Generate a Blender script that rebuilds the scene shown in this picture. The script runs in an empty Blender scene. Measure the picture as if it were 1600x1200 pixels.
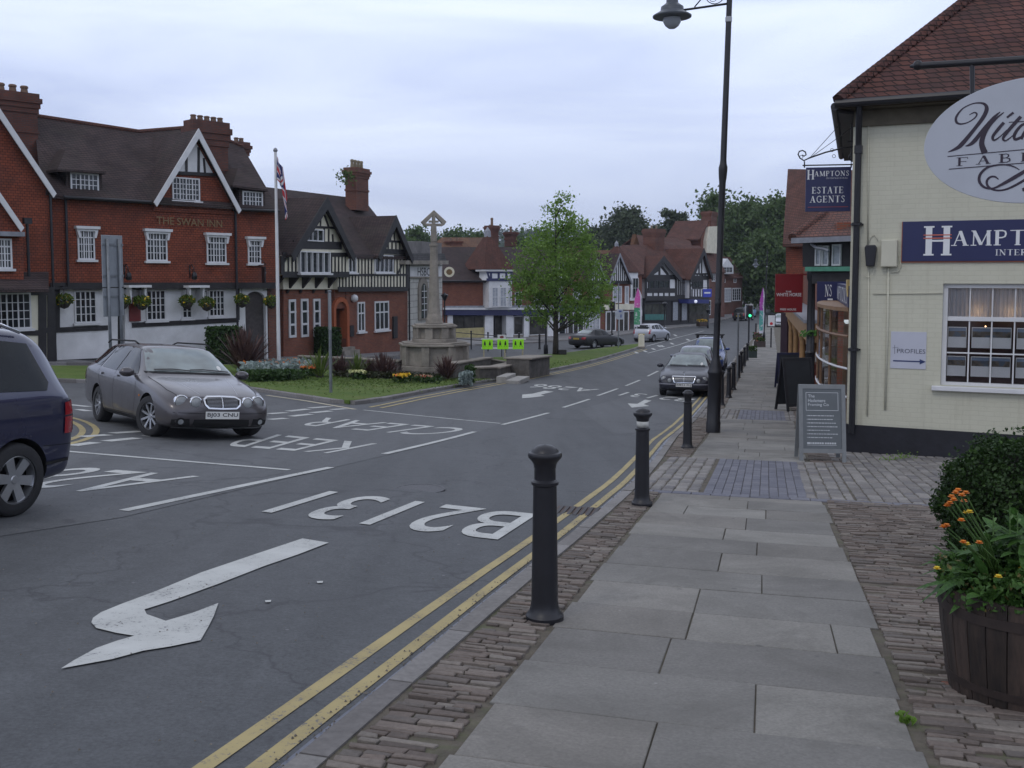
import bpy, bmesh, math, random
import numpy as np
from mathutils import Vector, Matrix
from mathutils.bvhtree import BVHTree
R = math.radians
random.seed(7)
scene = bpy.context.scene
COL = scene.collection

# ------------------------------------------------------------ camera
PITCH = math.atan(115.0/1600.0)
cam_d = bpy.data.cameras.new('camera')
cam_d.sensor_width = 36.0; cam_d.lens = 36.0
cam_d.shift_y = -55.0/1600.0
cam_d.clip_start = 0.1; cam_d.clip_end = 4000
cam = bpy.data.objects.new('camera', cam_d); COL.objects.link(cam)
CAM = Vector((0, 0, 1.6))
cam.location = CAM
cam.rotation_euler = (R(90)-PITCH, 0, 0)
scene.camera = cam

# ------------------------------------------------------------ sky and light
SUN_EL, SUN_AZ = R(48), R(215)          # azimuth clockwise from +Y: behind the camera to the left
w = bpy.data.worlds.new('World'); scene.world = w; w.use_nodes = True
nt = w.node_tree; N = nt.nodes; L = nt.links; N.clear()
out = N.new('ShaderNodeOutputWorld')
bg_sky = N.new('ShaderNodeBackground'); bg_cl = N.new('ShaderNodeBackground')
sky = N.new('ShaderNodeTexSky'); sky.sky_type = 'NISHITA'; sky.sun_disc = False
sky.sun_elevation = SUN_EL; sky.sun_rotation = SUN_AZ
bg_sky.inputs[1].default_value = 0.06
L.new(sky.outputs[0], bg_sky.inputs[0])
tc = N.new('ShaderNodeTexCoord'); sep = N.new('ShaderNodeSeparateXYZ')
L.new(tc.outputs['Generated'], sep.inputs[0])
mp = N.new('ShaderNodeMapping'); mp.inputs['Scale'].default_value = (1.0, 1.0, 5.5)
mp.inputs['Rotation'].default_value = (0.06, 0.05, 0)
L.new(tc.outputs['Generated'], mp.inputs[0])
n1 = N.new('ShaderNodeTexNoise'); n1.inputs['Scale'].default_value = 2.1; n1.inputs['Detail'].default_value = 5; n1.inputs['Roughness'].default_value = .5; n1.inputs['Distortion'].default_value = .5
L.new(mp.outputs[0], n1.inputs['Vector'])
rp = N.new('ShaderNodeValToRGB')          # brightness against height (z of the direction)
rp.color_ramp.elements[0].position = 0.0; rp.color_ramp.elements[0].color = (.53, .60, .80, 1)
rp.color_ramp.elements[1].position = 1.0; rp.color_ramp.elements[1].color = (.58, .62, .74, 1)
e = rp.color_ramp.elements.new(.10); e.color = (.63, .72, .97, 1)
e = rp.color_ramp.elements.new(.28); e.color = (.84, .95, 1.24, 1)
e = rp.color_ramp.elements.new(.5); e.color = (.80, .87, 1.06, 1)
L.new(sep.outputs[2], rp.inputs[0])
rn = N.new('ShaderNodeValToRGB')
rn.color_ramp.elements[0].position = .30; rn.color_ramp.elements[0].color = (.76, .78, .84, 1)
rn.color_ramp.elements[1].position = .66; rn.color_ramp.elements[1].color = (1.20, 1.17, 1.09, 1)
L.new(n1.outputs[0], rn.inputs[0])
mx = N.new('ShaderNodeMixRGB'); mx.blend_type = 'MULTIPLY'; mx.inputs[0].default_value = 1
L.new(rp.outputs[0], mx.inputs[1]); L.new(rn.outputs[0], mx.inputs[2])
L.new(mx.outputs[0], bg_cl.inputs[0]); bg_cl.inputs[1].default_value = 1.12
mxs = N.new('ShaderNodeMixShader'); mxs.inputs[0].default_value = .93
L.new(bg_sky.outputs[0], mxs.inputs[1]); L.new(bg_cl.outputs[0], mxs.inputs[2])
L.new(mxs.outputs[0], out.inputs[0])
sd = bpy.data.lights.new('sun', 'SUN'); sd.energy = 0.5; sd.angle = R(14); sd.color = (1, .95, .88)
so = bpy.data.objects.new('sun', sd); COL.objects.link(so)
sdir = Vector((math.sin(SUN_AZ)*math.cos(SUN_EL), math.cos(SUN_AZ)*math.cos(SUN_EL), math.sin(SUN_EL)))
so.rotation_euler = sdir.to_track_quat('Z', 'Y').to_euler()
scene.view_settings.view_transform = 'Standard'; scene.view_settings.look = 'None'
scene.view_settings.exposure = -0.08; scene.view_settings.gamma = 1.0
scene.render.engine = 'CYCLES'
scene.cycles.max_bounces = 5; scene.cycles.diffuse_bounces = 3; scene.cycles.glossy_bounces = 3
scene.cycles.transmission_bounces = 4; scene.cycles.transparent_max_bounces = 6

# ------------------------------------------------------------ terrain height
_T = [-60, -20, 0, 6.3, 11, 18, 35, 55, 75, 120, 200, 400, 1200]
_H = [4.6, 1.65, 0, -.52, -.9, -1.47, -2.45, -3.2, -3.62, -4.0, -4.05, -4.05, -4.05]
_m = []
for i in range(len(_T)):
    if i == 0: _m.append((_H[1]-_H[0])/(_T[1]-_T[0]))
    elif i == len(_T)-1: _m.append(0)
    else:
        d0 = (_H[i]-_H[i-1])/(_T[i]-_T[i-1]); d1 = (_H[i+1]-_H[i])/(_T[i+1]-_T[i])
        w0 = _T[i+1]-_T[i]; w1 = _T[i]-_T[i-1]
        _m.append(0 if d0*d1 <= 0 else (w0*d0+w1*d1)/(w0+w1))
def prof(t):
    t = max(_T[0], min(_T[-1]-.01, t))
    i = 0
    while _T[i+1] <= t: i += 1
    w_ = _T[i+1]-_T[i]; s = (t-_T[i])/w_
    return ((2*s**3-3*s*s+1)*_H[i] + (s**3-2*s*s+s)*w_*_m[i] + (-2*s**3+3*s*s)*_H[i+1] + (s**3-s*s)*w_*_m[i+1])
SD = Vector((0.2425, 0.970)); SN = Vector((0.970, -0.2425))       # street direction, and its right-hand normal
def h(x, y):
    x_ = max(x, -70)
    return prof(x*SD.x+y*SD.y) - 0.035*(x_-math.sqrt(x_*x_+4))/2 - .035
CP, SP = math.cos(PITCH), math.sin(PITCH)
def ray(px, py):
    u = (px-800)/1600.0; v = (545-py)/1600.0
    return Vector((u, CP + v*SP, -SP + v*CP))
def P(px, py, Y):
    d = ray(px, py); return CAM + d*(Y/d.y)
def GP(px, py, dz=0.0):
    d = ray(px, py); a, b = 1.0, 1.0
    f = lambda k: CAM.z + d.z*k - h(d.x*k, d.y*k) - dz
    while f(b) > 0 and b < 900: b *= 1.15
    a = b/1.15
    for _ in range(40):
        m = (a+b)/2
        if f(m) > 0: a = m
        else: b = m
    return CAM + d*b
def gz(x, y, dz=0): return Vector((x, y, h(x, y)+dz))
def proj(p):
    q = Vector(p)-CAM
    f = q.y*CP - q.z*SP; u = q.y*SP + q.z*CP
    return 800+1600*q.x/f, 545-1600*u/f

# ------------------------------------------------------------ mesh building
class MB:
    def __init__(s): s.v = []; s.f = []; s.m = []
    def add(s, vs, fs, m=0):
        o = len(s.v); s.v += [tuple(v) for v in vs]
        for f in fs: s.f.append([i+o for i in f]); s.m.append(m)
        return s
    def box(s, x0, x1, y0, y1, z0, z1, m=0):
        if x0 > x1: x0, x1 = x1, x0
        if y0 > y1: y0, y1 = y1, y0
        if z0 > z1: z0, z1 = z1, z0
        return s.add([(x0,y0,z0),(x1,y0,z0),(x1,y1,z0),(x0,y1,z0),(x0,y0,z1),(x1,y0,z1),(x1,y1,z1),(x0,y1,z1)],
              [(0,3,2,1),(4,5,6,7),(0,1,5,4),(1,2,6,5),(2,3,7,6),(3,0,4,7)], m)
    def prism(s, pts, y0, y1, m=0):            # polygon in x,z pushed along y
        n = len(pts); a = sum(pts[i][0]*pts[(i+1)%n][1]-pts[(i+1)%n][0]*pts[i][1] for i in range(n))
        if a < 0: pts = pts[::-1]
        vs = [(x, y0, z) for x, z in pts]+[(x, y1, z) for x, z in pts]
        return s.add(vs, [list(range(n)), list(range(2*n-1, n-1, -1))]+[[i, i+n, (i+1) % n+n, (i+1) % n] for i in range(n)], m)
    def prismz(s, pts, z0, z1, m=0):
        n = len(pts); a = sum(pts[i][0]*pts[(i+1)%n][1]-pts[(i+1)%n][0]*pts[i][1] for i in range(n))
        if a < 0: pts = pts[::-1]
        vs = [(x, y, z0) for x, y in pts]+[(x, y, z1) for x, y in pts]
        return s.add(vs, [list(range(n-1, -1, -1)), list(range(n, 2*n))]+[[i, (i+1) % n, (i+1) % n+n, i+n] for i in range(n)], m)
    def slab(s, q, th, m=0):                    # planar polygon (counter-clockwise from outside) given thickness inward
        q = [Vector(p) for p in q]; n = Vector((0,0,0))
        for i in range(len(q)): n += q[i].cross(q[(i+1) % len(q)])
        n.normalize(); k = len(q)
        if n.z < 0: q = q[::-1]; n = -n
        vs = q+[p-n*th for p in q]
        return s.add(vs, [list(range(k)), list(range(2*k-1, k-1, -1))]+[[i, i+k, (i+1) % k+k, (i+1) % k] for i in range(k)], m)
    def bar(s, a, b, w_, d_, m=0, up=(0,0,1)):     # rectangular bar between points
        a = Vector(a); b = Vector(b); t = (b-a).normalized(); u = Vector(up)
        if abs(t.dot(u)) > .98: u = Vector((0,1,0))
        s1 = t.cross(u).normalized()*w_/2; s2 = s1.cross(t).normalized()*d_/2
        vs = [a-s1-s2, a+s1-s2, a+s1+s2, a-s1+s2, b-s1-s2, b+s1-s2, b+s1+s2, b-s1+s2]
        return s.add(vs, [(0,1,2,3),(7,6,5,4),(0,4,5,1),(1,5,6,2),(2,6,7,3),(3,7,4,0)], m)
    def tube(s, pts, r, n=8, m=0, cap=True):
        pts = [Vector(p) for p in pts]; k = len(pts)
        rs = r if isinstance(r, (list, tuple)) else [r]*k
        base = len(s.v); prev = None
        for i, p in enumerate(pts):
            t = (pts[min(i+1, k-1)]-pts[max(i-1, 0)]).normalized()
            if prev is None:
                u = Vector((0,0,1)) if abs(t.z) < .9 else Vector((1,0,0))
                prev = t.cross(u).normalized()
            s1 = (prev - t*prev.dot(t)).normalized(); prev = s1; s2 = t.cross(s1)
            for j in range(n):
                a = 2*math.pi*j/n
                s.v.append(tuple(p+(s1*math.cos(a)+s2*math.sin(a))*rs[i]))
        for i in range(k-1):
            for j in range(n):
                s.f.append([base+i*n+j, base+i*n+(j+1) % n, base+(i+1)*n+(j+1) % n, base+(i+1)*n+j]); s.m.append(m)
        if cap:
            s.f.append([base+j for j in range(n)][::-1]); s.m.append(m)
            s.f.append([base+(k-1)*n+j for j in range(n)]); s.m.append(m)
        return s
    def lathe(s, prof_, n=20, c=(0,0,0), m=0, axis='z', cap=True):     # profile of (radius, height)
        base = len(s.v); k = len(prof_)
        for r, z in prof_:
            for j in range(n):
                a = 2*math.pi*j/n; x, y = r*math.cos(a), r*math.sin(a)
                p = (x, y, z) if axis == 'z' else ((x, z, -y) if axis == 'y' else (z, x, y))
                s.v.append((p[0]+c[0], p[1]+c[1], p[2]+c[2]))
        for i in range(k-1):
            for j in range(n):
                s.f.append([base+i*n+j, base+i*n+(j+1) % n, base+(i+1)*n+(j+1) % n, base+(i+1)*n+j]); s.m.append(m)
        if cap and prof_[0][0] > 1e-4: s.f.append([base+j for j in range(n)][::-1]); s.m.append(m)
        if cap and prof_[-1][0] > 1e-4: s.f.append([base+(k-1)*n+j for j in range(n)]); s.m.append(m)
        return s
    def ball(s, c, r, n=10, m=0, sq=(1,1,1)):
        k = max(4, n//2)
        base = len(s.v)
        for i in range(k+1):
            t = math.pi*i/k
            for j in range(n):
                a = 2*math.pi*j/n
                s.v.append((c[0]+r*sq[0]*math.sin(t)*math.cos(a), c[1]+r*sq[1]*math.sin(t)*math.sin(a), c[2]-r*sq[2]*math.cos(t)))
        for i in range(k):
            for j in range(n):
                s.f.append([base+i*n+j, base+i*n+(j+1) % n, base+(i+1)*n+(j+1) % n, base+(i+1)*n+j]); s.m.append(m)
        return s
    def build(s, name, mats, parent=None, smooth=False, bevel=0, auto=None, bseg=2):
        me = bpy.data.meshes.new(name)
        me.from_pydata(s.v, [], s.f); me.validate(); me.update()
        if not isinstance(mats, (list, tuple)): mats = [mats]
        for m_ in mats: me.materials.append(m_)
        if len(me.polygons) == len(s.m): me.polygons.foreach_set('material_index', s.m)
        if smooth: me.polygons.foreach_set('use_smooth', [True]*len(me.polygons))
        if auto is not None: me.set_sharp_from_angle(angle=R(auto))
        o = bpy.data.objects.new(name, me); COL.objects.link(o)
        if parent: o.parent = parent
        if bevel:
            b = o.modifiers.new('bevel', 'BEVEL'); b.width = bevel; b.segments = bseg; b.limit_method = 'ANGLE'; b.angle_limit = R(40)
        return o
def tag(o, label=None, cat=None, group=None, kind=None):
    if label: o['label'] = label
    if cat: o['category'] = cat
    if group: o['group'] = group
    if kind: o['kind'] = kind
    return o
def thing(name, label, cat, loc=(0,0,0), rz=0, group=None, kind=None):
    o = bpy.data.objects.new(name, None); COL.objects.link(o)
    o.location = loc; o.rotation_euler = (0, 0, rz); o.empty_display_size = .3
    return tag(o, label, cat, group, kind)
def dup(root, loc, rz=0, label=None, group=None, scale=None):
    def cp(o, par):
        c = o.copy(); COL.objects.link(c)
        if par: c.parent = par
        for ch in list(o.children): cp(ch, c)
        return c
    r = cp(root, None); r.location = loc; r.rotation_euler = (0, 0, rz)
    if label: r['label'] = label
    if group: r['group'] = group
    if scale: r.scale = scale
    return r

# ------------------------------------------------------------ materials
def newmat(name):
    m = bpy.data.materials.new(name); m.use_nodes = True
    t = m.node_tree; b = t.nodes['Principled BSDF']
    return m, t, b
def coord(t, scale=(1,1,1), kind='Object', rot=(0,0,0)):
    c = t.nodes.new('ShaderNodeTexCoord'); m = t.nodes.new('ShaderNodeMapping')
    m.inputs['Scale'].default_value = scale; m.inputs['Rotation'].default_value = rot
    t.links.new(c.outputs[kind], m.inputs[0]); return m.outputs[0]
def noise(t, vec, sc, det=4, rough=.55, dist=0):
    n = t.nodes.new('ShaderNodeTexNoise'); n.inputs['Scale'].default_value = sc; n.inputs['Detail'].default_value = det
    n.inputs['Roughness'].default_value = rough; n.inputs['Distortion'].default_value = dist
    t.links.new(vec, n.inputs['Vector']); return n.outputs[0]
def ramp(t, fac, stops):
    r = t.nodes.new('ShaderNodeValToRGB'); e_ = r.color_ramp.elements
    while len(e_) < len(stops): e_.new(.5)
    for i, (p_, c_) in enumerate(stops):
        e_[i].position = p_; e_[i].color = (c_[0], c_[1], c_[2], 1) if not isinstance(c_, (int, float)) else (c_, c_, c_, 1)
    t.links.new(fac, r.inputs[0]); return r.outputs[0]
def mixc(t, a, b, fac=.5, mode='MIX'):
    m = t.nodes.new('ShaderNodeMixRGB'); m.blend_type = mode
    for i, v in ((1, a), (2, b)):
        if isinstance(v, (tuple, list)): m.inputs[i].default_value = (v[0], v[1], v[2], 1)
        else: t.links.new(v, m.inputs[i])
    if isinstance(fac, (int, float)): m.inputs[0].default_value = fac
    else: t.links.new(fac, m.inputs[0])
    return m.outputs[0]
def bump(t, b, hgt, strength=.3, dist=.02, prev=None):
    n = t.nodes.new('ShaderNodeBump'); n.inputs['Strength'].default_value = strength; n.inputs['Distance'].default_value = dist
    t.links.new(hgt, n.inputs['Height'])
    if prev: t.links.new(prev, n.inputs['Normal'])
    t.links.new(n.outputs[0], b.inputs['Normal']); return n.outputs[0]
def simple(name, col, rough=.7, var=.18, sc=3.0, metal=0, bmp=0, bsc=60, spec=.5, coat=0, dirt=None):
    m, t, b = newmat(name); v = coord(t)
    f = noise(t, v, sc, 6, .6)
    k = ramp(t, f, [(.3, 1-var), (.7, 1+var)])
    c = mixc(t, col, k, 1, 'MULTIPLY')
    if dirt:
        f2 = noise(t, v, sc*.37, 7, .7, .6)
        c = mixc(t, c, dirt, ramp(t, f2, [(.5, 0), (.75, .55)]))
    t.links.new(c, b.inputs['Base Color'])
    b.inputs['Roughness'].default_value = rough; b.inputs['Metallic'].default_value = metal
    b.inputs['Specular IOR Level'].default_value = spec
    b.inputs['Coat Weight'].default_value = coat; b.inputs['Coat Roughness'].default_value = .08
    if bmp: bump(t, b, noise(t, v, bsc, 3), bmp, .01)
    return m
def wallvec(t, sx=1, sz=1):                     # (x+y, z) of the object as a 2D vector, for bricks and tiles
    c = t.nodes.new('ShaderNodeTexCoord'); s = t.nodes.new('ShaderNodeSeparateXYZ'); t.links.new(c.outputs['Object'], s.inputs[0])
    a = t.nodes.new('ShaderNodeMath'); a.operation = 'ADD'; t.links.new(s.outputs[0], a.inputs[0]); t.links.new(s.outputs[1], a.inputs[1])
    q = t.nodes.new('ShaderNodeCombineXYZ'); t.links.new(a.outputs[0], q.inputs[0]); t.links.new(s.outputs[2], q.inputs[1])
    w_ = t.nodes.new('ShaderNodeTexNoise'); w_.inputs['Scale'].default_value = 2.7; w_.inputs['Detail'].default_value = 4; t.links.new(c.outputs['Object'], w_.inputs['Vector'])
    m = t.nodes.new('ShaderNodeVectorMath'); m.operation = 'MULTIPLY_ADD'; m.inputs[1].default_value = (.07*sx, .035*sz, 0); t.links.new(w_.outputs['Color'], m.inputs[0]); t.links.new(q.outputs[0], m.inputs[2])
    return m.outputs[0], c.outputs['Object']
def brick(name, c1, c2, mortar, bw=.23, bh=.075, ms=.012, rough=.85, bmp=.4, var=.35, stain=(.05,.045,.045), stain_amt=.5, bd=.01, streak=0.0):
    m, t, b = newmat(name); v, obj = wallvec(t)
    n = t.nodes.new('ShaderNodeTexBrick'); t.links.new(v, n.inputs['Vector'])
    n.inputs['Color1'].default_value = (*c1, 1); n.inputs['Color2'].default_value = (*c2, 1); n.inputs['Mortar'].default_value = (*mortar, 1)
    n.inputs['Scale'].default_value = 1; n.inputs['Brick Width'].default_value = bw; n.inputs['Row Height'].default_value = bh
    n.inputs['Mortar Size'].default_value = ms; n.inputs['Mortar Smooth'].default_value = .2; n.inputs['Bias'].default_value = 0
    k = ramp(t, noise(t, obj, 1.1, 6, .65), [(.25, 1-var), (.75, 1+var*.6)])
    c = mixc(t, n.outputs[0], k, 1, 'MULTIPLY')
    s_ = ramp(t, noise(t, obj, .45, 8, .7, .8), [(.48, 0), (.78, stain_amt)])
    c = mixc(t, c, stain, s_)
    if streak:
        c = mixc(t, c, stain, ramp(t, noise(t, coord(t, (7, 7, .45)), 1.0, 7, .7), [(.54, 0), (.74, streak)])); c = mixc(t, c, stain, ramp(t, noise(t, obj, 30, 3, .8), [(.66, 0), (.72, .35)]))
    t.links.new(c, b.inputs['Base Color']); b.inputs['Roughness'].default_value = rough; b.inputs['Specular IOR Level'].default_value = .25
    inv = t.nodes.new('ShaderNodeMath'); inv.operation = 'SUBTRACT'; inv.inputs[0].default_value = 1; t.links.new(n.outputs[1], inv.inputs[1])
    if bmp: bump(t, b, inv.outputs[0], bmp, bd)
    return m
def glass(name, col=(.02, .024, .028), rough=.04, spec=.5, ior=1.5):
    m, t, b = newmat(name); v = coord(t)
    c = mixc(t, col, ramp(t, noise(t, v, 1.3, 3), [(.3, .5), (.7, 1.7)]), 1, 'MULTIPLY')
    t.links.new(c, b.inputs['Base Color']); b.inputs['Roughness'].default_value = rough
    b.inputs['Specular IOR Level'].default_value = spec; b.inputs['IOR'].default_value = ior
    return m
def leafmat(name, c1, c2, sc=1.2, trans=.35):
    m, t, b = newmat(name); v = coord(t, kind='Object')
    f = noise(t, v, sc, 4, .6); f2 = noise(t, v, sc*9, 2, .5)
    c = mixc(t, c1, c2, ramp(t, f, [(.3, 0), (.7, 1)]))
    c = mixc(t, c, ramp(t, f2, [(.25, .55), (.75, 1.4)]), 1, 'MULTIPLY')
    t.links.new(c, b.inputs['Base Color']); b.inputs['Roughness'].default_value = .55; b.inputs['Specular IOR Level'].default_value = .3
    tr = t.nodes.new('ShaderNodeBsdfTranslucent'); t.links.new(c, tr.inputs[0])
    mx_ = t.nodes.new('ShaderNodeMixShader'); mx_.inputs[0].default_value = trans
    t.links.new(b.outputs[0], mx_.inputs[1]); t.links.new(tr.outputs[0], mx_.inputs[2])
    t.links.new(mx_.outputs[0], t.nodes['Material Output'].inputs[0])
    return m
def emis(name, col, s):
    m, t, b = newmat(name); b.inputs['Base Color'].default_value = (*col, 1)
    b.inputs['Emission Color'].default_value = (*col, 1); b.inputs['Emission Strength'].default_value = s
    return m
def asphalt(name, col=(.082, .086, .091)):
    m, t, b = newmat(name); v = coord(t)
    f = noise(t, v, 42, 8, .85); g = noise(t, v, .55, 6, .65, .4); g2 = noise(t, v, 7, 4, .6)
    c = mixc(t, col, ramp(t, f, [(.32, .6), (.68, 1.45)]), 1, 'MULTIPLY')
    c = mixc(t, c, ramp(t, g, [(.3, .84), (.7, 1.13)]), 1, 'MULTIPLY')
    c = mixc(t, c, ramp(t, g2, [(.3, .90), (.7, 1.09)]), 1, 'MULTIPLY')
    vs_ = coord(t, (1.6, .16, 1), rot=(0, 0, R(14))); c = mixc(t, c, ramp(t, noise(t, vs_, 1.0, 5, .6, .3), [(.32, .84), (.6, 1.07)]), 1, 'MULTIPLY')   # worn wheel tracks
    c = mixc(t, c, (.045, .044, .05), ramp(t, noise(t, v, 1.9, 3, .5, 1.5), [(.66, 0), (.74, .55)]))   # oil and tar stains
    vo = t.nodes.new('ShaderNodeTexVoronoi'); vo.feature = 'DISTANCE_TO_EDGE'; vo.inputs['Scale'].default_value = .22; wv_ = t.nodes.new('ShaderNodeVectorMath'); wv_.operation = 'MULTIPLY_ADD'; wv_.inputs[1].default_value = (.9, .9, 0)
    nn_ = t.nodes.new('ShaderNodeTexNoise'); nn_.inputs['Scale'].default_value = 2.5; nn_.inputs['Detail'].default_value = 6; t.links.new(v, nn_.inputs['Vector']); t.links.new(nn_.outputs['Color'], wv_.inputs[0]); t.links.new(v, wv_.inputs[2]); t.links.new(wv_.outputs[0], vo.inputs['Vector'])
    c = mixc(t, (.04, .04, .045), c, ramp(t, vo.outputs['Distance'], [(.0015, .35), (.005, 1)]))   # hairline cracks
    sp_ = t.nodes.new('ShaderNodeTexVoronoi'); sp_.inputs['Scale'].default_value = 2.3; t.links.new(v, sp_.inputs['Vector']); c = mixc(t, (.17, .17, .18), c, ramp(t, sp_.outputs['Distance'], [(.022, .0), (.035, 1)]))   # grit and gum
    t.links.new(c, b.inputs['Base Color'])
    t.links.new(ramp(t, g, [(.3, .62), (.7, .78)]), b.inputs['Roughness']); b.inputs['Specular IOR Level'].default_value = .35
    bump(t, b, f, .35, .006)
    return m
def paintmark(name, col, wear=.42):
    m, t, b = newmat(name); v = coord(t)
    f = noise(t, v, 38, 5, .8); g = noise(t, v, 2.6, 5, .6)
    c = mixc(t, col, ramp(t, g, [(.3, .82), (.7, 1.08)]), 1, 'MULTIPLY')
    mul = t.nodes.new('ShaderNodeMath'); mul.operation = 'MULTIPLY_ADD'; mul.inputs[1].default_value = .35; t.links.new(g, mul.inputs[0]); t.links.new(f, mul.inputs[2])
    c = mixc(t, (.12, .12, .135), c, ramp(t, mul.outputs[0], [(wear+.05, 0), (wear+.15, 1)]))
    t.links.new(c, b.inputs['Base Color']); b.inputs['Roughness'].default_value = .75
    bump(t, b, f, .2, .004)
    return m
def carpaint(name, col, metal=.5, rough=.32, coat=.8):
    m, t, b = newmat(name); v = coord(t)
    f = noise(t, v, 900, 2); g = noise(t, v, 1.6, 5, .6)
    c = mixc(t, col, ramp(t, f, [(.3, .85), (.7, 1.15)]), 1, 'MULTIPLY')
    t.links.new(c, b.inputs['Base Color']); b.inputs['Metallic'].default_value = metal
    t.links.new(ramp(t, g, [(.3, rough-.06), (.7, rough+.08)]), b.inputs['Roughness'])
    b.inputs['Coat Weight'].default_value = coat; b.inputs['Coat Roughness'].default_value = .06
    return m
def stonemat(name, col, var=.3, sc=2.5, rough=.85, bmp=.4, col2=None):
    m, t, b = newmat(name); v = coord(t)
    f = noise(t, v, sc, 8, .7, .3); g = noise(t, v, 45, 4, .6)
    c2 = col2 or tuple(x*(1-var*1.3) for x in col)
    c = mixc(t, c2, tuple(x*(1+var*.3) for x in col), ramp(t, f, [(.3, 0), (.65, 1)]))
    c = mixc(t, c, ramp(t, g, [(.3, .86), (.7, 1.12)]), 1, 'MULTIPLY')
    t.links.new(c, b.inputs['Base Color']); b.inputs['Roughness'].default_value = rough; b.inputs['Specular IOR Level'].default_value = .3
    bump(t, b, g, bmp, .01)
    return m
def palette(name, cols, rough=.8, sc=30, bmp=.4, spec=.35, gum=False):       # per-piece colour held in the mesh attribute 'tone' (0..1)
    m, t, b = newmat(name); v = coord(t)
    a = t.nodes.new('ShaderNodeAttribute'); a.attribute_name = 'tone'
    st = [(i/(len(cols)-1), c_) for i, c_ in enumerate(cols)]
    c = ramp(t, a.outputs['Fac'], st)
    g = noise(t, v, sc, 6, .65); g2 = noise(t, v, 1.7, 5, .6)
    c = mixc(t, c, ramp(t, g, [(.28, .78), (.72, 1.2)]), 1, 'MULTIPLY')
    c = mixc(t, c, ramp(t, g2, [(.3, .84), (.7, 1.12)]), 1, 'MULTIPLY')
    if gum:
        for s1_, r1_, c1_ in ((3.1, .035, (.09, .088, .088)), (5.3, .028, (.34, .33, .32))):
            vo = t.nodes.new('ShaderNodeTexVoronoi'); vo.inputs['Scale'].default_value = s1_; vo.inputs['Randomness'].default_value = 1; t.links.new(v, vo.inputs['Vector']); c = mixc(t, c1_, c, ramp(t, vo.outputs['Distance'], [(r1_, .35), (r1_*2.0, 1)]))
        c = mixc(t, c, (.10, .095, .085), ramp(t, noise(t, v, .8, 8, .72, 1.2), [(.47, 0), (.68, .6)]))
        c = mixc(t, c, (.32, .31, .29), ramp(t, noise(t, v, 3.3, 6, .7, .5), [(.60, 0), (.8, .4)]))
    t.links.new(c, b.inputs['Base Color']); b.inputs['Roughness'].default_value = rough; b.inputs['Specular IOR Level'].default_value = spec
    bump(t, b, g, bmp, .008)
    return m
def set_tone(o, tones):                      # one value per face
    at = o.data.attributes.new('tone', 'FLOAT', 'FACE'); at.data.foreach_set('value', tones)

M = {}
M['asphalt'] = asphalt('asphalt')
M['asphalt_far'] = asphalt('asphalt_side', (.096, .100, .105))
M['white_mark'] = paintmark('white_road_paint', (.50, .51, .49), .455)
M['yellow_mark'] = paintmark('yellow_road_paint', (.40, .325, .150), .465)
M['kerb'] = stonemat('kerb_granite', (.20, .19, .185), .3, 1.5)
M['gutter'] = simple('damp_gutter', (.105, .115, .15), .4, .2, 3, bmp=.2, bsc=90)
M['flag'] = palette('flagstone', [(.166, .159, .148), (.20, .193, .178), (.243, .234, .213), (.208, .195, .176), (.174, .165, .150)], .8, 60, .25, gum=True)
M['rag'] = palette('ragstone_on_edge', [(.095, .078, .068), (.16, .13, .112), (.215, .19, .165), (.12, .105, .095), (.175, .14, .118)], .85, 40, .6)
M['sett'] = palette('granite_setts', [(.15, .142, .145), (.205, .195, .185), (.26, .245, .23), (.18, .165, .155)], .8, 40, .5)
M['bluebrick'] = palette('blue_paver', [(.12, .122, .15), (.145, .147, .175), (.17, .17, .195)], .75, 50, .3)
M['mortar'] = simple('earth_joint', (.105, .09, .07), .95, .35, 9, bmp=.5, bsc=80, dirt=(.075, .11, .025))
M['slabbed'] = simple('grey_paving_joint', (.12, .115, .11), .9, .2, 8)
M['farpave'] = brick('far_paving', (.25, .245, .245), (.20, .20, .205), (.12,.12,.12), .9, .6, .02)
M['grass'] = None
M['black_iron'] = simple('black_painted_iron', (.011, .011, .015), .42, .25, 6, spec=.5, bmp=.05, bsc=40)
M['black_wood'] = simple('black_stained_timber', (.018, .016, .018), .6, .4, 4, bmp=.2)
M['white_paint'] = simple('white_gloss_paint', (.62, .62, .63), .45, .08, 3)
M['white_render'] = simple('white_render', (.70, .70, .71), .8, .1, 1.5, bmp=.15, dirt=(.45,.45,.44))
M['cream_render'] = simple('cream_render', (.70, .66, .53), .85, .1, 1.5, bmp=.15, dirt=(.36,.34,.28))
M['glass'] = glass('window_glass')
M['glass_shop'] = glass('shop_glass', (.05, .048, .045), .03)
M['glass_curtain'] = simple('glazed_net_curtain', (.34, .36, .40), .15, .3, 9, spec=.8)
M['lead'] = simple('lead_flashing', (.22, .23, .26), .5, .2, 4)
M['gold'] = simple('dull_gold_lettering', (.18, .11, .045), .5, .2, 8)
M['chrome'] = simple('chrome', (.75, .76, .78), .12, .05, 3, metal=1)
M['alloy'] = simple('alloy_rim', (.42, .43, .45), .3, .1, 5, metal=.8)
M['rubber'] = simple('tyre_rubber', (.018, .018, .02), .8, .2, 20, bmp=.2)
M['liner'] = simple('black_plastic', (.008, .008, .009), .8, .1)
M['carglass'] = glass('car_glass', (.008, .010, .011), .04, .32, 1.42)
M['carglass_screen'] = glass('windscreen_glass_sky_tint', (.16, .20, .20), .05, .9, 1.7)  # pale grey-green base colour stands in for sky reflected in the glass
M['lamp_glass'] = glass('headlamp_glass', (.20, .21, .215), .1, .7)
M['red_lens'] = simple('red_lens', (.28, .012, .02), .15, .1, spec=.8)
M['amber'] = simple('amber_lens', (.6, .2, .02), .2, .1)
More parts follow.
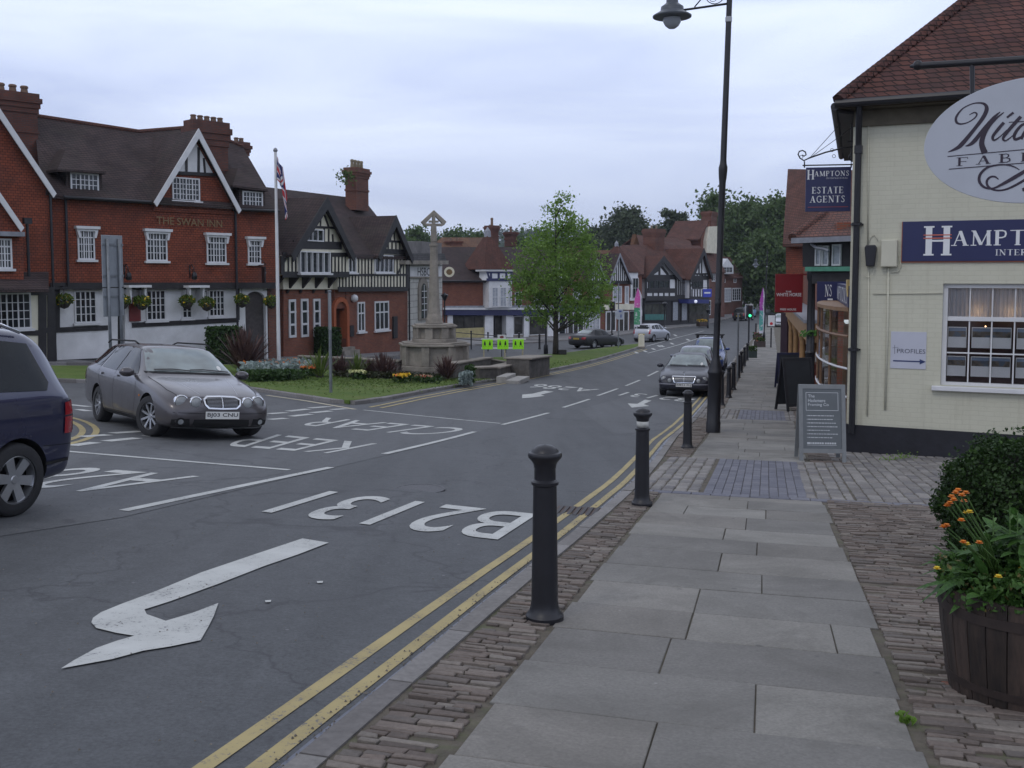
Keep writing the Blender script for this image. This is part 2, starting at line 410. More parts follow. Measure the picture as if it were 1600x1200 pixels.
M['plate_white'] = simple('white_number_plate', (.62, .62, .6), .5, .03)
M['plate_yellow'] = simple('yellow_number_plate', (.62, .45, .05), .5, .03)
M['text_black'] = simple('black_lettering', (.012, .012, .015), .5, .05)
M['text_white'] = simple('white_lettering', (.70, .71, .72), .5, .03)
M['bark'] = simple('bark', (.04, .033, .028), .95, .35, 12, bmp=.6, bsc=25)
M['stone'] = stonemat('weathered_sandstone', (.29, .262, .225), .35, 1.3)
M['stone_dark'] = stonemat('mossy_rubble_stone', (.13, .12, .11), .45, 2.2, bmp=.8)
M['ashlar'] = brick('pale_ashlar', (.52, .51, .475), (.47, .46, .43), (.22,.21,.20), .9, .38, .018, var=.12, stain_amt=.2, stain=(.2,.19,.18))
M['navy'] = simple('navy_signboard', (.018, .022, .085), .4, .06)
M['red_brick'] = brick('red_brick', (.27, .088, .052), (.20, .064, .044), (.16, .11, .085), var=.25, stain_amt=.3)
M['dark_brick'] = brick('brown_brick', (.20, .07, .045), (.14, .055, .042), (.13, .10, .085), var=.3)
M['tilehang'] = brick('red_hung_tile', (.29, .078, .042), (.21, .060, .036), (.08, .03, .022), .165, .10, .010, var=.3, stain_amt=.45, bmp=.8, bd=.03, streak=.45)
M['roof_brown'] = brick('brown_roof_tile', (.085, .058, .055), (.062, .045, .047), (.03, .024, .024), .17, .085, .014, var=.4, bmp=.9, bd=.03, stain=(.06,.06,.045), stain_amt=.5)
M['roof_red'] = brick('red_roof_tile', (.17, .072, .052), (.125, .055, .045), (.05, .03, .025), .17, .085, .014, var=.4, bmp=.9, bd=.03, stain=(.07,.055,.05), stain_amt=.5)
M['roof_orange'] = brick('orange_roof_tile', (.23, .11, .05), (.15, .08, .05), (.06, .035, .025), .17, .085, .014, var=.4, bmp=.9, bd=.03)
M['slate'] = brick('grey_slate', (.13, .125, .13), (.10, .10, .105), (.06,.06,.06), .3, .12, .012)

# ------------------------------------------------------------ writing
def text_geo(s_, bold=0.0, res=3, sp=1.0):
    c = bpy.data.curves.new('lettering', 'FONT'); c.body = s_; c.resolution_u = res; c.offset = bold; c.space_character = sp
    o = bpy.data.objects.new('lettering', c); COL.objects.link(o)
    dg = bpy.context.evaluated_depsgraph_get(); me = o.evaluated_get(dg).to_mesh()
    vs = [v.co.copy() for v in me.vertices]; fs = [list(p.vertices) for p in me.polygons]
    o.evaluated_get(dg).to_mesh_clear(); bpy.data.objects.remove(o); bpy.data.curves.remove(c)
    x0 = min(v.x for v in vs); x1 = max(v.x for v in vs); y0 = min(v.y for v in vs); y1 = max(v.y for v in vs)
    return [((v.x-x0)/(x1-x0), (v.y-y0)/(y1-y0)) for v in vs], fs
def text_rect(mb, s_, x0, x1, z0, z1, y, m=0, bold=0.0, slope=0.0):   # flat letters on a plane at y (front of sign)
    uv, fs = text_geo(s_, bold)
    mb.add([(x0+(x1-x0)*u, y, z0+(z1-z0)*v+slope*u) for u, v in uv], fs, m)
# serif capitals as strokes: (points, width) in a box of height 1
TH, TN = .17, .055
SER = {
 'H': (.86, [([(.16,0),(.16,1)],TH),([(.70,0),(.70,1)],TH),([(.16,.5),(.70,.5)],TN)], [(.0,.32,0),(.0,.32,1),(.54,.86,0),(.54,.86,1)]),
 'A': (.86, [([(.14,0),(.43,1)],TN),([(.43,.98),(.70,0)],TH),([(.22,.36),(.62,.36)],TN)], [(.0,.28,0),(.56,.86,0)]),
 'M': (1.05, [([(.15,0),(.17,1)],TN),([(.17,.98),(.52,.05)],TH),([(.52,.03),(.86,1)],TN),([(.88,0),(.86,1)],TH)], [(.02,.3,0),(.04,.24,1),(.74,1.03,0),(.80,1.0,1)]),
 'P': (.68, [([(.16,0),(.16,1)],TH),([(.16,.975),(.40,.975),(.53,.92),(.57,.76),(.53,.58),(.40,.51),(.16,.50)],TN*1.6)], [(.0,.34,0),(.0,.2,1)]),
 'T': (.76, [([(.38,0),(.38,1)],TH),([(.02,.97),(.74,.97)],TN)], [(.24,.52,0)]),
 'O': (.88, [([(.44+.36*math.cos(a*math.pi/10), .5+.48*math.sin(a*math.pi/10)) for a in range(21)],.11)], []),
 'N': (.88, [([(.16,0),(.16,1)],TN),([(.16,.98),(.72,.02)],TH),([(.72,0),(.72,1)],TN)], [(.03,.29,0),(.0,.2,1),(.58,.86,1)]),
 'S': (.60, [([(.50,.80),(.44,.93),(.30,.97),(.15,.91),(.12,.76),(.22,.62),(.40,.46),(.48,.28),(.43,.10),(.28,.03),(.13,.08),(.08,.22)],.095)], []),
 'E': (.70, [([(.16,0),(.16,1)],TH),([(.16,.97),(.60,.97),(.62,.80)],TN),([(.16,.03),(.62,.03),(.65,.22)],TN),([(.16,.5),(.48,.5)],TN),([(.48,.38),(.48,.62)],TN*.8)], [(.0,.2,0),(.0,.2,1)]),
 'G': (.84, [([(.72,.78),(.62,.93),(.44,.97),(.24,.90),(.12,.68),(.12,.34),(.24,.10),(.44,.03),(.64,.08),(.70,.18)],.10),([(.70,.42),(.70,.10)],.11)], [(.52,.82,.44)]),
 'R': (.78, [([(.16,0),(.16,1)],TH),([(.16,.975),(.40,.975),(.53,.92),(.56,.76),(.52,.60),(.40,.53),(.16,.52)],TN*1.6),([(.34,.52),(.66,0)],.12)], [(.0,.34,0),(.0,.2,1),(.58,.80,0)]),
 'F': (.66, [([(.16,0),(.16,1)],TH*.8),([(.16,.97),(.60,.97),(.62,.80)],TN),([(.16,.5),(.52,.5),(.54,.42)],TN)], [(.0,.34,0),(.0,.2,1)]),
 'B': (.74, [([(.16,0),(.16,1)],TH*.8),([(.16,.97),(.40,.97),(.52,.88),(.52,.66),(.40,.53),(.16,.52)],TN*1.4),([(.40,.53),(.58,.42),(.60,.16),(.44,.03),(.16,.03)],TN*1.6)], [(.0,.2,0),(.0,.2,1)]),
 'I': (.36, [([(.18,0),(.18,1)],TH*.8)], [(.0,.36,0),(.0,.36,1)]),
 'C': (.80, [([(.70,.78),(.62,.93),(.44,.97),(.24,.90),(.12,.68),(.12,.34),(.24,.10),(.44,.03),(.62,.08),(.72,.22)],.10)], []),
 'L': (.66, [([(.16,0),(.16,1)],TH),([(.16,.03),(.60,.03),(.63,.22)],TN)], [(.0,.2,0),(.0,.32,1)]),
 'W': (1.15, [([(.08,1),(.34,.02)],TH),([(.34,.02),(.58,1)],TN),([(.56,1),(.82,.02)],TH),([(.82,.02),(1.07,1)],TN)], [(.0,.24,1),(.44,.66,1),(.98,1.16,1)]),
 ' ': (.35, [], []),
}
def ribbon(mb, pts, ws, fx, m=0):
    """flat ribbon of varying width; pts 2D, fx maps 2D to 3D"""
    n = len(pts); L_ = []; R_ = []
    for i in range(n):
        a = Vector(pts[max(i-1, 0)]); b = Vector(pts[min(i+1, n-1)]); d = (b-a)
        d = d.normalized() if d.length > 1e-9 else Vector((1, 0)); q = Vector((-d.y, d.x))*ws[i]/2
        L_.append(Vector(pts[i])+q); R_.append(Vector(pts[i])-q)
    vs = [fx(*p) for p in L_]+[fx(*p) for p in R_]
    mb.add(vs, [[n+i, n+i+1, i+1, i] for i in range(n-1)], m)
def serif(mb, s_, x0, x1, z0, z1, y, m=0, first=1.0, slope=0, gap=.10, wk=1.0):
    tot = sum(SER[c][0]*(first if i == 0 else 1)+gap for i, c in enumerate(s_))-gap
    u = 0; k = (x1-x0)/tot; H_ = z1-z0; e_ = 0
    for i, c in enumerate(s_):
        f = first if i == 0 else 1; wd, st, se = SER[c]
        def fx(a, b, u=u, f=f):
            e_ = -.0004*(fx.c % 9); X = x0+(u+a*f)*k
            return (X, y+e_, z0+(b*f-(f-1)*.62*(1 if f > 1 else 0))*H_+slope*(X-x0))
        fx.c = 0
        for pts, wd_ in st: fx.c += 1; ribbon(mb, pts, [wd_*wk]*len(pts), fx, m)
        for a, b, z in se: fx.c += 1; ribbon(mb, [(a, z+(-.02 if z > .6 else .02)), (b, z+(-.02 if z > .6 else .02))], [TN]*2, fx, m)
        u += wd*f+gap
def bez(p0, p1, p2, p3, n=14):
    r = []
    for i in range(n+1):
        t = i/n; a = (1-t)**3; b = 3*t*(1-t)**2; c = 3*t*t*(1-t); d = t**3
        r.append((a*p0[0]+b*p1[0]+c*p2[0]+d*p3[0], a*p0[1]+b*p1[1]+c*p2[1]+d*p3[1]))
    return r
# ============================================================ THE GROUND
XL = [-80, -60, -40, -30, -24] + [i*1.5-21 for i in range(0, 35)] + [36, 42, 50, 60, 80]
YL = [-12+i*1.5 for i in range(0, 44)] + [57, 60, 64, 68, 72, 77, 82, 88, 94, 100, 110, 120, 130, 145, 160, 180, 200, 230]
def ST(s, t): return (SD.x*t+SN.x*s, SD.y*t+SN.y*s)
def sheet(name, poly, dz, mat, thick=0, kind='structure', parent=None):
    bm = bmesh.new()
    f = bm.faces.new([bm.verts.new((x, y, 0)) for x, y in poly]); bm.normal_update()
    if f.normal.z < 0: f.normal_flip()
    bmesh.ops.triangulate(bm, faces=bm.faces[:])
    xs = [p[0] for p in poly]; ys = [p[1] for p in poly]
    for x in XL:
        if min(xs) < x < max(xs): bmesh.ops.bisect_plane(bm, geom=bm.verts[:]+bm.edges[:]+bm.faces[:], plane_co=(x, 0, 0), plane_no=(1, 0, 0))
    for y in YL:
        if min(ys) < y < max(ys): bmesh.ops.bisect_plane(bm, geom=bm.verts[:]+bm.edges[:]+bm.faces[:], plane_co=(0, y, 0), plane_no=(0, 1, 0))
    if thick:
        be = [e_ for e_ in bm.edges if len(e_.link_faces) == 1]
        r = bmesh.ops.extrude_edge_only(bm, edges=be)
        low = [v for v in r['geom'] if isinstance(v, bmesh.types.BMVert)]
        for v in bm.verts: v.co.z = h(v.co.x, v.co.y)+dz
        for v in low: v.co.z -= thick
        bmesh.ops.recalc_face_normals(bm, faces=bm.faces[:])
    else:
        for v in bm.verts: v.co.z = h(v.co.x, v.co.y)+dz
    me = bpy.data.meshes.new(name); bm.to_mesh(me); bm.free(); me.materials.append(mat)
    o = bpy.data.objects.new(name, me); COL.objects.link(o)
    if parent: o.parent = parent
    if kind: o['kind'] = kind
    return o
# terrain to the horizon
gx = [-1500, -900, -500, -300, -200, -140, -110]+XL+[110, 150, 220, 330, 500, 900, 1500]
gy = [-400, -150, -60, -30]+YL+[260, 300, 360, 440, 560, 700, 900, 1300, 2200]
mb = MB()
mb.v = [(x, y, h(x, max(y, -50))-.06) for y in gy for x in gx]
nx = len(gx)
for j in range(len(gy)-1):
    for i in range(nx-1): mb.f.append([j*nx+i, j*nx+i+1, (j+1)*nx+i+1, (j+1)*nx+i]); mb.m.append(0)
m, t, b = newmat('meadow_ground'); v = coord(t)
c = ramp(t, noise(t, v, .05, 8, .6), [(.35, (.035, .055, .018)), (.65, (.07, .085, .03))]); t.links.new(c, b.inputs['Base Color']); b.inputs['Roughness'].default_value = 1
tag(mb.build('ground', m, smooth=True), kind='structure')
sheet('road', [(-80, -12), (60, -12), (60, 230), (-80, 230)], 0, M['asphalt'])
sheet('road_patch', [tuple(GP(*q_).xy) for q_ in ((-400, 900), (190, 809), (598, 713), (757, 672), (783, 662), (565, 640), (417, 622), (100, 606), (-400, 620))], .004, M['asphalt_far'])
sheet('road_patch', [tuple(GP(*q_).xy) for q_ in ((905, 640), (985, 618), (1090, 640), (1060, 668), (960, 680))], .004, M['asphalt_far'])

KERB_S = [(-12, -1.66), (3.5, -1.66), (6.6, -1.645), (9, -1.60), (13, -1.585), (15, -1.64), (17, -1.71), (20, -1.80), (24, -1.74), (34, -1.76), (42, -1.9), (56, -1.93), (65, -1.88), (75, -1.72), (90, -1.25), (105, -.65), (125, .1), (150, 1.6), (190, 5)]
def ks(t):
    for i in range(len(KERB_S)-1):
        a, b_ = KERB_S[i], KERB_S[i+1]
        if t <= b_[0]: return a[1]+(b_[1]-a[1])*(t-a[0])/(b_[0]-a[0])
    return KERB_S[-1][1]
TT = [-12, -6, 0, 2, 3.5, 5, 6.6, 8, 9, 11, 13, 14, 15, 16, 17, 18.5, 20, 22, 24, 27, 30, 34, 38, 42, 49, 56, 60, 65, 70, 75, 82, 90, 97, 105, 115, 125, 137, 150, 190]
kl = [ST(ks(t_), t_) for t_ in TT]; kb = [ST(ks(t_)+.13, t_) for t_ in TT]
def strip(name, A, B, dz, thick, mat, kind='structure', close=False):
    mb = MB(); n = len(A)
    rows = []
    for a, b_ in zip(A, B):
        m_ = ((a[0]+b_[0])/2, (a[1]+b_[1])/2)
        ha, hb = h(*a)+dz, h(*b_)+dz
        mb.v += [(a[0], a[1], ha-thick), (a[0]*.88+b_[0]*.12, a[1]*.88+b_[1]*.12, ha), (b_[0], b_[1], hb), (b_[0], b_[1], hb-thick)]
    for i in range(n-1 if not close else n):
        j = (i+1) % n
        for k in range(3): mb.f.append([i*4+k, j*4+k, j*4+k+1, i*4+k+1]); mb.m.append(0)
    o = mb.build(name, mat); bm = bmesh.new(); bm.from_mesh(o.data); bmesh.ops.recalc_face_normals(bm, faces=bm.faces[:]); bm.to_mesh(o.data); bm.free()
    if kind: o['kind'] = kind
    return o
# real kerb stones, 0.9 m long with a fine joint
def kerbstones(name, A, B, dz, thick, mat, ln=.9):
    mb = MB()
    def resample(Pl, n):
        seg = [0]
        for i in range(1, len(Pl)): seg.append(seg[-1]+math.dist(Pl[i], Pl[i-1]))
        o_ = []; j = 0
        for k in range(n+1):
            d = seg[-1]*k/n
            while j < len(seg)-2 and seg[j+1] < d: j += 1
            f = (d-seg[j])/max(1e-6, seg[j+1]-seg[j]); o_.append((Pl[j][0]+(Pl[j+1][0]-Pl[j][0])*f, Pl[j][1]+(Pl[j+1][1]-Pl[j][1])*f))
        return o_
    tot = sum(math.dist(A[i], A[i-1]) for i in range(1, len(A))); n = max(2, int(tot/ln))
    A2, B2 = resample(A, n), resample(B, n)
    tones = []
    for i in range(n):
        q = []; tn = random.random(); dzz = dz+random.uniform(-.006, .006)
        for f in (.006, .994):
            a = [A2[i][k]+(A2[i+1][k]-A2[i][k])*f for k in (0, 1)]; b_ = [B2[i][k]+(B2[i+1][k]-B2[i][k])*f for k in (0, 1)]
            c1 = (a[0]*.86+b_[0]*.14, a[1]*.86+b_[1]*.14)
            q.append([(a[0], a[1], h(*a)-.02), (a[0], a[1], h(*a)+dzz-.02), (c1[0], c1[1], h(*a)+dzz), (b_[0], b_[1], h(*b_)+dzz), (b_[0], b_[1], h(*b_)-.02)])
        mb.add(q[0]+q[1], [(k, k+1, k+6, k+5) for k in range(4)]+[(4, 3, 2, 1, 0), (5, 6, 7, 8, 9)])
        tones += [tn]*6
    o = mb.build(name, mat); set_tone(o, tones)
    bm = bmesh.new(); bm.from_mesh(o.data); bmesh.ops.recalc_face_normals(bm, faces=bm.faces[:]); bm.to_mesh(o.data); bm.free()
    o['kind'] = 'structure'; return o
M['kerbp'] = palette('kerb_stones', [(.155, .145, .14), (.20, .19, .18), (.235, .225, .22)], .8, 25, .5)
kerbstones('kerb', kl, kb, .115, .13, M['kerbp'])
gt = [t_ for t_ in TT if -6 <= t_ <= 60]
def off_strip(name, t0, t1, a, b_, dz, mat, wob=0):
    ts = [t0+(t1-t0)*i/int((t1-t0)/.75) for i in range(int((t1-t0)/.75)+1)]
    mb = MB()
    for t_ in ts:
        k = ks(t_)
        for s_ in (k-a, k-b_):
            x, y = ST(s_+random.uniform(-wob, wob), t_); mb.v.append((x, y, h(x, y)+dz))
    for i in range(len(ts)-1): mb.f.append([2*i+1, 2*i, 2*i+2, 2*i+3]); mb.m.append(0)
    o = mb.build(name, mat); o['kind'] = 'structure'; return o
off_strip('gutter', -6, 60, .0, .115, .003, M['gutter'], .004)
off_strip('yellow_line', -6, 17.2, .145, .222, .006, M['yellow_mark'], .003)
off_strip('yellow_line', -6, 17.2, .33, .408, .006, M['yellow_mark'], .003)
off_strip('yellow_line', 17.2, 36, .145, .215, .006, M['yellow_mark'], .004)
off_strip('yellow_line', 17.2, 36, .33, .40, .006, M['yellow_mark'], .004)

# pavement base under every slab and cobble
pv = [p for p in kb]+[ST(16, 190), ST(16, -12)]
sheet('pavement', pv, .102, M['mortar'], .12)
# --- laid stones
def pieces(name, cells, mat, base, inset=.007, jz=.006, depth=.035, jc=0.0):
    """cells: list of (s0, s1, t0, t1); every one a stone of its own height and tone in one paving surface"""
    mb = MB(); tones = []
    for (s0, s1, t0, t1) in cells:
        z = random.uniform(-jz, jz); tn = random.random()
        c = [(s0, t0), (s1, t0), (s1, t1), (s0, t1)]
        c = [(a+random.uniform(-jc, jc), b_+random.uniform(-jc, jc)) for a, b_ in c]
        cs = sum(a for a, _ in c)/4; ct = sum(b_ for _, b_ in c)/4
        bot = []; top = []
        for (s_, t_) in c:
            x, y = ST(s_, t_); bot.append((x, y, h(x, y)+base-depth))
            ds = s_-cs; dt = t_-ct
            s2 = cs+math.copysign(max(abs(ds)-inset, abs(ds)*.4), ds); t2 = ct+math.copysign(max(abs(dt)-inset, abs(dt)*.4), dt)
            x, y = ST(s2, t2); top.append((x, y, h(x, y)+base+z+random.uniform(-jz, jz)*.35))
        mid = [tuple(bot[i][k]*.55+top[i][k]*.45 if k < 2 else top[i][2]-inset for k in range(3)) for i in range(4)]
        mid = [(bot[i][0], bot[i][1], top[i][2]-inset*.8) for i in range(4)]
        mb.add(bot+mid+top, [(i, (i+1) % 4, (i+1) % 4+4, i+4) for i in range(4)]+[(i+4, (i+1) % 4+4, (i+1) % 4+8, i+8) for i in range(4)]+[(8, 9, 10, 11)])
        tones += [tn]*9
    o = mb.build(name, mat); set_tone(o, tones); o['kind'] = 'structure'; return o
def tof(px, py):
    p = GP(px, py, .1); return p.x*SD.x+p.y*SD.y
T_B0, T_B1 = tof(1170, 777), tof(1170, 720)
T_C0, T_C1 = tof(1160, 656), tof(1160, 641)
FL, FR = -1.12, .62
cells = []
for (a, b_) in ((-4, T_B0-.11), (T_B1, T_C0), (T_C1, 118)):
    t_ = a; k = 0
    while t_ < b_-.2:
        d = min(random.choice([.52, .6, .62, .66, .72]), b_-t_)
        if b_-(t_+d) < .25: d = b_-t_
        j = FL+(FR-FL)*(random.uniform(.53, .66) if k % 2 else random.uniform(.36, .47))
        e0 = random.uniform(-.02, .02); e1 = random.uniform(-.03, .03)
        kx = random.random()
        if kx < .12: js = [j-.28, j+.5]
        else: js = [j]
        edges = [FL+e0]+js+[FR+e1]
        for q in range(len(edges)-1): cells.append((edges[q]+.004, edges[q+1]-.004, t_+.004, t_+d-.004))
        t_ += d; k += 1
pieces('flagstone_paving', cells, M['flag'], .115, .004, .003, .05, .002)
cells = []
def rag(s0, s1, t0, t1):
    t_ = t0
    while t_ < t1:
        rh = random.uniform(.034, .068); s_ = s0(t_) if callable(s0) else s0; s_ += random.uniform(0, .02); S1 = s1(t_) if callable(s1) else s1
        while s_ < S1-.05:
            wd = min(random.uniform(.07, .25), S1-s_)
            if random.random() > .05: cells.append((s_+.004, s_+wd-.004, t_+random.uniform(.002, .012), t_+rh-random.uniform(.001, .008)))
            s_ += wd
        t_ += rh
rag(lambda t_: ks(t_)+.15, FL-.03, 2.4, T_B0-.1); nl = len(cells)
rag(lambda t_: ks(t_)+.15, FL-.03, T_B1+.05, T_C0)
rag(FR+.02, 4.6, 2.4, T_B0-.05)
pieces('ragstone_cobbles', cells, M['rag'], .117, .0045, .007, .05, .007)
cells = []
rag(FR+.04, 1.27, T_B1+.1, 60)
rag(lambda t_: ks(t_)+.15, FL-.03, T_C1+.05, 60)
pieces('ragstone_cobbles', cells, M['rag'], .115, .006, .006, .05, .006)
# granite sett crossing with a blue brick path through it
def setts(s0, s1, t0, t1):
    s_ = s0
    while s_ < s1-.04:
        wd = min(random.uniform(.125, .16), s1-s_); t_ = t0-random.uniform(0, .08)
        while t_ < t1-.05:
            ln = random.uniform(.17, .26); a = max(t_, t0); b_ = min(t_+ln, t1)
            if b_-a > .05: cells.append((s_+.008, s_+wd-.008, a+.007, b_-.007))
            t_ += ln
        s_ += wd
cells = []
setts(ks(13.5)+.15, -.70, T_B0+.12, T_B1); setts(.44, .98, T_B0+.12, T_B1+.1); setts(.99, 5.2, T_B0+.12, 18.15)
setts(ks(22)+.15, -.70, T_C0+.05, T_C1); setts(.44, 1.25, T_C0+.05, T_C1)
pieces('granite_sett_crossing', cells, M['sett'], .116, .014, .006, .05, .008)
cells = []
for (t0, t1) in ((T_B0, T_B1), (T_C0, T_C1)):
    s_ = -.68
    while s_ < .42:
        t_ = t0-random.choice([0, .105])
        while t_ < t1:
            a = max(t_, t0); b_ = min(t_+.21, t1)
            if b_-a > .03: cells.append((s_+.003, s_+.101, a+.003, b_-.003))
            t_ += .21
        s_ += .104
s_ = ks(12)+.14
while s_ < 1.6: cells.append((s_+.004, s_+.21, T_B0-.09, T_B0+.10)); s_ += .215
pieces('blue_brick_path', cells, M['bluebrick'], .115, .004, .002, .04, .001)
# gully grate in the gutter
g0 = GP(902, 801)
gr = thing('drain_grate', 'rusty iron gully grate in the gutter beside the double yellow lines', 'drain', g0, math.atan2(-.2425, .97))
mb = MB(); mb.box(-.24, .24, -.22, .22, -.02, .012); mb.build('frame', simple('rusted_iron', (.07, .045, .035), .7, .4, 20, bmp=.4), gr)
mb = MB()
for i in range(7): mb.box(-.21+i*.064, -.175+i*.064, -.19, .19, .0125, .022)
mb.build('grating', simple('dark_iron', (.035, .03, .03), .6, .3, 20), gr)

# --- left pavement in front of the shops and hotel
fk = [(-21, 36.3), (-17.2, 38.6), (-13.8, 42.4), (-10.6, 47.2), (-8.3, 52.6), (-5.7, 59.2), (-4.6, 66), (-2.9, 73.5), (2.0, 79.85), (8.43, 89.74), (15.73, 104.7), (21.66, 115.4), (30.8, 140.9), (42, 170), (55, 200)]
def offs(Pl, d):
    o_ = []
    for i in range(len(Pl)):
        a = Pl[max(i-1, 0)]; b_ = Pl[min(i+1, len(Pl)-1)]; u = Vector((b_[0]-a[0], b_[1]-a[1])).normalized()
        o_.append((Pl[i][0]-u.y*d, Pl[i][1]+u.x*d))
    return o_
kerbstones('kerb', fk, offs(fk, .14), .12, .13, M['kerbp'], 1.2)
sheet('pavement', offs(fk, .14)+[(55, 215), (-75, 215), (-75, 30)], .105, M['farpave'], .12)

# --- the green
ISL = [GP(*p).xy for p in [(560, 634), (700, 607), (830, 586), (905, 571), (960, 556), (1003, 543), (1002, 538.5), (985, 540), (930, 547), (860, 556), (765, 561)]]
ISL = [(p.x, p.y) for p in ISL]+[(-4.6, 53.0), (-8.3, 48.6), (-11.6, 43.0), (-14.6, 38.6), (-17.4, 35.6), (-17.2, 30.0), (-13.29, 29.8), (-11.18, 31.0), (-8.66, 31.2), (-6.4, 28.9), (-4.7, 26.9)]
def smooth_closed(Pl, n=1, keep=()):
    for _ in range(n):
        o_ = []
        for i, p in enumerate(Pl):
            q = Pl[(i+1) % len(Pl)]; o_ += [(p[0]*.8+q[0]*.2, p[1]*.8+q[1]*.2), (p[0]*.2+q[0]*.8, p[1]*.2+q[1]*.8)]
        Pl = o_
    return Pl
ISL = smooth_closed(ISL, 2)
m, t, b = newmat('mown_grass'); v = coord(t)
f = noise(t, v, .9, 7, .7, .4); g = noise(t, v, 34, 4, .7)
c = ramp(t, f, [(.28, (.085, .14, .032)), (.5, (.115, .17, .042)), (.66, (.15, .175, .06)), (.8, (.21, .18, .09))])
c = mixc(t, c, ramp(t, g, [(.25, .55), (.75, 1.35)]), 1, 'MULTIPLY'); t.links.new(c, b.inputs['Base Color']); b.inputs['Roughness'].default_value = .9
b.inputs['Specular IOR Level'].default_value = .15; bump(t, b, g, .8, .03); M['grass'] = m
in_isl = offs(ISL+[ISL[0]], .15)[:-1]
kerbstones('kerb', ISL+[ISL[0]], in_isl+[in_isl[0]], .11, .13, M['kerbp'], .9)
sheet('grass', in_isl, .115, M['grass'], .1)
# worn kerb edge lines of yellow on the street side of the green
def poly_line(name, Pl, wd, mat, dz=.009, jit=0):
    mb = MB(); A = offs(Pl, wd/2); B_ = offs(Pl, -wd/2)
    # subdivide
    def sub(Q):
        o_ = [Q[0]]
        for i in range(1, len(Q)):
            n = max(1, int(math.dist(Q[i-1], Q[i])/1.0))
            for k in range(1, n+1): o_.append((Q[i-1][0]+(Q[i][0]-Q[i-1][0])*k/n, Q[i-1][1]+(Q[i][1]-Q[i-1][1])*k/n))
        return o_
    def sub2(Q1, Q2):
        a, b_ = [Q1[0]], [Q2[0]]
        for i in range(1, len(Q1)):
            n = max(1, int(math.dist(Q1[i-1], Q1[i])/1.0))
            for k in range(1, n+1):
                for o_, Q in ((a, Q1), (b_, Q2)): o_.append((Q[i-1][0]+(Q[i][0]-Q[i-1][0])*k/n, Q[i-1][1]+(Q[i][1]-Q[i-1][1])*k/n))
        return a, b_
    A, B_ = sub2(A, B_)
    for a, b_ in zip(A, B_): mb.v += [(b_[0], b_[1], h(*b_)+dz), (a[0], a[1], h(*a)+dz)]
    for i in range(len(A)-1): mb.f.append([2*i, 2*i+2, 2*i+3, 2*i+1]); mb.m.append(0)
    o = mb.build(name, mat); o['kind'] = 'structure'; return o
edge = [(p.x, p.y) for p in [GP(*q) for q in [(566, 636), (640, 621), (700, 610), (760, 600), (830, 588), (905, 573), (960, 558), (1000, 545.5)]]]
poly_line('yellow_line', offs(edge, -.20), .10, M['yellow_mark'])
poly_line('yellow_line', offs(edge, -.50), .10, M['yellow_mark'])
M['pale_yellow_mark'] = paintmark('faded_yellow_road_paint', (.50, .45, .33), .36)
pl = [GP(*q) for q in [(417, 618), (480, 627), (555, 640)]]; poly_line('yellow_line', [(p.x, p.y) for p in pl], .14, M['pale_yellow_mark'])
def pxline(pts, wd=.1, mat='white_mark', name='road_marking'):
    poly_line(name, [(GP(*q).x, GP(*q).y) for q in pts], wd, M[mat])
for a, b_ in [((193, 799), (517, 731)), ((600, 710), (742, 675)), ((785, 664), (857, 645.5)), ((880, 637), (921, 624)), ((934, 618.5), (965, 607.5)), ((978, 603), (1000, 594)), ((1012, 588), (1028, 580))]: pxline([a, b_], .11)
pxline([(105, 706), (452, 735)], .12); pxline([(568, 641), (782, 662)], .12)
for a, b_ in [((484, 638), (516, 635.5)), ((450, 643), (482, 639.5)), ((420, 647), (447, 645)), ((518, 640.5), (540, 639)), ((487, 645.5), (517, 642.5)), ((454, 651), (486, 647.5)), ((421, 656), (447, 654)),
              ((388, 651), (414, 648.5)), ((175, 677.5), (221, 674.5)), ((126, 683), (170, 680)), ((112, 697), (150, 692)), ((165, 690), (215, 685)), ((226, 682), (241, 681)), ((60, 687.5), (110, 684)),
              ((102, 632), (139, 636)), ((122, 640), (139, 643))]: pxline([a, b_], .2)
for pp in ([(30, 644), (100, 654.5), (122, 663.5), (131, 673), (125, 682), (104, 690), (40, 703)], [(30, 640), (105, 650.5), (140, 661), (153, 672), (146, 683), (120, 692), (40, 710)]): 
    q = []
    for i in range(len(pp)-1):
        for k in range(4): q.append((pp[i][0]+(pp[i+1][0]-pp[i][0])*k/4, pp[i][1]+(pp[i+1][1]-pp[i][1])*k/4))
    for _ in range(3): q = [q[0]]+[((q[i-1][0]+q[i][0]*2+q[i+1][0])/4, (q[i-1][1]+q[i][1]*2+q[i+1][1])/4) for i in range(1, len(q)-1)]+[q[-1]]
    pxline(q, .10, 'yellow_mark', 'yellow_line')
def pxpoly(pts, name='road_arrow', mat='white_mark', dz=.009): sheet(name, [(GP(*q).x, GP(*q).y) for q in pts], dz, M[mat])
A0 = [(1350, 408), (1468, 427), (1330, 480), (1180, 532), (980, 610), (760, 690), (645, 727), (655, 748), (740, 778), (860, 742), (975, 698), (955, 755), (930, 805), (895, 865), (760, 893), (640, 912), (500, 950), (380, 972), (272, 992), (330, 955), (430, 900), (520, 868), (600, 845), (520, 832), (430, 810), (408, 785), (415, 765), (450, 740), (540, 703), (700, 643), (900, 560), (1150, 475)]
pxpoly([(x*.35, 700+y*.35) for x, y in A0])
c4 = lambda x, y: (780+x*.2125, 560+y*.2125)
pxpoly([c4(*q) for q in [(170, 268), (168, 294), (245, 289), (335, 277), (305, 268), (402, 246), (335, 240), (245, 261)]])
pxpoly([c4(*q) for q in [(945, 333), (975, 364), (1104, 352), (1062, 338), (1120, 313), (1072, 305), (1015, 336)]])
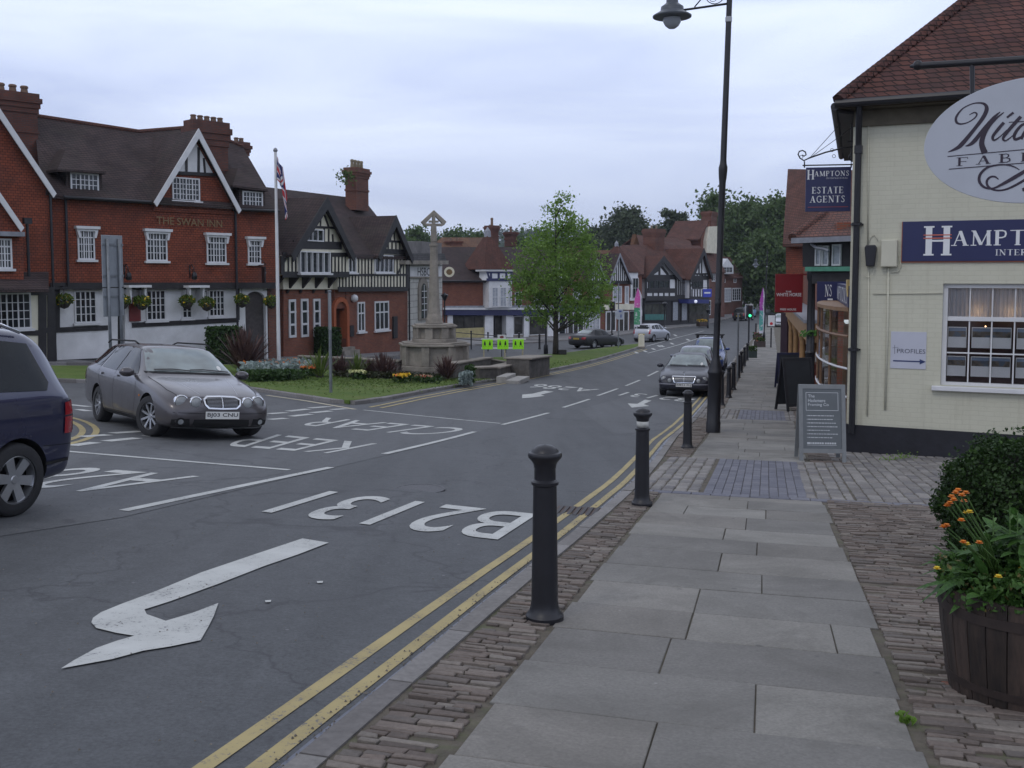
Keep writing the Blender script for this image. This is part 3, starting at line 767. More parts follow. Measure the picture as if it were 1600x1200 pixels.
def road_text(s_, TL, TR, BL, BR, bold=.014):
    """text whose top faces the camera; the corners are road points, TL the first letter's top"""
    q = [GP(*p).xy for p in (TL, TR, BL, BR)]
    uv, fs = text_geo(s_, bold-.016, 5, 1.03)
    mb = MB(); vs = []
    for u, v_ in uv:
        p = (q[2]*(1-u)+q[3]*u)*(1-v_)+(q[0]*(1-u)+q[1]*u)*v_
        vs.append((p.x, p.y, h(p.x, p.y)+.009))
    mb.add(vs, [f[::-1] for f in fs]); o = mb.build('road_lettering', M['white_mark']); o['kind'] = 'structure'
    bm = bmesh.new(); bm.from_mesh(o.data); bm.normal_update()
    for f in bm.faces:
        if f.normal.z < 0: f.normal_flip()
    bm.to_mesh(o.data); bm.free()
road_text('B2131', (777, 845), (407, 801), (840, 804), (516, 768), .022)
road_text('KEEP', (512, 709), (350, 697), (590, 694), (405, 677))
road_text('CLEAR', (661, 681), (458, 664), (742, 671), (510, 653))
road_text('A286', (165, 772), (-120, 752), (314, 745), (70, 726), .016)
road_text('A286', (918, 613), (822, 605), (937, 608.5), (842, 600), .02)
road_text('B2131', (1069, 628), (965, 618), (1088, 624), (980, 613), .02)
for (x, y) in [(419, 941), (500, 911)]: pxpoly([(x-5, y-1), (x+5, y-1.5), (x+4, y+1.5), (x-4, y+2)], 'paint_spot')
for (x, y) in [(1046, 530), (1030, 541), (1055, 524), (1002, 534), (994, 551), (1008, 549), (1021, 545.5), (1035, 541), (1050, 537), (1075, 531), (1093, 527)]: pxline([(x-2.2, y-1.2), (x+2.2, y+1.2)], .2)
pxline([(1010, 541), (1060, 527), (1100, 517)], .1); pxline([(1012, 552), (1060, 539), (1110, 522)], .1)

# covers and debris
for px, py, r_, lb in ((655, 765, .30, 'round iron manhole cover in the near lane'), (560, 905, .0, '')):
    if r_:
        g0 = GP(px, py); t_ = thing('manhole_cover', lb, 'manhole cover', (g0.x, g0.y, g0.z+.004)); mb = MB(); mb.lathe([(r_, -.01), (r_, .006), (r_-.03, .008), (r_-.035, .004), (0, .004)], 28); mb.build('cover', simple('worn_iron_cover', (.06, .06, .065), .55, .3, 20, bmp=.6, bsc=60), t_)
rg = np.random.default_rng(3); mb = MB()
for i in range(2600):
    t_ = 2+abs(rg.normal())*9; s_ = ks(t_)-.02-abs(rg.normal())*.07 if rg.random() < .7 else ks(t_)-rg.random()*5
    x, y = ST(s_, t_); z = h(x, y)+.008; r_ = .003+.006*rg.random(); a = rg.random()*6
    mb.add([(x+r_*math.cos(a), y+r_*math.sin(a), z), (x+r_*math.cos(a+2.2), y+r_*math.sin(a+2.2), z), (x+r_*math.cos(a+4.1), y+r_*math.sin(a+4.1), z), (x, y, z+r_)], [(0, 1, 3), (1, 2, 3), (2, 0, 3)])
tag(mb.build('grit', simple('road_grit', (.16, .145, .125), .9, .4, 50)), kind='stuff', label='grit lying along the gutter')
# ============================================================ BUILDINGS
class Fac:
    """a facade plane between two points given as picture column and distance; local x along it, y inward, z up"""
    def __init__(s, name, label, cat, a, b, group=None, dz=0.0):
        pa = P(a[0], 430, a[1]); pb = P(b[0], 430, b[1])
        s.O = Vector((pa.x, pa.y, h(pa.x, pa.y)+.1+dz)); d = Vector((pb.x-pa.x, pb.y-pa.y)); s.len = d.length
        s.ang = math.atan2(d.y, d.x); s.U = Vector((math.cos(s.ang), math.sin(s.ang), 0)); s.In = Vector((-math.sin(s.ang), math.cos(s.ang), 0))
        s.root = thing(name, label, cat, s.O, s.ang, group)
        s.k = 0
    def l(s, px, py, yo=0.0):
        d = ray(px, py); o = s.O+s.In*yo
        k = (o-CAM).dot(s.In)/d.dot(s.In); p = CAM+d*k-s.O
        return (p.dot(s.U), p.z)
    def w(s, px, py, yo=0.0):
        x, z = s.l(px, py, yo); return (x, yo, z)
    def part(s, name, mb, mat, parent=None, **kw): return mb.build(name, mat, parent or s.root, **kw)
    def poly(s, name, pts, y0, y1, mat, parent=None):      # pts in picture coordinates on the plane y0
        mb = MB(); mb.prism([s.l(px, py, y0) for px, py in pts], y0, y1); return s.part(name, mb, mat, parent)
    def roof(s, name, pts3, mat, th=.14, parent=None):     # pts3: list of polygons of (px,py,yo) or local 3D vectors
        mb = MB()
        for pg in pts3:
            q = [Vector(p) for p in pg]; n = len(q)
            mb.add([tuple(p) for p in q]+[(p.x, p.y, p.z-th) for p in q], [list(range(n)), list(range(2*n-1, n-1, -1))]+[[i, i+n, (i+1) % n+n, (i+1) % n] for i in range(n)])
        return s.part(name, mb, mat, parent)
def window(F, x0, x1, z0, z1, lights=3, rows=3, y=0.0, frame='white_paint', glass_='glass', fw=.06, proud=.06, bars=True, sill=None, parent=None, name='window', bw=.028, vb=1, transom=None):
    if x0 > x1: x0, x1 = x1, x0
    if z0 > z1: z0, z1 = z1, z0
    mb = MB(); a, b_ = y-proud, y+.02
    mb.box(x0, x1, a, b_, z0, z0+fw); mb.box(x0, x1, a, b_, z1-fw, z1); mb.box(x0, x0+fw, a+.001, b_, z0+fw, z1-fw); mb.box(x1-fw, x1, a+.001, b_, z0+fw, z1-fw)
    iw = (x1-x0-2*fw)/lights
    for i in range(1, lights): mb.box(x0+fw+iw*i-fw*.4, x0+fw+iw*i+fw*.4, a+.004, b_, z0+fw, z1-fw)
    if bars:
        for i in range(lights):
            for v_ in range(1, vb+1):
                c = x0+fw+iw*(i+v_/(vb+1)); mb.box(c-bw/2, c+bw/2, a+.016, b_-.004, z0+fw, z1-fw)
        for r in range(1, rows):
            c = z0+fw+(z1-z0-2*fw)*r/rows; mb.box(x0+fw, x1-fw, a+.02, b_-.006, c-bw/2, c+bw/2)
    if transom: mb.box(x0+fw, x1-fw, a+.002, b_-.002, z0+(z1-z0)*transom-fw*.4, z0+(z1-z0)*transom+fw*.4)
    if sill: mb.box(x0-.08, x1+.08, y-proud-.09, y+.02, z0-.09, z0-.002)
    par = parent or F.root
    f = mb.build(name, M[frame], par)
    p = MB(); p.box(x0+fw*.6, x1-fw*.6, y-.022, y+.03, z0+fw*.6, z1-fw*.6); p.build('pane', M[glass_], f)
    return f
def pwin(F, r, lights=3, rows=3, y=0.0, **kw):
    x0, z1 = F.l(r[0], r[1], y); x1, z0 = F.l(r[2], r[3], y)
    return window(F, x0, x1, z0, z1, lights, rows, y, **kw)
M['pot'] = simple('clay_pot', (.16, .10, .07), .8, .25, 8)
M['pot_pale'] = simple('buff_clay_pot', (.20, .165, .11), .8, .2, 8)
M['brick_cap'] = stonemat('weathered_brick_cap', (.13, .09, .07), .3, 5)
M['stack_brick'] = brick('sooty_stack_brick', (.17, .06, .042), (.12, .05, .042), (.10, .075, .065), var=.3)
def chimney(F, px0, px1, pyt, pyb, yo, dep, pots=4, mat='stack_brick', potmat='pot', tall=.35, cap=.25, pr=.13, name='chimney', parent=None):
    x0, zt = F.l(px0, pyt, yo); x1, zb = F.l(px1, pyb, yo)
    mb = MB(); hgt = zt-zb
    mb.box(x0, x1, yo, yo+dep, zb, zt-.55*hgt*cap*2)
    z = zt-.55*hgt*cap*2; n = 4; st = (zt-z)/n
    for i, g in enumerate((.05, .10, .16, .08)): mb.box(x0-g, x1+g, yo-g, yo+dep+g, z+i*st, z+(i+1)*st)
    mb.box(x0-.04, x1+.04, yo-.04, yo+dep+.04, zb+hgt*.45, zb+hgt*.45+.12)
    c = F.part(name, mb, M[mat], parent)
    for i in range(pots):
        cx = x0+(x1-x0)*(i+.5)/pots; pm = MB()
        pm.lathe([(pr*1.05, 0), (pr*.95, tall*.25), (pr*.8, tall*.7), (pr*1.0, tall*.74), (pr*1.0, tall*.9), (pr*.7, tall), (pr*.6, tall*.9)], 10, (cx, yo+dep/2, zt))
        pm.build('chimney_pot', M[potmat], c, smooth=True, auto=35)
    return c
def gable_roof(F, apex, lf, rt, yf, yb, mat, over=.25, th=.14, name='roof', parent=None, board=None, bw=.26, yboard=None):
    """ridge running inward from a front gable; apex/lf/rt are picture points on plane yf"""
    ax, az = F.l(*apex, yf); lx, lz = F.l(*lf, yf); rx, rz = F.l(*rt, yf)
    o = F.roof(name, [[(ax, yf-over, az), (ax, yb, az), (lx, yb, lz), (lx, yf-over, lz)], [(ax, yf-over, az), (rx, yf-over, rz), (rx, yb, rz), (ax, yb, az)]], M[mat], th, parent)
    if board:
        mb = MB(); y = yf-over-.03
        for (ex, ez) in ((lx, lz), (rx, rz)):
            d = Vector((ex-ax, ez-az)).normalized(); nrm = Vector((d.y, -d.x));
            if nrm.y > 0: nrm = -nrm
            q = [(ax, az+.03), (ex+d.x*.1, ez+d.y*.1+.03), (ex+d.x*.1+nrm.x*bw*.6, ez+d.y*.1+nrm.y*bw), (ax, az-bw*1.5)]
            mb.prism(q, y-.03, y+.028)
        F.part('bargeboard', mb, M[board], parent)
    return o
def timbers(F, segs, y, mat='black_wood', w_=.16, proud=.04, name='timber_frame', parent=None):
    mb = MB()
    for i, sg in enumerate(segs):
        a = F.l(*sg[0], y); b_ = F.l(*sg[1], y); wd = sg[2] if len(sg) > 2 else w_
        d = Vector((b_[0]-a[0], b_[1]-a[1])).normalized(); q = Vector((-d.y, d.x))*wd/2
        pr = proud+.0015*(i % 11)
        mb.prism([(a[0]+q.x, a[1]+q.y), (a[0]-q.x, a[1]-q.y), (b_[0]-q.x, b_[1]-q.y), (b_[0]+q.x, b_[1]+q.y)], y-pr, y+.01)
    return F.part(name, mb, M[mat], parent)
def drain(F, px, pyt, pyb, y, mat='black_iron', r=.055):
    x, zt = F.l(px, pyt, y); _, zb = F.l(px, pyb, y)
    mb = MB(); mb.tube([(x, y-.09, zb), (x, y-.09, zt)], r, 8); mb.box(x-.14, x+.14, y-.2, y-.001, zt, zt+.22)
    for k in range(1, 4): z = zb+(zt-zb)*k/4; mb.tube([(x, y-.09, z), (x, y-.09, z+.06)], r+.02, 8)
    return F.part('downpipe', mb, M[mat], smooth=False)
def gutter(F, a, b_, y, mat='black_iron'):
    p, q = F.w(*a, y), F.w(*b_, y); mb = MB(); mb.tube([p, q], .065, 8); return F.part('gutter', mb, M[mat])

# ------------------------------------------------------------ the inn
F = Fac('inn', 'long two storey red tile-hung inn with white ground floor, white gable and three chimney stacks', 'inn', (80, 40), (430, 47.5))
SW = F; r = F.root
F.poly('upper_wall', [(72, 447), (434, 445.5), (434, 322), (366, 320), (303, 316), (72, 300)], 0, 8, M['tilehang'])
# ground floor white wall, with real doorway recess
F.poly('ground_floor_wall', [(80, 620), (184, 620), (184, 448), (80, 448)], .3, 7.9, M['white_render'])
F.poly('ground_floor_wall', [(195.5, 620), (371, 620), (371, 448), (195.5, 448)], .3, 7.9, M['white_render'])
F.poly('ground_floor_wall', [(184, 482), (195.5, 482), (195.5, 448), (184, 448)], .3, 7.9, M['white_render'])
x0, zt = F.l(184, 483, .3); x1, zb = F.l(195.5, 545, .3)
mb = MB(); mb.box(x0, x1, .55, .62, zb-.8, zt); F.part('door', mb, M['black_wood'])
# arched carriage entrance at the right end
xa0, za1 = F.l(371, 448, .3); xa1, za0 = F.l(420, 620, .3); ox0, oz = F.l(383, 470, .3); ox1, _ = F.l(415, 470, .3)
mb = MB(); mb.box(xa0, ox0, .3, .55, za0, za1); mb.box(ox1, xa1, .3, .55, za0, za1)
arc = [(ox0+(ox1-ox0)*(1-math.cos(a*math.pi/12))/2, oz+math.sin(a*math.pi/12)*.42) for a in range(13)]
for i in range(12):
    mb.prism([arc[i], arc[i+1], (arc[i+1][0], za1), (arc[i][0], za1)], .3, .55)
F.part('ground_floor_wall', mb, M['white_render'])
mb = MB(); mb.box(ox0, ox1, .49, .54, za0, za1-.05); F.part('gate', mb, simple('dark_gate_boards', (.07, .06, .06), .8, .3, 6))
mb = MB(); xx0, _ = F.l(419.5, 500, .3); xx1, _ = F.l(434, 500, .3); mb.box(xx0, xx1, .31, 2, za0, za1); F.part('end_pier', mb, M['dark_brick'])
timbers(F, [((78, 447), (434, 446), .28), ], 0, proud=.06)
timbers(F, [((82, 516), (168, 512), .20), ((206, 508), (371, 500), .20), ((82, 568), (184, 563), .26), ((195.5, 563), (371, 558), .22), ((82, 450), (82, 600), .26), ((90, 450), (90, 512), .14), ((371.5, 450), (371.5, 500), .12)], .3, proud=.05, name='dado_and_plinth')
for rc, li in (((120, 357, 148, 406), 3), ((227, 361, 261, 408), 3), ((322, 367, 353, 411), 3), ((386.5, 373, 407, 412), 2)):
    f = pwin(F, rc, li, 4, transom=.72, sill=True)
    x0, zt = F.l(rc[0]-2.5, rc[1], 0); x1, _ = F.l(rc[2]+3, rc[1], 0); mb = MB()
    mb.prism([(x0, zt-.02), (x1, zt-.02), (x1-.08, zt-.36), (x1-.17, zt-.36), (x1-.13, zt-.1), (x0+.13, zt-.1), (x0+.17, zt-.36), (x0+.08, zt-.36)], -.16, 0)
    mb.box(x0-.05, x1+.05, -.24, 0, zt-.01, zt+.1); mb.build('window_hood', M['white_paint'], f)
for rc, li in (((115, 454, 151, 504), 4), ((227, 453, 259, 500), 4), ((283, 457, 300, 497), 2), ((325, 453, 351, 494), 4)): pwin(F, rc, li, 4, .3, vb=0, sill=True)
# main roof with its sagging ridge
e0, e1 = F.w(66, 303, -.3), F.w(303, 318, -.3); e2 = F.w(436, 327, -.3)
r0, r1, r2, r3 = F.w(52, 181, 4), F.w(217, 206, 4), F.w(303, 199, 4), F.w(379, 229, 4)
back = lambda p: (p[0], 8.3, e0[2])
mid = F.w(190, 311, -.3)
F.roof('roof', [[e0, mid, r1, r0], [mid, e1, r2, r1], [e1, e2, r3, r2], [r0, r1, back(r1), back(r0)], [r1, r2, back(r2), back(r1)], [r2, r3, back(r3), back(r2)], [e2, (e2[0], 8.3, e0[2]), r3]], M['roof_brown'])
mb = MB()
for a, b_ in ((r0, r1), (r1, r2), (r2, r3)): mb.tube([a, b_], .11, 8)
F.part('ridge_tiles', mb, M['roof_red'])
# big white gable
F.poly('gable_wall', [(240, 320), (303, 210), (366, 327), (366, 335), (240, 330)], -.08, 3.5, M['tilehang'])
gable_roof(F, (303, 203), (235, 315), (368, 327), -.08, 4.2, 'roof_brown', .35, board='white_paint', bw=.26)
F.poly('gable_panel', [(273, 268), (302.5, 216), (333, 271)], -.13, -.07, M['white_render'])
timbers(F, [((291, 268), (291, 236), .1), ((310, 269), (310, 230), .1), ((320, 270), (318, 247), .08), ((273, 270), (336, 273), .14)], -.13)
pwin(F, (268, 276, 312, 315), 4, 4, -.08, sill=True)
# dormers
def dormer(F, rc, eave, top, yf, lights, mat='roof_brown'):
    x0, zt = F.l(rc[0], rc[1], yf); x1, zb = F.l(rc[2], rc[3], yf)
    mb = MB(); mb.box(x0-.15, x1+.15, yf, yf+2.6, zb-.12, zt+.1); d = F.part('dormer', mb, M['roof_brown'])
    window(F, x0, x1, zb, zt, lights, 3, yf, parent=d)
    a, b_ = F.w(eave[0], eave[1], yf-.3), F.w(eave[2], eave[3], yf-.3); c0, c1 = F.w(top[0], top[1], yf+1.1), F.w(top[2], top[3], yf+1.1)
    bk = yf+3.2
    rf = F.roof('dormer_roof', [[a, b_, c1, c0], [b_, (b_[0], bk, b_[2]), (c1[0], bk, c1[2]), c1], [(a[0], bk, a[2]), a, c0, (c0[0], bk, c0[2])], [c0, c1, (c1[0], bk, c1[2]), (c0[0], bk, c0[2])]], M[mat], .1, parent=d)
dormer(F, (109, 269, 154, 301), (90, 264, 166, 268), (103, 233, 116, 232), .15, 3)
dormer(F, (378, 298, 410, 324), (364, 289, 418, 296), (372, 262, 384, 262), -.1, 3)
chimney(F, 2, 61, 140, 260, 2.6, 1.3, 3, tall=.38, pr=.16)
chimney(F, 303, 358, 186, 330, 1.6, .7, 5, tall=.26, pr=.14)
chimney(F, 372, 389, 221, 300, 5.2, .8, 2, tall=.25)
drain(F, 101, 312, 446, 0); drain(F, 366, 330, 560, 0); gutter(F, (100, 308), (236, 316), -.42); gutter(F, (370, 327), (436, 330), -.42)
for (cx, cy, dn) in ((306, 344, 0),):
    mb = MB(); x0, z0 = F.l(244, 350, -.05); x1, z1 = F.l(346, 337, -.05)
    uv, fs = text_geo('THE SWAN INN', .01)
    pts = [(x0+(x1-x0)*u, F.l(244+102*u, 350+6*u, 0)[1]+.32*v_) for u, v_ in uv]
    mb.add([(a, -.10, b_) for a, b_ in pts], fs); F.part('lettering', mb, M['gold'])
# brackets and hoods over the doorways
mb = MB()
for px in (196, 289):
    mb = MB(); x, z = F.l(px, 455, 0); mb.box(x-.1, x+.9, -.5, .3, z+.15, z+.25); mb.prism([(x, z+.15), (x+.12, z+.15), (x+.12, z-.5)], -.3, .3); mb.prism([(x+.8, z+.15), (x+.68, z+.15), (x+.68, z-.5)], -.3, .3)
    F.part('door_hood', mb, M['white_paint'])
mb = MB(); x, z = F.l(211, 485, .3); mb.box(x-.28, x+.2, .2, .3, z-.45, z+.55); F.part('notice_board', mb, simple('dark_red_board', (.16, .02, .02), .5))
for px in (196, 298):
    x, z = F.l(px, 425, -.1); mb = MB(); mb.tube([(x, -.02, z-.25), (x, -.02, z+.3)], .025, 6); mb.tube([(x, -.02, z+.2), (x-.06, -.3, z+.32), (x-.1, -.5, z+.2), (x-.06, -.5, z+.02)], .02, 6); mb.lathe([(.05, z+.0), (.1, z-.05), (.13, z-.3), (.05, z-.34)], 8, (x-.06, -.5, 0)); mb.tube([(x, -.02, z-.1), (x+.05, -.25, z-.2), (x+.02, -.35, z-.05), (x, -.2, z+.1)], .016, 6); F.part('wall_lamp', mb, M['black_iron'], smooth=True)
x, z = F.l(412, 429, -1.0); p_ = F.O+F.U*x+F.In*(-1.0)+Vector((0, 0, z)); s_ = thing('inn_sign', 'black hanging inn sign with a white bird shape at the right end of the inn', 'sign', p_, F.ang+R(70))
mb = MB(); mb.box(-.3, .3, -.03, .03, -.38, .36); mb.build('board', M['black_iron'], s_, bevel=.01)
mb = MB(); mb.ball((.02, -.035, -.1), .15, 12, sq=(1.1, .1, .7)); mb.tube([(-.1, -.04, -.08), (-.16, -.04, .08), (-.08, -.04, .2), (.0, -.04, .16)], .03, 6); mb.build('painted_bird', M['white_paint'], s_, smooth=True)
mb = MB(); mb.bar((-.45, 0, .42), (.9, 0, .42), .04, .04); mb.tube([(-.4, 0, .44), (0, 0, .56), (.5, 0, .7), (.9, 0, .75)], .018, 6); mb.build('bracket', M['black_iron'], s_)
# left wing with its gable
F.poly('wing_wall', [(-90, 470), (75, 470), (76, 300), (-62, 96), (-90, 120)], -.5, 7, M['tilehang'])
gable_roof(F, (-62, 88), (-200, 290), (80, 301), -.5, 6, 'roof_brown', .3, board='white_paint', bw=.24)
drain(F, 77, 305, 570, -.5)
F.poly('wing_wall', [(-90, 440), (37, 440), (37, 352), (27, 350), (0, 312), (-40, 258), (-90, 330)], -1.6, -.4, M['tilehang'])
gable_roof(F, (-40, 250), (-110, 352), (31, 354), -1.6, -.4, 'roof_brown', .2, board='white_paint', bw=.22)
pwin(F, (-24, 372, 19, 420), 4, 4, -1.6, transom=.74, sill=True)
x0, z0 = F.l(-40, 368, -1.6); x1, z1 = F.l(32, 363, -1.6); mb = MB(); mb.box(x0, x1, -2.0, -1.55, z0, z1); F.part('window_hood', mb, M['lead'])
drain(F, 41, 350, 446, -1.2)
a, b_ = F.w(-90, 449, -2.3), F.w(76, 452, -2.3); F.roof('pent_roof', [[a, b_, F.w(76, 425, -.9), F.w(-90, 425, -.9)]], M['roof_brown'], .12)
F.poly('wing_wall', [(-90, 640), (84, 640), (84, 452), (-90, 452)], -1.2, 1, M['cream_render'])
pwin(F, (-30, 458, 49, 513), 4, 4, -1.2, vb=1, frame='white_paint', sill=True)
timbers(F, [((-90, 455), (84, 455), .3), ((66, 455), (66, 640), .3), ((80, 455), (80, 640), .3), ((66, 516), (80, 516), .2), ((-90, 520), (66, 520), .2)], -1.2)

# ------------------------------------------------------------ timber fronted house
F = Fac('timber_framed_house', 'red brick house with black-and-white upper floor, steep twin gables and tall chimney', 'house', (440, 50), (636, 62)); TF = F
F.poly('brick_wall', [(443, 610), (523, 610), (523, 450), (443, 450)], .5, 9, M['red_brick'])
F.poly('brick_wall', [(541, 610), (637, 610), (637, 450), (541, 450)], .2, 9, M['red_brick'])
F.poly('brick_wall', [(523, 482), (541, 482), (541, 450), (523, 450)], .25, 9, M['red_brick'])
mb = MB(); x0, z1 = F.l(523, 484, .7); x1, z0 = F.l(541, 610, .7); mb.box(x0, x1, .9, 1, z0, z1); F.part('door', mb, M['black_wood'])
mb = MB(); cx, cz = F.l(532, 486, .2); ri = (F.l(540.5, 486, .2)[0]-cx)
mo = simple('orange_rubbed_brick', (.34, .09, .035), .8, .15, 8)
arc = [(cx+math.cos(a*math.pi/12)*ri, cz+math.sin(a*math.pi/12)*ri*.9) for a in range(13)]; ar2 = [(cx+(p[0]-cx)*1.42, cz+(p[1]-cz)*1.5) for p in arc]
for i in range(12): mb.prism([arc[i], ar2[i], ar2[i+1], arc[i+1]], .12, .3)
gzb = F.l(532, 552, .2)[1]
mb.box(cx-ri*1.42, cx-ri, .12, .6, gzb, cz); mb.box(cx+ri, cx+ri*1.42, .12, .6, gzb, cz); F.part('door_arch', mb, mo)
for rc in ((450, 468, 462, 527), (469, 467, 481.5, 526), (488.5, 467, 500, 525)): pwin(F, rc, 1, 1, .5, bars=False, transom=.34, fw=.13); 
mb = MB()
for rc in ((450, 468, 462, 527), (469, 467, 481.5, 526), (488.5, 467, 500, 525)):
    x0, z1 = F.l(rc[0], rc[1], .5); x1, z0 = F.l(rc[2], rc[3], .5); zz = z0+(z1-z0)*.67; mb = MB(); mb.box(x0, x1, .43, .5, zz-.05, zz+.05); F.part('window_transom', mb, M['white_paint'])
for rc, li in (((557.5, 472, 569.5, 518), 2), ((584.5, 471, 607, 515), 3)): pwin(F, rc, li, 1, .2, bars=False, transom=.62, fw=.1, sill=True)
mb = MB(); x, z = F.l(550, 466, .2); mb.ball((x, .05, z), .22, 10); F.part('wall_lamp', mb, M['white_paint'], smooth=True)
# upper floor
F.poly('plaster_wall', [(441, 429), (545, 429), (545, 400), (501, 317), (450, 399), (441, 399)], -.25, .9, M['cream_render'])
F.poly('plaster_wall', [(528, 452), (637, 452), (637, 400), (610, 345), (583, 400), (528, 400)], .0, .9, M['cream_render'])
F.poly('cove_plaster', [(443, 452), (528, 452), (528, 429), (441, 429)], .3, .9, M['cream_render'])
seg = [((441, 429), (545, 429), .3), ((441, 398), (545, 398), .22), ((458, 382), (533, 384), .4), ((478, 354), (522, 356), .12), ((441, 400), (441, 429), .3)]
for px in (450, 456, 461.5, 517.5, 523, 528.5, 534, 539): seg.append(((px, 398), (px, 428), .08))
seg += [((470.5, 381), (474, 360), .1), ((506, 381), (506, 357), .1), ((513, 381), (513, 358), .1), ((520, 382), (519, 366), .1), ((493, 354), (497, 330), .1), ((487, 354), (492, 341), .08), ((500, 354), (501, 322), .08), ((513, 355), (506, 335), .1), ((441, 413), (449, 399), .1)]
timbers(F, seg, -.25, w_=.14)
seg = [((528, 452), (637, 451.5), .26), ((528, 429.5), (637, 429.5), .12), ((528, 401), (637, 401), .22), ((636, 402), (636, 450), .35), ((596, 376), (625, 378), .12), ((588, 392), (632, 394), .3)]
for px in range(530, 636, 5):
    seg.append(((px, 431), (px, 449), .075))
    if not (583 < px < 614 or 529 < px < 556): seg.append(((px, 402), (px, 428), .075))
for px in (600, 606, 612, 618, 624): seg.append(((px, 392), (px, 378), .1))
seg += [((603, 376), (604, 357), .09), ((610, 376), (610, 350), .09), ((616, 376), (615, 357), .09), ((621, 428), (632, 404), .12)]
timbers(F, seg, .0, w_=.14)
pwin(F, (477, 357, 504, 378), 3, 1, -.27, bars=False, proud=.1); pwin(F, (465, 392, 513, 427), 5, 1, -.27, bars=False, proud=.16, sill=True)
pwin(F, (531, 402, 555, 426), 4, 1, .0, bars=False, proud=.1, sill=True); pwin(F, (584, 398, 613, 426), 4, 1, .0, bars=False, proud=.1, sill=True)
# brackets under the left bay
mb = MB()
for px in (443, 466, 486, 506, 526):
    mb = MB(); x, z = F.l(px, 431, -.2); _, zl = F.l(px, 458, .3)
    q = bez((-.25, z), (-.1, z-.3), (.3, z-.5), (.45, zl), 6)
    mb.add([(x-.09, a, b_) for a, b_ in q]+[(x-.09, .5, z)]+[(x+.09, a, b_) for a, b_ in q]+[(x+.09, .5, z)], [list(range(8)), list(range(15, 7, -1))]+[[i, i+8, i+9, i+1] for i in range(7)])
    F.part('jetty_bracket', mb, M['black_wood'])
gable_roof(F, (501.5, 308), (446, 397), (545, 400), -.25, 5, 'roof_brown', .35, board='black_wood', bw=.42)
gable_roof(F, (610, 337), (583, 399), (637, 403), 0, 5, 'roof_brown', .35, board='black_wood', bw=.42)
e0, e1 = F.w(424, 398, -.1), F.w(640, 402, -.1); r0, r1 = F.w(414, 292, 4.5), F.w(568, 311, 4.5)
rh = F.w(600, 352, 3)
F.roof('roof', [[e0, e1, rh, r1, r0], [r0, r1, (r1[0], 9.2, e0[2]), (r0[0], 9.2, e0[2])], [e1, (e1[0], 9.2, e0[2]), (r1[0]+.1, 9.2, e0[2]), r1, rh]], M['roof_brown'])
chimney(F, 556, 576, 261, 330, 3.0, .75, 4, 'dark_brick', 'pot_pale', .5, .22, .11)
drain(F, 637, 404, 545, .1)
mb = MB(); x, z = F.l(616, 510, .2); mb.box(x-.25, x+.25, .1, .2, z-.7, z+.6); F.part('notice_board', mb, M['black_wood'])
mb = MB(); x, z = F.l(548, 517, .2); mb.box(x-.2, x+.2, .1, .2, z-.3, z+.3); F.part('notice_board', mb, M['black_wood'])
mb = MB(); x, z = F.l(533, 547, .2); mb.box(x-.8, x+.8, -.5, .2, z-.6, z); mb.box(x-.8, x+.8, -.2, .2, z, z+.15); F.part('door_step', mb, M['stone'])

# ------------------------------------------------------------ stone bank
F = Fac('stone_bank', 'small pale stone bank with arched window and letters on its frieze behind the memorial cross', 'bank', (638, 63), (691, 69)); BK = F
F.poly('stone_wall', [(637, 600), (691, 600), (691, 410), (637, 410)], 0, 8, M['ashlar'])
F.poly('cornice', [(634, 413), (701, 413), (701, 407), (634, 407)], -.6, 8, M['stone'])
F.poly('parapet', [(636, 407), (690, 407), (690, 380), (660, 377), (636, 378)], .6, 6, stonemat('sooty_stone', (.19, .18, .175), .3, 1.5))
F.poly('slate_roof', [(640, 407), (698, 407), (694, 396), (640, 396)], -.2, 1, M['slate'])
F.poly('frieze', [(640, 432), (690, 432), (690, 416), (640, 416)], -.05, 0, M['white_render'])
F.poly('frieze', [(637, 434.5), (691, 434.5), (691, 432), (637, 432)], -.12, 0, M['stone'])
mb = MB(); x0, z1 = F.l(652.5, 418, -.06); x1, z0 = F.l(672, 431, -.06); text_rect(mb, 'HSBC', x0, x1, z0, z1, -.06, bold=.01); F.part('lettering', mb, M['text_black'])
xa, za = F.l(660, 455, 0); ri = .45
for (kk, dpt, mt, rr, b0) in ((0, -.10, M['stone'], 1.9, 500), (1, -.12, M['slate'], 1.0, 497)):
    pts = [(xa+rr*ri*math.cos(a*math.pi/10), za+rr*ri*1.1*math.sin(a*math.pi/10)) for a in range(11)]; zb = F.l(660, b0, 0)[1]
    pts += [(xa-rr*ri, zb), (xa+rr*ri, zb)]
    mb = MB(); mb.prism(pts, dpt, 0); o = F.part('window_surround' if kk == 0 else 'window', mb, mt if kk == 0 else M['glass'])
mb = MB(); mb.box(xa-.02, xa+.02, -.15, -.12, F.l(660, 497, 0)[1], za+.4)
for k in range(4): z = za-.4*k; mb.box(xa-ri, xa+ri, -.15, -.12, z-.02, z+.02)
F.part('glazing_bars', mb, M['white_paint'])

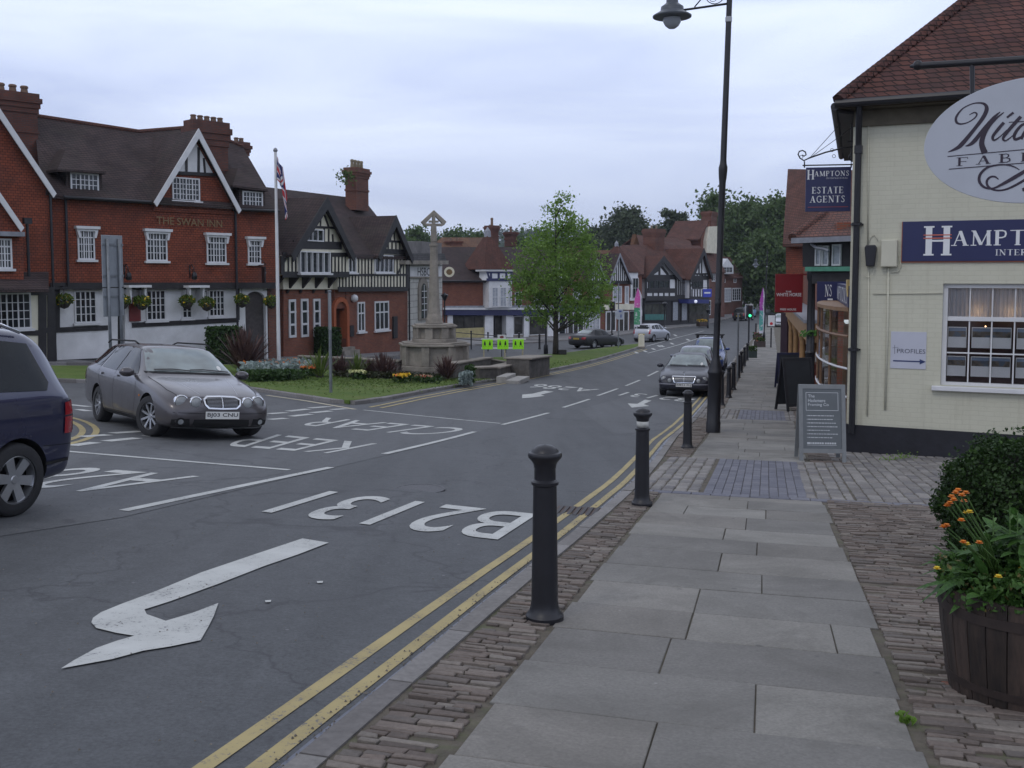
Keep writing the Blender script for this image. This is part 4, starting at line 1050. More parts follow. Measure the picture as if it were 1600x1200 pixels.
# ------------------------------------------------------------ brick corner shop with a turret
zc = lambda x, y: (700+x*.15, 380+y*.15)
F = Fac('corner_shop', 'red brick shop with navy fascia and a white bay under a pointed tiled turret', 'shop', (690, 82), (872, 90)); CS = F
F.poly('brick_wall', [(686, 484), (872, 484), (872, 436), (686, 436)], 0, 9, M['red_brick'])
F.poly('brick_wall', [(686, 570), (700, 570), (700, 484), (686, 484)], .01, 9, M['red_brick'])
e0, e1 = F.w(684, 439, -.4), F.w(874, 439, -.4); r0, r1 = F.w(676, 386, 4.5), F.w(868, 386, 4.5)
F.roof('roof', [[e0, e1, r1, r0], [r0, r1, (r1[0], 9.4, e0[2]), (r0[0], 9.4, e0[2])]], M['roof_brown'])
gutter(F, (684, 439), (760, 439), -.5)
F.poly('fascia_board', [(697, 492.5), (872, 493), (872, 484), (697, 484)], -.35, .3, M['navy'])
F.poly('fascia_cornice', [(697, 484), (872, 484), (872, 481), (697, 481)], -.45, .1, M['white_paint'])
F.poly('lead_flashing', [(697, 481), (872, 481), (872, 477), (697, 478)], -.2, .0, M['lead'])
for tx, a, b_ in (('BOOKS', 723, 735), ('BOOKS', 775, 789)):
    x0, z1 = F.l(a, 486.5, -.36); x1, z0 = F.l(b_, 490.5, -.36)
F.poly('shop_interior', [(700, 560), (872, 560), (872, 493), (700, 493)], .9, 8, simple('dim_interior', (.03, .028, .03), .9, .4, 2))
mb = MB()
for a, b_ in ((700, 708), (758, 771), (791, 802), (819, 826), (856, 868)):
    x0, z1 = F.l(a, 492, -.1); x1, z0 = F.l(b_, 570, -.1); mb = MB(); mb.box(x0, x1, -.1, 1, z0, z1); F.part('shop_pier', mb, M['white_render'])
for i, (a, b_) in enumerate(((708, 758), (802, 819), (826, 856))):
    x0, z1 = F.l(a, 494, .1); x1, z0 = F.l(b_, 528, .1); zm = F.l(a, 513.5, .1)[1]
    mb = MB(); mb.box(x0, x1, .05, .2, z0-1.5, zm if i == 0 else z0+.3); F.part('stall_riser', mb, simple('buff_stall_riser', (.42, .36, .17), .6) if i == 0 else M['stone'])
    window(F, x0, x1, zm if i == 0 else z0+.3, z1, 3 if i == 0 else 1, 1, .12, bars=False, glass_='glass_shop', frame='white_paint' if i else 'black_wood')
mb = MB(); rnd = random.Random(3)
for k in range(6):
    x, z = F.l(713+k*7.5, 513, -.0); w_ = rnd.uniform(.3, .45); mb.box(x, x+w_, .25, .3, z, z+rnd.uniform(.3, .7))
F.part('window_display', mb, M['white_paint'])
x0, z1 = F.l(772, 494, .5); x1, z0 = F.l(790, 560, .5); window(F, x0, x1, z0, z1, 2, 1, .5, frame='black_wood', glass_='glass_shop', bars=False, name='door')
# turret bay
xb0, zb1 = F.l(764, 438, -.8); xb1, zb0 = F.l(800, 480, -.8)
mb = MB(); mb.box(xb0, xb1, -.8, .1, zb0, zb1); F.part('bay', mb, M['white_paint'])
for a, b_ in ((768.5, 778), (781, 791), (793.5, 799)): pwin(F, (a, 449, b_, 479), 1, 1, -.8, bars=True, vb=1, fw=.05, transom=.5, proud=.05, glass_='glass_curtain')
F.poly('timber_band', [(760, 438), (800, 438), (800, 424), (760, 424)], -.85, .1, M['white_render'])
timbers(F, [((760, 425), (800, 425), .22), ((760, 437), (800, 437), .22), ((767, 425), (767, 437), .2), ((779, 425), (779, 437), .2), ((791, 425), (791, 437), .2), ((799, 425), (799, 437), .2), ((761, 425), (765, 437), .16)], -.85, mat='navy')
F.poly('eaves_board', [(757, 424), (803, 424), (803, 420), (757, 420)], -1.0, .2, M['white_paint'])
xl, zz = F.l(757, 420, -1.05); xr, _ = F.l(803, 420, -1.05); ax, az = F.l(778, 362, 1.0); dd = xr-xl
base = [(xl, -1.05, zz), (xr, -1.05, zz), (xr, -1.05+dd, zz), (xl, -1.05+dd, zz)]; apx = ((xl+xr)/2, -1.05+dd/2, az)
F.roof('turret_roof', [[base[i], base[(i+1) % 4], apx] for i in range(4)], M['roof_red'], .05)
mb = MB(); mb.lathe([(.3, az-.5), (.25, az), (.0, az+.35)], 8, (apx[0], apx[1], 0)); F.part('finial', mb, M['lead'])
chimney(F, 769, 779, 352, 385, 5.5, 1.0, 1, tall=.7); chimney(F, 799, 808, 362, 385, 5.5, 1.0, 1, tall=.5)
pwin(F, (804, 456, 815, 480), 1, 2, 0); pwin(F, (834, 456, 848, 480), 2, 2, 0)
# red roof of the house behind
F2 = Fac('house_behind', 'orange red clay roof of a house showing above the brown shop roof', 'house', (672, 104), (775, 108))
F2.poly('wall', [(672, 500), (775, 500), (775, 388), (672, 388)], 0, 8, M['red_brick'])
e0, e1 = F2.w(670, 390, -.3), F2.w(777, 390, -.3); r0, r1 = F2.w(690, 371, 4), F2.w(772, 371, 4)
F2.roof('roof', [[e0, e1, r1, r0], [r0, r1, (r1[0], 8.3, e0[2]), (r0[0], 8.3, e0[2])]], M['roof_orange'])
chimney(F2, 703, 722, 376, 392, 1.0, 1.0, 2, 'dark_brick', tall=.3)

# ------------------------------------------------------------ row of shops with striped gables behind the young tree
F = Fac('gabled_shops', 'terrace of brick shops with black and white striped gables behind the young tree', 'shops', (836, 92), (984, 101)); GS = F
F.poly('brick_wall', [(836, 560), (984, 560), (984, 441), (836, 441)], 0, 9, M['red_brick'])
e0, e1 = F.w(832, 441, -.3), F.w(986, 441, -.3); r0, r1 = F.w(828, 391, 4.5), F.w(968, 391, 4.5)
F.roof('roof', [[e0, e1, r1, r0], [r0, r1, (r1[0], 9.3, e0[2]), (r0[0], 9.3, e0[2])], [e1, (e1[0], 9.3, e0[2]), r1]], M['roof_orange'])
for cx, hw, top in ((966, 17, 396), (930, 15, 404), (872, 17, 398)):
    F.poly('gable_panel', [(cx-hw, 441), (cx-1, top+3), (cx+hw, 441)], -.25, .2, M['white_render'])
    seg = []
    for k in range(-int(hw/3.2)+1, int(hw/3.2)+1):
        x = cx+k*3.2; tt = top+4+abs(k*3.2)*(441-top)/hw
        seg.append(((x, 440), (x, tt), .10))
    seg.append(((cx-hw, 441), (cx+hw, 441), .3))
    timbers(F, seg, -.25, w_=.1)
    gable_roof(F, (cx-1, top), (cx-hw-1, 442), (cx+hw+1, 442), -.25, 4, 'roof_brown', .3, board='lead', bw=.22)
for rc, li in (((957, 447, 971, 473), 2), ((922, 447, 936, 473), 3), ((862, 447, 880, 473), 3), ((895, 447, 908, 473), 2), ((976, 447, 982, 475), 1), ((842, 447, 852, 473), 2)): pwin(F, rc, li, 2, 0, fw=.12, glass_='glass_curtain')
F.poly('fascia_board', [(838, 486), (942, 487), (942, 478), (838, 477)], -.3, .1, simple('teal_fascia', (.03, .07, .09), .5))
F.poly('fascia_board', [(944, 484), (984, 484), (984, 475), (944, 475)], -.3, .1, M['cream_render'])
for rc, li, gl in (((846, 488, 868, 524), 2, 'glass_shop'), ((872, 488, 884, 524), 1, 'glass'), ((886, 488, 912, 522), 3, 'glass_shop'), ((914, 488, 937, 519), 4, 'glass_curtain'), ((946, 486, 962, 518), 2, 'glass_shop'), ((966, 486, 982, 519), 2, 'glass_shop')): pwin(F, rc, li, 3 if gl == 'glass_curtain' else 1, -.05, glass_=gl, bars=(gl == 'glass_curtain'), fw=.14)
chimney(F, 894, 902, 385, 398, 3.5, 1, 2, tall=.4)

# ------------------------------------------------------------ turreted brick shop
F = Fac('turreted_house', 'brick house with a slim steep tiled corner turret left of the big half-timbered house', 'house', (966, 102), (1004, 106))
F.poly('brick_wall', [(968, 560), (1003, 560), (1003, 428), (968, 428)], 0, 8, M['red_brick'])
e0, e1 = F.w(962, 428, -.2), F.w(1006, 428, -.2); r0, r1 = F.w(974, 383, 4), F.w(1008, 383, 4)
F.roof('roof', [[e0, e1, r1, r0], [r0, r1, (r1[0], 8.3, e0[2]), (r0[0], 8.3, e0[2])], [e0, r0, (e0[0], 8.3, e0[2])]], M['roof_red'])
xl, zz = F.l(973, 425, -.9); xr, _ = F.l(1000, 425, -.9); az = F.l(986, 381, .5)[1]; dd = xr-xl
base = [(xl, -.9, zz), (xr, -.9, zz), (xr, -.9+dd, zz), (xl, -.9+dd, zz)]; apx = ((xl+xr)/2, -.9+dd/2, az)
F.roof('turret_roof', [[base[i], base[(i+1) % 4], apx] for i in range(4)], M['roof_red'], .05)
mb = MB(); mb.box(xl+.15, xr-.15, -.75, 0, F.l(980, 470, -.8)[1], zz); F.part('turret', mb, M['white_render'])
mb = MB(); mb.lathe([(.22, az-.4), (.2, az), (.0, az+.3)], 8, (apx[0], apx[1], 0)); F.part('finial', mb, M['lead'])
pwin(F, (976, 434, 985, 466), 1, 2, -.75); pwin(F, (988, 434, 997, 466), 1, 2, -.75)
F.poly('fascia_board', [(970, 484), (1002, 484), (1002, 475), (970, 475)], -.9, .1, M['cream_render'])
pwin(F, (972, 486, 1000, 522), 3, 1, -.3, glass_='glass_shop', bars=False, fw=.12)

# ------------------------------------------------------------ big half timbered house
F = Fac('half_timbered_house', 'large dark half-timbered house under a wide red tiled roof at the far bend', 'house', (1000, 108), (1107, 120)); HT = F
F.poly('plaster_wall', [(1000, 540), (1108, 540), (1108, 432), (1000, 432)], .1, 11, M['white_render'])
e0, e1 = F.w(998, 434, -.3), F.w(1110, 434, -.3); r0, r1 = F.w(988, 382, 5), F.w(1094, 384, 5)
F.roof('roof', [[e0, e1, r1, r0], [r0, r1, (r1[0], 11.3, e0[2]), (r0[0], 11.3, e0[2])], [e1, (e1[0], 11.3, e0[2]), r1]], M['roof_red'])
F.poly('gable_wall', [(1008, 466), (1008, 432), (1032, 405), (1056, 432), (1056, 466)], -.5, .2, M['white_render'])
F.poly('gable_wall', [(1077, 466), (1077, 434), (1095, 394), (1107, 434), (1107, 466)], -.5, .2, M['white_render'])
gable_roof(F, (1032, 400), (1005, 434), (1059, 434), -.5, 5, 'roof_red', .4, board='black_wood', bw=.5)
gable_roof(F, (1095, 388), (1074, 436), (1109, 434), -.5, 5, 'roof_red', .4, board='black_wood', bw=.5)
seg = [((1008, 433), (1056, 433), .5), ((1008, 466), (1056, 466), .5), ((1030, 432), (1030, 410), .35), ((1016, 430), (1029, 421), .3), ((1044, 430), (1032, 415), .3), ((1009, 434), (1009, 466), .4), ((1056, 434), (1056, 466), .4), ((1009, 454), (1056, 454), .5),
       ((1077, 466), (1107, 466), .4), ((1078, 434), (1106, 434), .5), ((1078, 434), (1078, 466), .25), ((1106, 434), (1106, 466), .4), ((1083, 428), (1105, 428), .2), ((1092, 428), (1092, 405), .25), ((1096, 432), (1096, 398), .25), ((1100, 428), (1104, 434), .2), ((1079, 448), (1084, 436), .2)]
for k in range(4): seg.append(((1020+k*8.5, 455), (1020+k*8.5, 466), .22))
for k in range(6): seg.append(((1081+k*4.2, 452), (1081+k*4.2, 466), .2))
for k in range(5): seg.append(((1080+k*4.5, 434), (1080+k*4.5, 428), .18))
timbers(F, seg, -.5, proud=.05)
pwin(F, (1013, 436, 1046, 452), 4, 1, -.55, frame='black_wood', bars=False, fw=.2); pwin(F, (1082, 437, 1098, 451), 3, 1, -.55, frame='black_wood', bars=False, fw=.2)
seg = [((1057+k*3.3, 434), (1057+k*3.3, 466), .32) for k in range(7)]+[((1000, 466), (1108, 468), .9), ((1001, 434), (1001, 470), .5), ((1004, 434), (1004, 466), .2)]
timbers(F, seg, .1)
F.poly('shop_front', [(1001, 540), (1108, 540), (1108, 468), (1001, 468)], -.1, .5, M['black_wood'])
for rc, li, gl in (((1006, 474, 1042, 500), 3, 'glass_shop'), ((1050, 470, 1060, 502), 1, 'glass_curtain'), ((1064, 472, 1074, 502), 1, 'glass_curtain')): pwin(F, rc, li, 1, -.12, glass_=gl, frame='black_wood', bars=False, fw=.15)
F.poly('stall_riser', [(1008, 500), (1040, 500), (1040, 491), (1008, 491)], -.25, -.1, simple('green_stall', (.04, .16, .14), .6))
F.poly('shop_window', [(1077, 504), (1106, 504), (1106, 474), (1077, 474)], -.2, -.1, M['glass_shop'])
F.poly('canopy', [(1076, 474), (1108, 474), (1108, 468), (1076, 468)], -1.4, -.1, simple('blue_canopy', (.02, .03, .16), .6))
chimney(F, 1024, 1038, 357, 400, 4.0, 1.6, 2, 'dark_brick', 'pot_pale', .4)
F.poly('rear_roof', [(990, 384), (994, 366), (1000, 384)], 5.5, 6, M['roof_orange'])
a0, a1 = F.w(998, 388, 7), F.w(1082, 388, 7); c0, c1 = F.w(994, 367, 10), F.w(1078, 374, 10)
F.roof('rear_roof', [[a0, a1, c1, c0], [c0, c1, (c1[0], 13, a1[2]), (c0[0], 13, a0[2])]], M['roof_red'])
lab = 'round white lamp over the blue shop canopy'
mb = MB(); x, z = F.l(1087, 471, -1.5); mb.ball((x, -1.5, z), .19, 10); F.part('canopy_lamp', mb, emis('lit_globe', (.8, .85, 1.0), .5), smooth=True)
# blue projecting sign
mb = MB(); p = P(1105, 458, 112); s_ = thing('projecting_sign', 'bright blue projecting sign above the blue canopy of the far half-timbered house', 'sign', p, R(10))
mb.box(-.5, .5, -.06, .06, -.45, .45); mb.build('board', simple('bright_blue_board', (.04, .06, .42), .5), s_, bevel=.03)
mb = MB(); mb.box(-.35, .35, -.065, -.0605, -.05, .12); mb.build('lettering', M['text_white'], s_); mb = MB(); mb.bar((-.55, 0, .6), (.55, 0, .6), .05, .05); mb.bar((0, 0, .6), (0, 0, .45), .04, .04); mb.build('bracket', M['black_iron'], s_)

# ------------------------------------------------------------ tall white chimney house and the far house
F = Fac('brick_house', 'dark brick house with red roof and a tall white rendered chimney behind the half-timbered house', 'house', (1092, 128), (1132, 138))
F.poly('brick_wall', [(1092, 530), (1132, 530), (1132, 425), (1092, 425)], 0, 9, M['dark_brick'])
e0, e1 = F.w(1088, 427, -.3), F.w(1134, 425, -.3); r0, r1 = F.w(1090, 380, 4), F.w(1112, 384, 4)
F.roof('roof', [[e0, e1, r1, r0], [r0, r1, (e1[0], 9.2, e0[2]), (e0[0], 9.2, e0[2])], [e1, (e1[0], 9.2, e0[2]), r1]], M['roof_red'])
x0, zt = F.l(1104.5, 357, 2); x1, zb = F.l(1120, 396, 2); x2, z2 = F.l(1109, 352, 2)
mb = MB(); mb.prism([(x0, zb), (x0+.1, zt-1.6), (x2, zt+.3), (x1, zt+.5), (x1, zb)], 2, 4.5); F.part('chimney_breast', mb, M['cream_render'])
chimney(F, 1112, 1120, 330, 358, 2.3, 1.4, 1, 'dark_brick', tall=.2)
F.poly('upper_gable', [(1095, 400), (1095, 372), (1109, 345), (1109, 400)], 2.5, 6, M['red_brick'])
a0 = F.w(1093, 373, 2.2); a1 = F.w(1109, 344, 2.2); F.roof('upper_roof', [[a0, a1, (a1[0], 7, a1[2]), (a0[0], 7, a0[2])]], M['roof_red'], .2)
for rc in ((1112, 427, 1117, 440), (1098, 470, 1110, 492)): pwin(F, rc, 2, 3, 0, fw=.12)
F = Fac('far_house', 'far dark brick house with jettied dormer and many-paned shop window behind the lamp post', 'house', (1126, 146), (1162, 152))
F.poly('brick_wall', [(1126, 510), (1160, 510), (1160, 432), (1126, 432)], 0, 9, M['dark_brick'])
e0, e1 = F.w(1122, 434, -.3), F.w(1162, 434, -.3); r0, r1 = F.w(1122, 400, 4), F.w(1142, 402, 4)
F.roof('roof', [[e0, e1, r1, r0], [r0, r1, (e1[0], 9.2, e0[2]), (e0[0], 9.2, e0[2])], [e1, (e1[0], 9.2, e0[2]), r1]], M['roof_red'])
F.poly('dormer', [(1128, 428), (1146, 428), (1146, 416), (1137, 404), (1128, 416)], -.5, 2, M['white_render'])
pwin(F, (1129, 416, 1144, 427), 3, 2, -.5, fw=.16)
for rc in ((1128, 432, 1133, 442), (1146, 432, 1150, 442)): pwin(F, rc, 1, 3, 0, fw=.14)
pwin(F, (1129, 450, 1142, 472), 4, 4, -.1, glass_='glass_curtain', vb=0, fw=.16); pwin(F, (1144, 450, 1157, 470), 4, 4, -.1, vb=0, fw=.16)
# ============================================================ RIGHT SIDE OF THE STREET
def plane_sign(name, label, cat, pxc, pyc, Y, rz):
    p = P(pxc, pyc, Y); s_ = thing(name, label, cat, p, rz)
    U = Vector((math.cos(rz), math.sin(rz), 0)); In = Vector((-math.sin(rz), math.cos(rz), 0))
    def q(px, py, y=0.0):
        d = ray(px, py); o = p+In*y; k = (o-CAM).dot(In)/d.dot(In); r_ = CAM+d*k-p; return (r_.dot(U), r_.z)
    return s_, q
M['painted_brick'] = brick('cream_painted_brick', (.56, .545, .44), (.545, .53, .425), (.52, .505, .405), .23, .078, .008, .6, .28, .06, (.36, .34, .26), .38, .012, streak=.42)
M['plinth'] = simple('black_painted_plinth', (.014, .014, .020), .5, .3, 5, bmp=.35, bsc=18)
M['roof_near'] = brick('hand_made_roof_tile', (.135, .058, .046), (.085, .042, .040), (.03, .018, .016), .17, .10, .012, .9, 1.0, .45, (.045, .04, .035), .55, .05)
M['box_cream'] = simple('cream_plastic', (.52, .50, .40), .5, .06, 3)
F = Fac('cream_building', 'cream painted brick building on the corner, with black plinth and hipped tiled roof', 'building', (1328, 17.3), (1600, 16.2), dz=-.1); CB = F
zb_ = -1.2
wx0, wz1 = F.l(1474, 443, 0); _, wz0 = F.l(1500, 603, 0); wx1 = wx0+(F.l(1706, 500, 0)[0]-wx0)
ze = F.l(1340, 163, 0)[1]; X1 = 9.0
# street-side wall follows the street: in this frame its direction is
_w = Vector((.318, .948)); sa = Vector((_w.x*F.U.x+_w.y*F.U.y, _w.x*F.In.x+_w.y*F.In.y))
mb = MB()
mb.box(.0, wx0, 0, .30, zb_, ze); mb.box(wx0, wx1, 0, .30, wz1, ze); mb.box(wx0, wx1, 0, .30, zb_, wz0); mb.box(wx1, X1, 0, .30, zb_, ze)
F.part('wall', mb, M['painted_brick'])
cs = lambda d, o=0: (sa.x*d+sa.y*o*1.0, sa.y*d-sa.x*o)           # point d along the street wall, o outwards into the building
def swall(d0, d1, z0, z1, th=.3, out=0.0):
    a = (sa.x*d0-sa.y*out, sa.y*d0+sa.x*out); b_ = (sa.x*d1-sa.y*out, sa.y*d1+sa.x*out)
    c_ = (b_[0]+sa.y*th, b_[1]-sa.x*th); e_ = (a[0]+sa.y*th, a[1]-sa.x*th)
    return [a, b_, c_, e_]
mb = MB(); mb.prismz(swall(.305, 1.0, 0, 0), zb_-.3, ze); mb.prismz(swall(1.0, 6.4, 0, 0), 3.35, ze); mb.prismz(swall(5.2, 6.4, 0, 0), zb_-.8, 3.35); F.part('street_wall', mb, M['painted_brick'])
mb = MB(); zp = F.l(1345, 664, 0)[1]; zp2 = F.l(1600, 680, 0)[1]
mb.prism([(-.06, zb_), (X1, zb_), (X1, zp2+(zp2-zp)/1.5*2), (F.l(1600, 680, 0)[0], zp2), (.05, zp), (-.02, zp+.02)], -.05, -.001)
mb.prismz(swall(-.02, 1.0, 0, 0, .02, .05), zb_-.3, zp-.02); F.part('plinth', mb, M['plinth'])
# eaves and hipped roof
E = F.w(1311, 157, -.35); ez = E[2]; top = F.w(1560, -35, 2.6)
far = (E[0]+sa.x*7.5, E[1]+sa.y*7.5, ez)
rdg = (top[0]+6, top[1]+.3, top[2])
F.roof('roof', [[E, (X1+.6, E[1]-.1, ez+.02), (X1+.6, top[1]+.6, top[2]), top], [far, E, top, (top[0]+sa.x*3, top[1]+sa.y*3+1, top[2])]], M['roof_near'], .10)
mb = MB(); v0 = Vector(E); v1 = Vector(top); n = 34
for i in range(n):
    a = v0+(v1-v0)*(i/n); b_ = v0+(v1-v0)*((i+1.35)/n)
    mb.tube([a+Vector((0, 0, .0)), b_+Vector((0, 0, .045))], [.125, .10], 8)
F.part('hip_tiles', mb, M['roof_near'], smooth=True, auto=40)
# tile courses given real thickness near the eaves
mb = MB()
for i in range(30):
    f = i/30; a = v0+(v1-v0)*f; zz = a.z+.02
    if a.x < X1: mb.add([(a.x+.05, a.y-.012, zz), (X1+.5, a.y-.10*(1-f)-.012, zz), (X1+.5, a.y-.1*(1-f)+.16, zz+.135), (a.x+.05, a.y+.14, zz+.13),
                      (a.x+.05, a.y-.012, zz-.03), (X1+.5, a.y-.10*(1-f)-.012, zz-.03), (X1+.5, a.y-.1*(1-f)+.16, zz+.08), (a.x+.05, a.y+.14, zz+.08)], [(0,1,2,3),(7,6,5,4),(0,4,5,1),(1,5,6,2),(2,6,7,3),(3,7,4,0)])
F.part('tile_courses', mb, M['roof_near'])
mb = MB(); mb.box(-.28, X1+.5, E[1]+.04, 0, ez-.13, ez-.09); mb.box(0.005, X1, -.06, 0, ez-.40, ez-.14); F.part('soffit', mb, simple('brown_stained_cornice', (.10, .085, .06), .8, .3, 4))
mb = MB(); mb.tube([(E[0]-.05, E[1]-.06, ez-.06), (X1+.6, E[1]-.14, ez-.03)], .065, 10); a = Vector(E); a2 = Vector(far); mb.tube([(a.x-.06, a.y-.05, ez-.10), (a2.x-.06, a2.y, ez-.10)], .065, 10); F.part('gutter', mb, M['black_iron'])
mb = MB()
a = F.w(1304, 157, -.3)
mb.prismz([(E[0], E[1]), (far[0], far[1]), (far[0]+.32, far[1]), (.05, .0)], ez-.2, ez-.15); F.part('soffit', mb, M['black_wood'])
# downpipe
mb = MB(); px_, zt = F.l(1346, 172, -.09); _, zb1 = F.l(1330, 700, -.09)
mb.tube([(.12, -.32, ez-.1), (.12, -.30, ez-.3), (.10, -.12, ez-.62), (.10, -.10, ez-.8), (.10, -.10, .45)], .052, 12)
for z in (F.l(1340, 350, -.1)[1], F.l(1335, 546, -.1)[1]): mb.lathe([(.055, z-.03), (.085, z-.025), (.085, z+.02), (.06, z+.03)], 12, (.10, -.10, 0)); mb.box(.0, .2, -.06, 0, z-.02, z+.01)
mb.box(.04, .16, -.16, -.02, ez-.85, ez-.72)
F.part('downpipe', mb, M['black_iron'], smooth=True, auto=40)
# sash window
par = bpy.data.objects.new('window', None)
mb = MB(); fy = .07; Z1, Z0 = wz1, wz0; fr = .075
mb.box(wx0, wx1, fy, .2, Z1-fr, Z1); mb.box(wx0, wx0+fr, fy+.001, .2, Z0, Z1-fr); mb.box(wx1-fr, wx1, fy+.001, .2, Z0, Z1-fr); mb.box(wx0, wx1, fy+.002, .2, Z0-.001, Z0+.05)
zm = F.l(1500, 498, .1)[1]; mb.box(wx0+fr, wx1-fr, fy+.015, .2, zm-.035, zm+.035)
nc = 6; iw = (wx1-wx0-2*fr)/nc
for i in range(1, nc): c = wx0+fr+iw*i; mb.box(c-.011, c+.011, fy+.03, .16, Z0+.05, Z1-fr)
zl = F.l(1500, 551.5, .1)[1]; mb.box(wx0+fr, wx1-fr, fy+.033, .158, zl-.011, zl+.011)
W = mb.build('window', M['white_paint'], F.root, bevel=.004)
mb = MB(); mb.box(wx0-.13, wx1+.13, -.10, .09, Z0-.085, Z0-.01); mb.build('sill', M['white_paint'], W, bevel=.01)
gm, t, b = newmat('clear_pane'); b.inputs['Base Color'].default_value = (1, 1, 1, 1); b.inputs['Roughness'].default_value = .02
tr = t.nodes.new('ShaderNodeBsdfTransparent'); gl = t.nodes.new('ShaderNodeBsdfGlossy'); gl.inputs['Roughness'].default_value = .03; fr_ = t.nodes.new('ShaderNodeFresnel'); fr_.inputs[0].default_value = 1.5
mxx = t.nodes.new('ShaderNodeMixShader'); t.links.new(fr_.outputs[0], mxx.inputs[0]); t.links.new(tr.outputs[0], mxx.inputs[1]); t.links.new(gl.outputs[0], mxx.inputs[2]); t.links.new(mxx.outputs[0], t.nodes['Material Output'].inputs[0]); M['clear'] = gm
mb = MB(); mb.box(wx0+fr, wx1-fr, .128, .134, Z0+.04, Z1-fr); mb.build('pane', gm, W)
cm, t, b = newmat('sheer_curtain'); v = coord(t, (60, 1, 1)); c = ramp(t, noise(t, v, 1, 2), [(.3, (.52, .52, .56)), (.7, (.72, .72, .76))]); t.links.new(c, b.inputs['Base Color'])
tl = t.nodes.new('ShaderNodeBsdfTranslucent'); t.links.new(c, tl.inputs[0]); m2 = t.nodes.new('ShaderNodeMixShader'); m2.inputs[0].default_value = .3; t.links.new(b.outputs[0], m2.inputs[1]); t.links.new(tl.outputs[0], m2.inputs[2]); t.links.new(m2.outputs[0], t.nodes['Material Output'].inputs[0]); b.inputs['Roughness'].default_value = .9
mb = MB(); nn = 220
for i in range(nn+1):
    x = wx0+fr+(wx1-wx0-2*fr)*i/nn; y = .165+.010*math.sin(i*.9)
    mb.v += [(x, y, zm-.04), (x, y, Z1-fr)]
for i in range(nn): mb.f.append([2*i, 2*i+2, 2*i+3, 2*i+1]); mb.m.append(0)
mb.build('curtain', cm, F.root, smooth=True)
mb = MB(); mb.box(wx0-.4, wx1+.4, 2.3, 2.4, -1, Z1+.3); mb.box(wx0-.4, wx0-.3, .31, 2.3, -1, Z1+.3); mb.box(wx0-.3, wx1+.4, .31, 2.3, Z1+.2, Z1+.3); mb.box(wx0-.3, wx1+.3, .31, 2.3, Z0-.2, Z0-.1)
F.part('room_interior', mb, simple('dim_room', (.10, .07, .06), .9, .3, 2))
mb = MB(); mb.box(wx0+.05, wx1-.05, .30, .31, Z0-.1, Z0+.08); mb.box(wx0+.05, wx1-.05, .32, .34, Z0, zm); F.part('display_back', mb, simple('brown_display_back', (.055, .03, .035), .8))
M['card'] = simple('white_card', (.85, .85, .84), .5, .04)
# property cards: picture over white caption
pm, t, b = newmat('house_photograph'); v = coord(t, (7, 7, 7)); c = ramp(t, noise(t, v, 1.0, 4), [(.35, (.05, .045, .035)), (.5, (.16, .13, .10)), (.62, (.10, .13, .17))]); t.links.new(c, b.inputs['Base Color']); b.inputs['Roughness'].default_value = .3
skym = simple('photo_sky', (.22, .28, .38), .3, .15, 5)
cw = iw*.86
for row, (pt, pb) in enumerate(((508, 546), (553, 590))):
    z1 = F.l(1500, pt+2, .36)[1]; z0 = F.l(1500, pb-4, .36)[1]
    for i in range(nc):
        c = wx0+fr+iw*(i+.5)+(.015 if i % 2 else -.015)
        mb = MB(); mb.box(c-cw/2, c+cw/2, .182, .190, z0, z1); cd = mb.build('property_card', M['card'], F.root)
        mb = MB(); mb.box(c-cw/2+.01, c+cw/2-.01, .177, .1815, z0+(z1-z0)*.52, z1-.015); mb.build('photograph', pm, cd)
        mb = MB(); mb.box(c-cw/2+.012, c+cw/2-.012, .174, .1765, z0+(z1-z0)*.80, z1-.018); mb.build('photograph_sky', skym, cd)
warm = emis('warm_spot', (1, .62, .28), 7)
for (px, py, rr) in ((1528, 486, .06), (1580, 486, .06), (1638, 486, .06)):
    q = F.w(px, py, .30); mb = MB(); mb.ball(q, rr, 10); F.part('window_lamp', mb, warm, smooth=True)
for (px, py, rr) in ((1540, 510, .010), (1538, 538, .010), (1537, 566, .009), (1537, 581, .009), (1491, 539, .009)):
    q = F.w(px, py, .20); mb = MB(); mb.ball(q, rr, 8); F.part('spot_bulb', mb, warm, smooth=True)
# boxes, pipes and cables on the wall
def pipe(pts, r, mat, name='conduit'):
    mb = MB(); mb.tube([F.w(a, b_, -.02) for a, b_ in pts], r, 8); F.part(name, mb, mat, smooth=True)
x0, z1 = F.l(1378, 375, 0); x1, z0 = F.l(1402, 417, 0); mb = MB(); mb.box(x0, x1, -.12, 0, z0, z1); F.part('junction_box', mb, M['box_cream'], bevel=.015)
x0, z1 = F.l(1352, 383, 0); x1, z0 = F.l(1370, 416, 0); mb = MB(); mb.prism([(x0+.03, z0), (x1-.03, z0), (x1, z1-.04), (x1-.03, z1), (x0+.03, z1), (x0, z1-.04)], -.13, 0); F.part('alarm_box', mb, M['black_iron'], bevel=.012)
pipe([(1388, 418), (1387, 500), (1383, 640)], .018, M['painted_brick']); pipe([(1357, 175), (1356, 383)], .012, M['painted_brick']); pipe([(1357, 417), (1357, 560), (1355, 650)], .012, M['painted_brick'])
pipe([(1364, 459), (1474, 458)], .008, M['box_cream'])
q = [F.w(1366, 416, -.03), F.w(1364, 428, -.05), F.w(1357, 434, -.05), F.w(1350, 430, -.03)]; mb = MB(); mb.tube(bez((0,0),(0,0),(0,0),(0,0),1) and q, .006, 6); F.part('cable', mb, M['box_cream'])
for pts in ([(1372, 376), (1366, 366), (1360, 371), (1356, 382)], [(1405, 400), (1408, 416), (1403, 425), (1393, 426)]): pipe(pts, .007, M['box_cream'], 'cable')

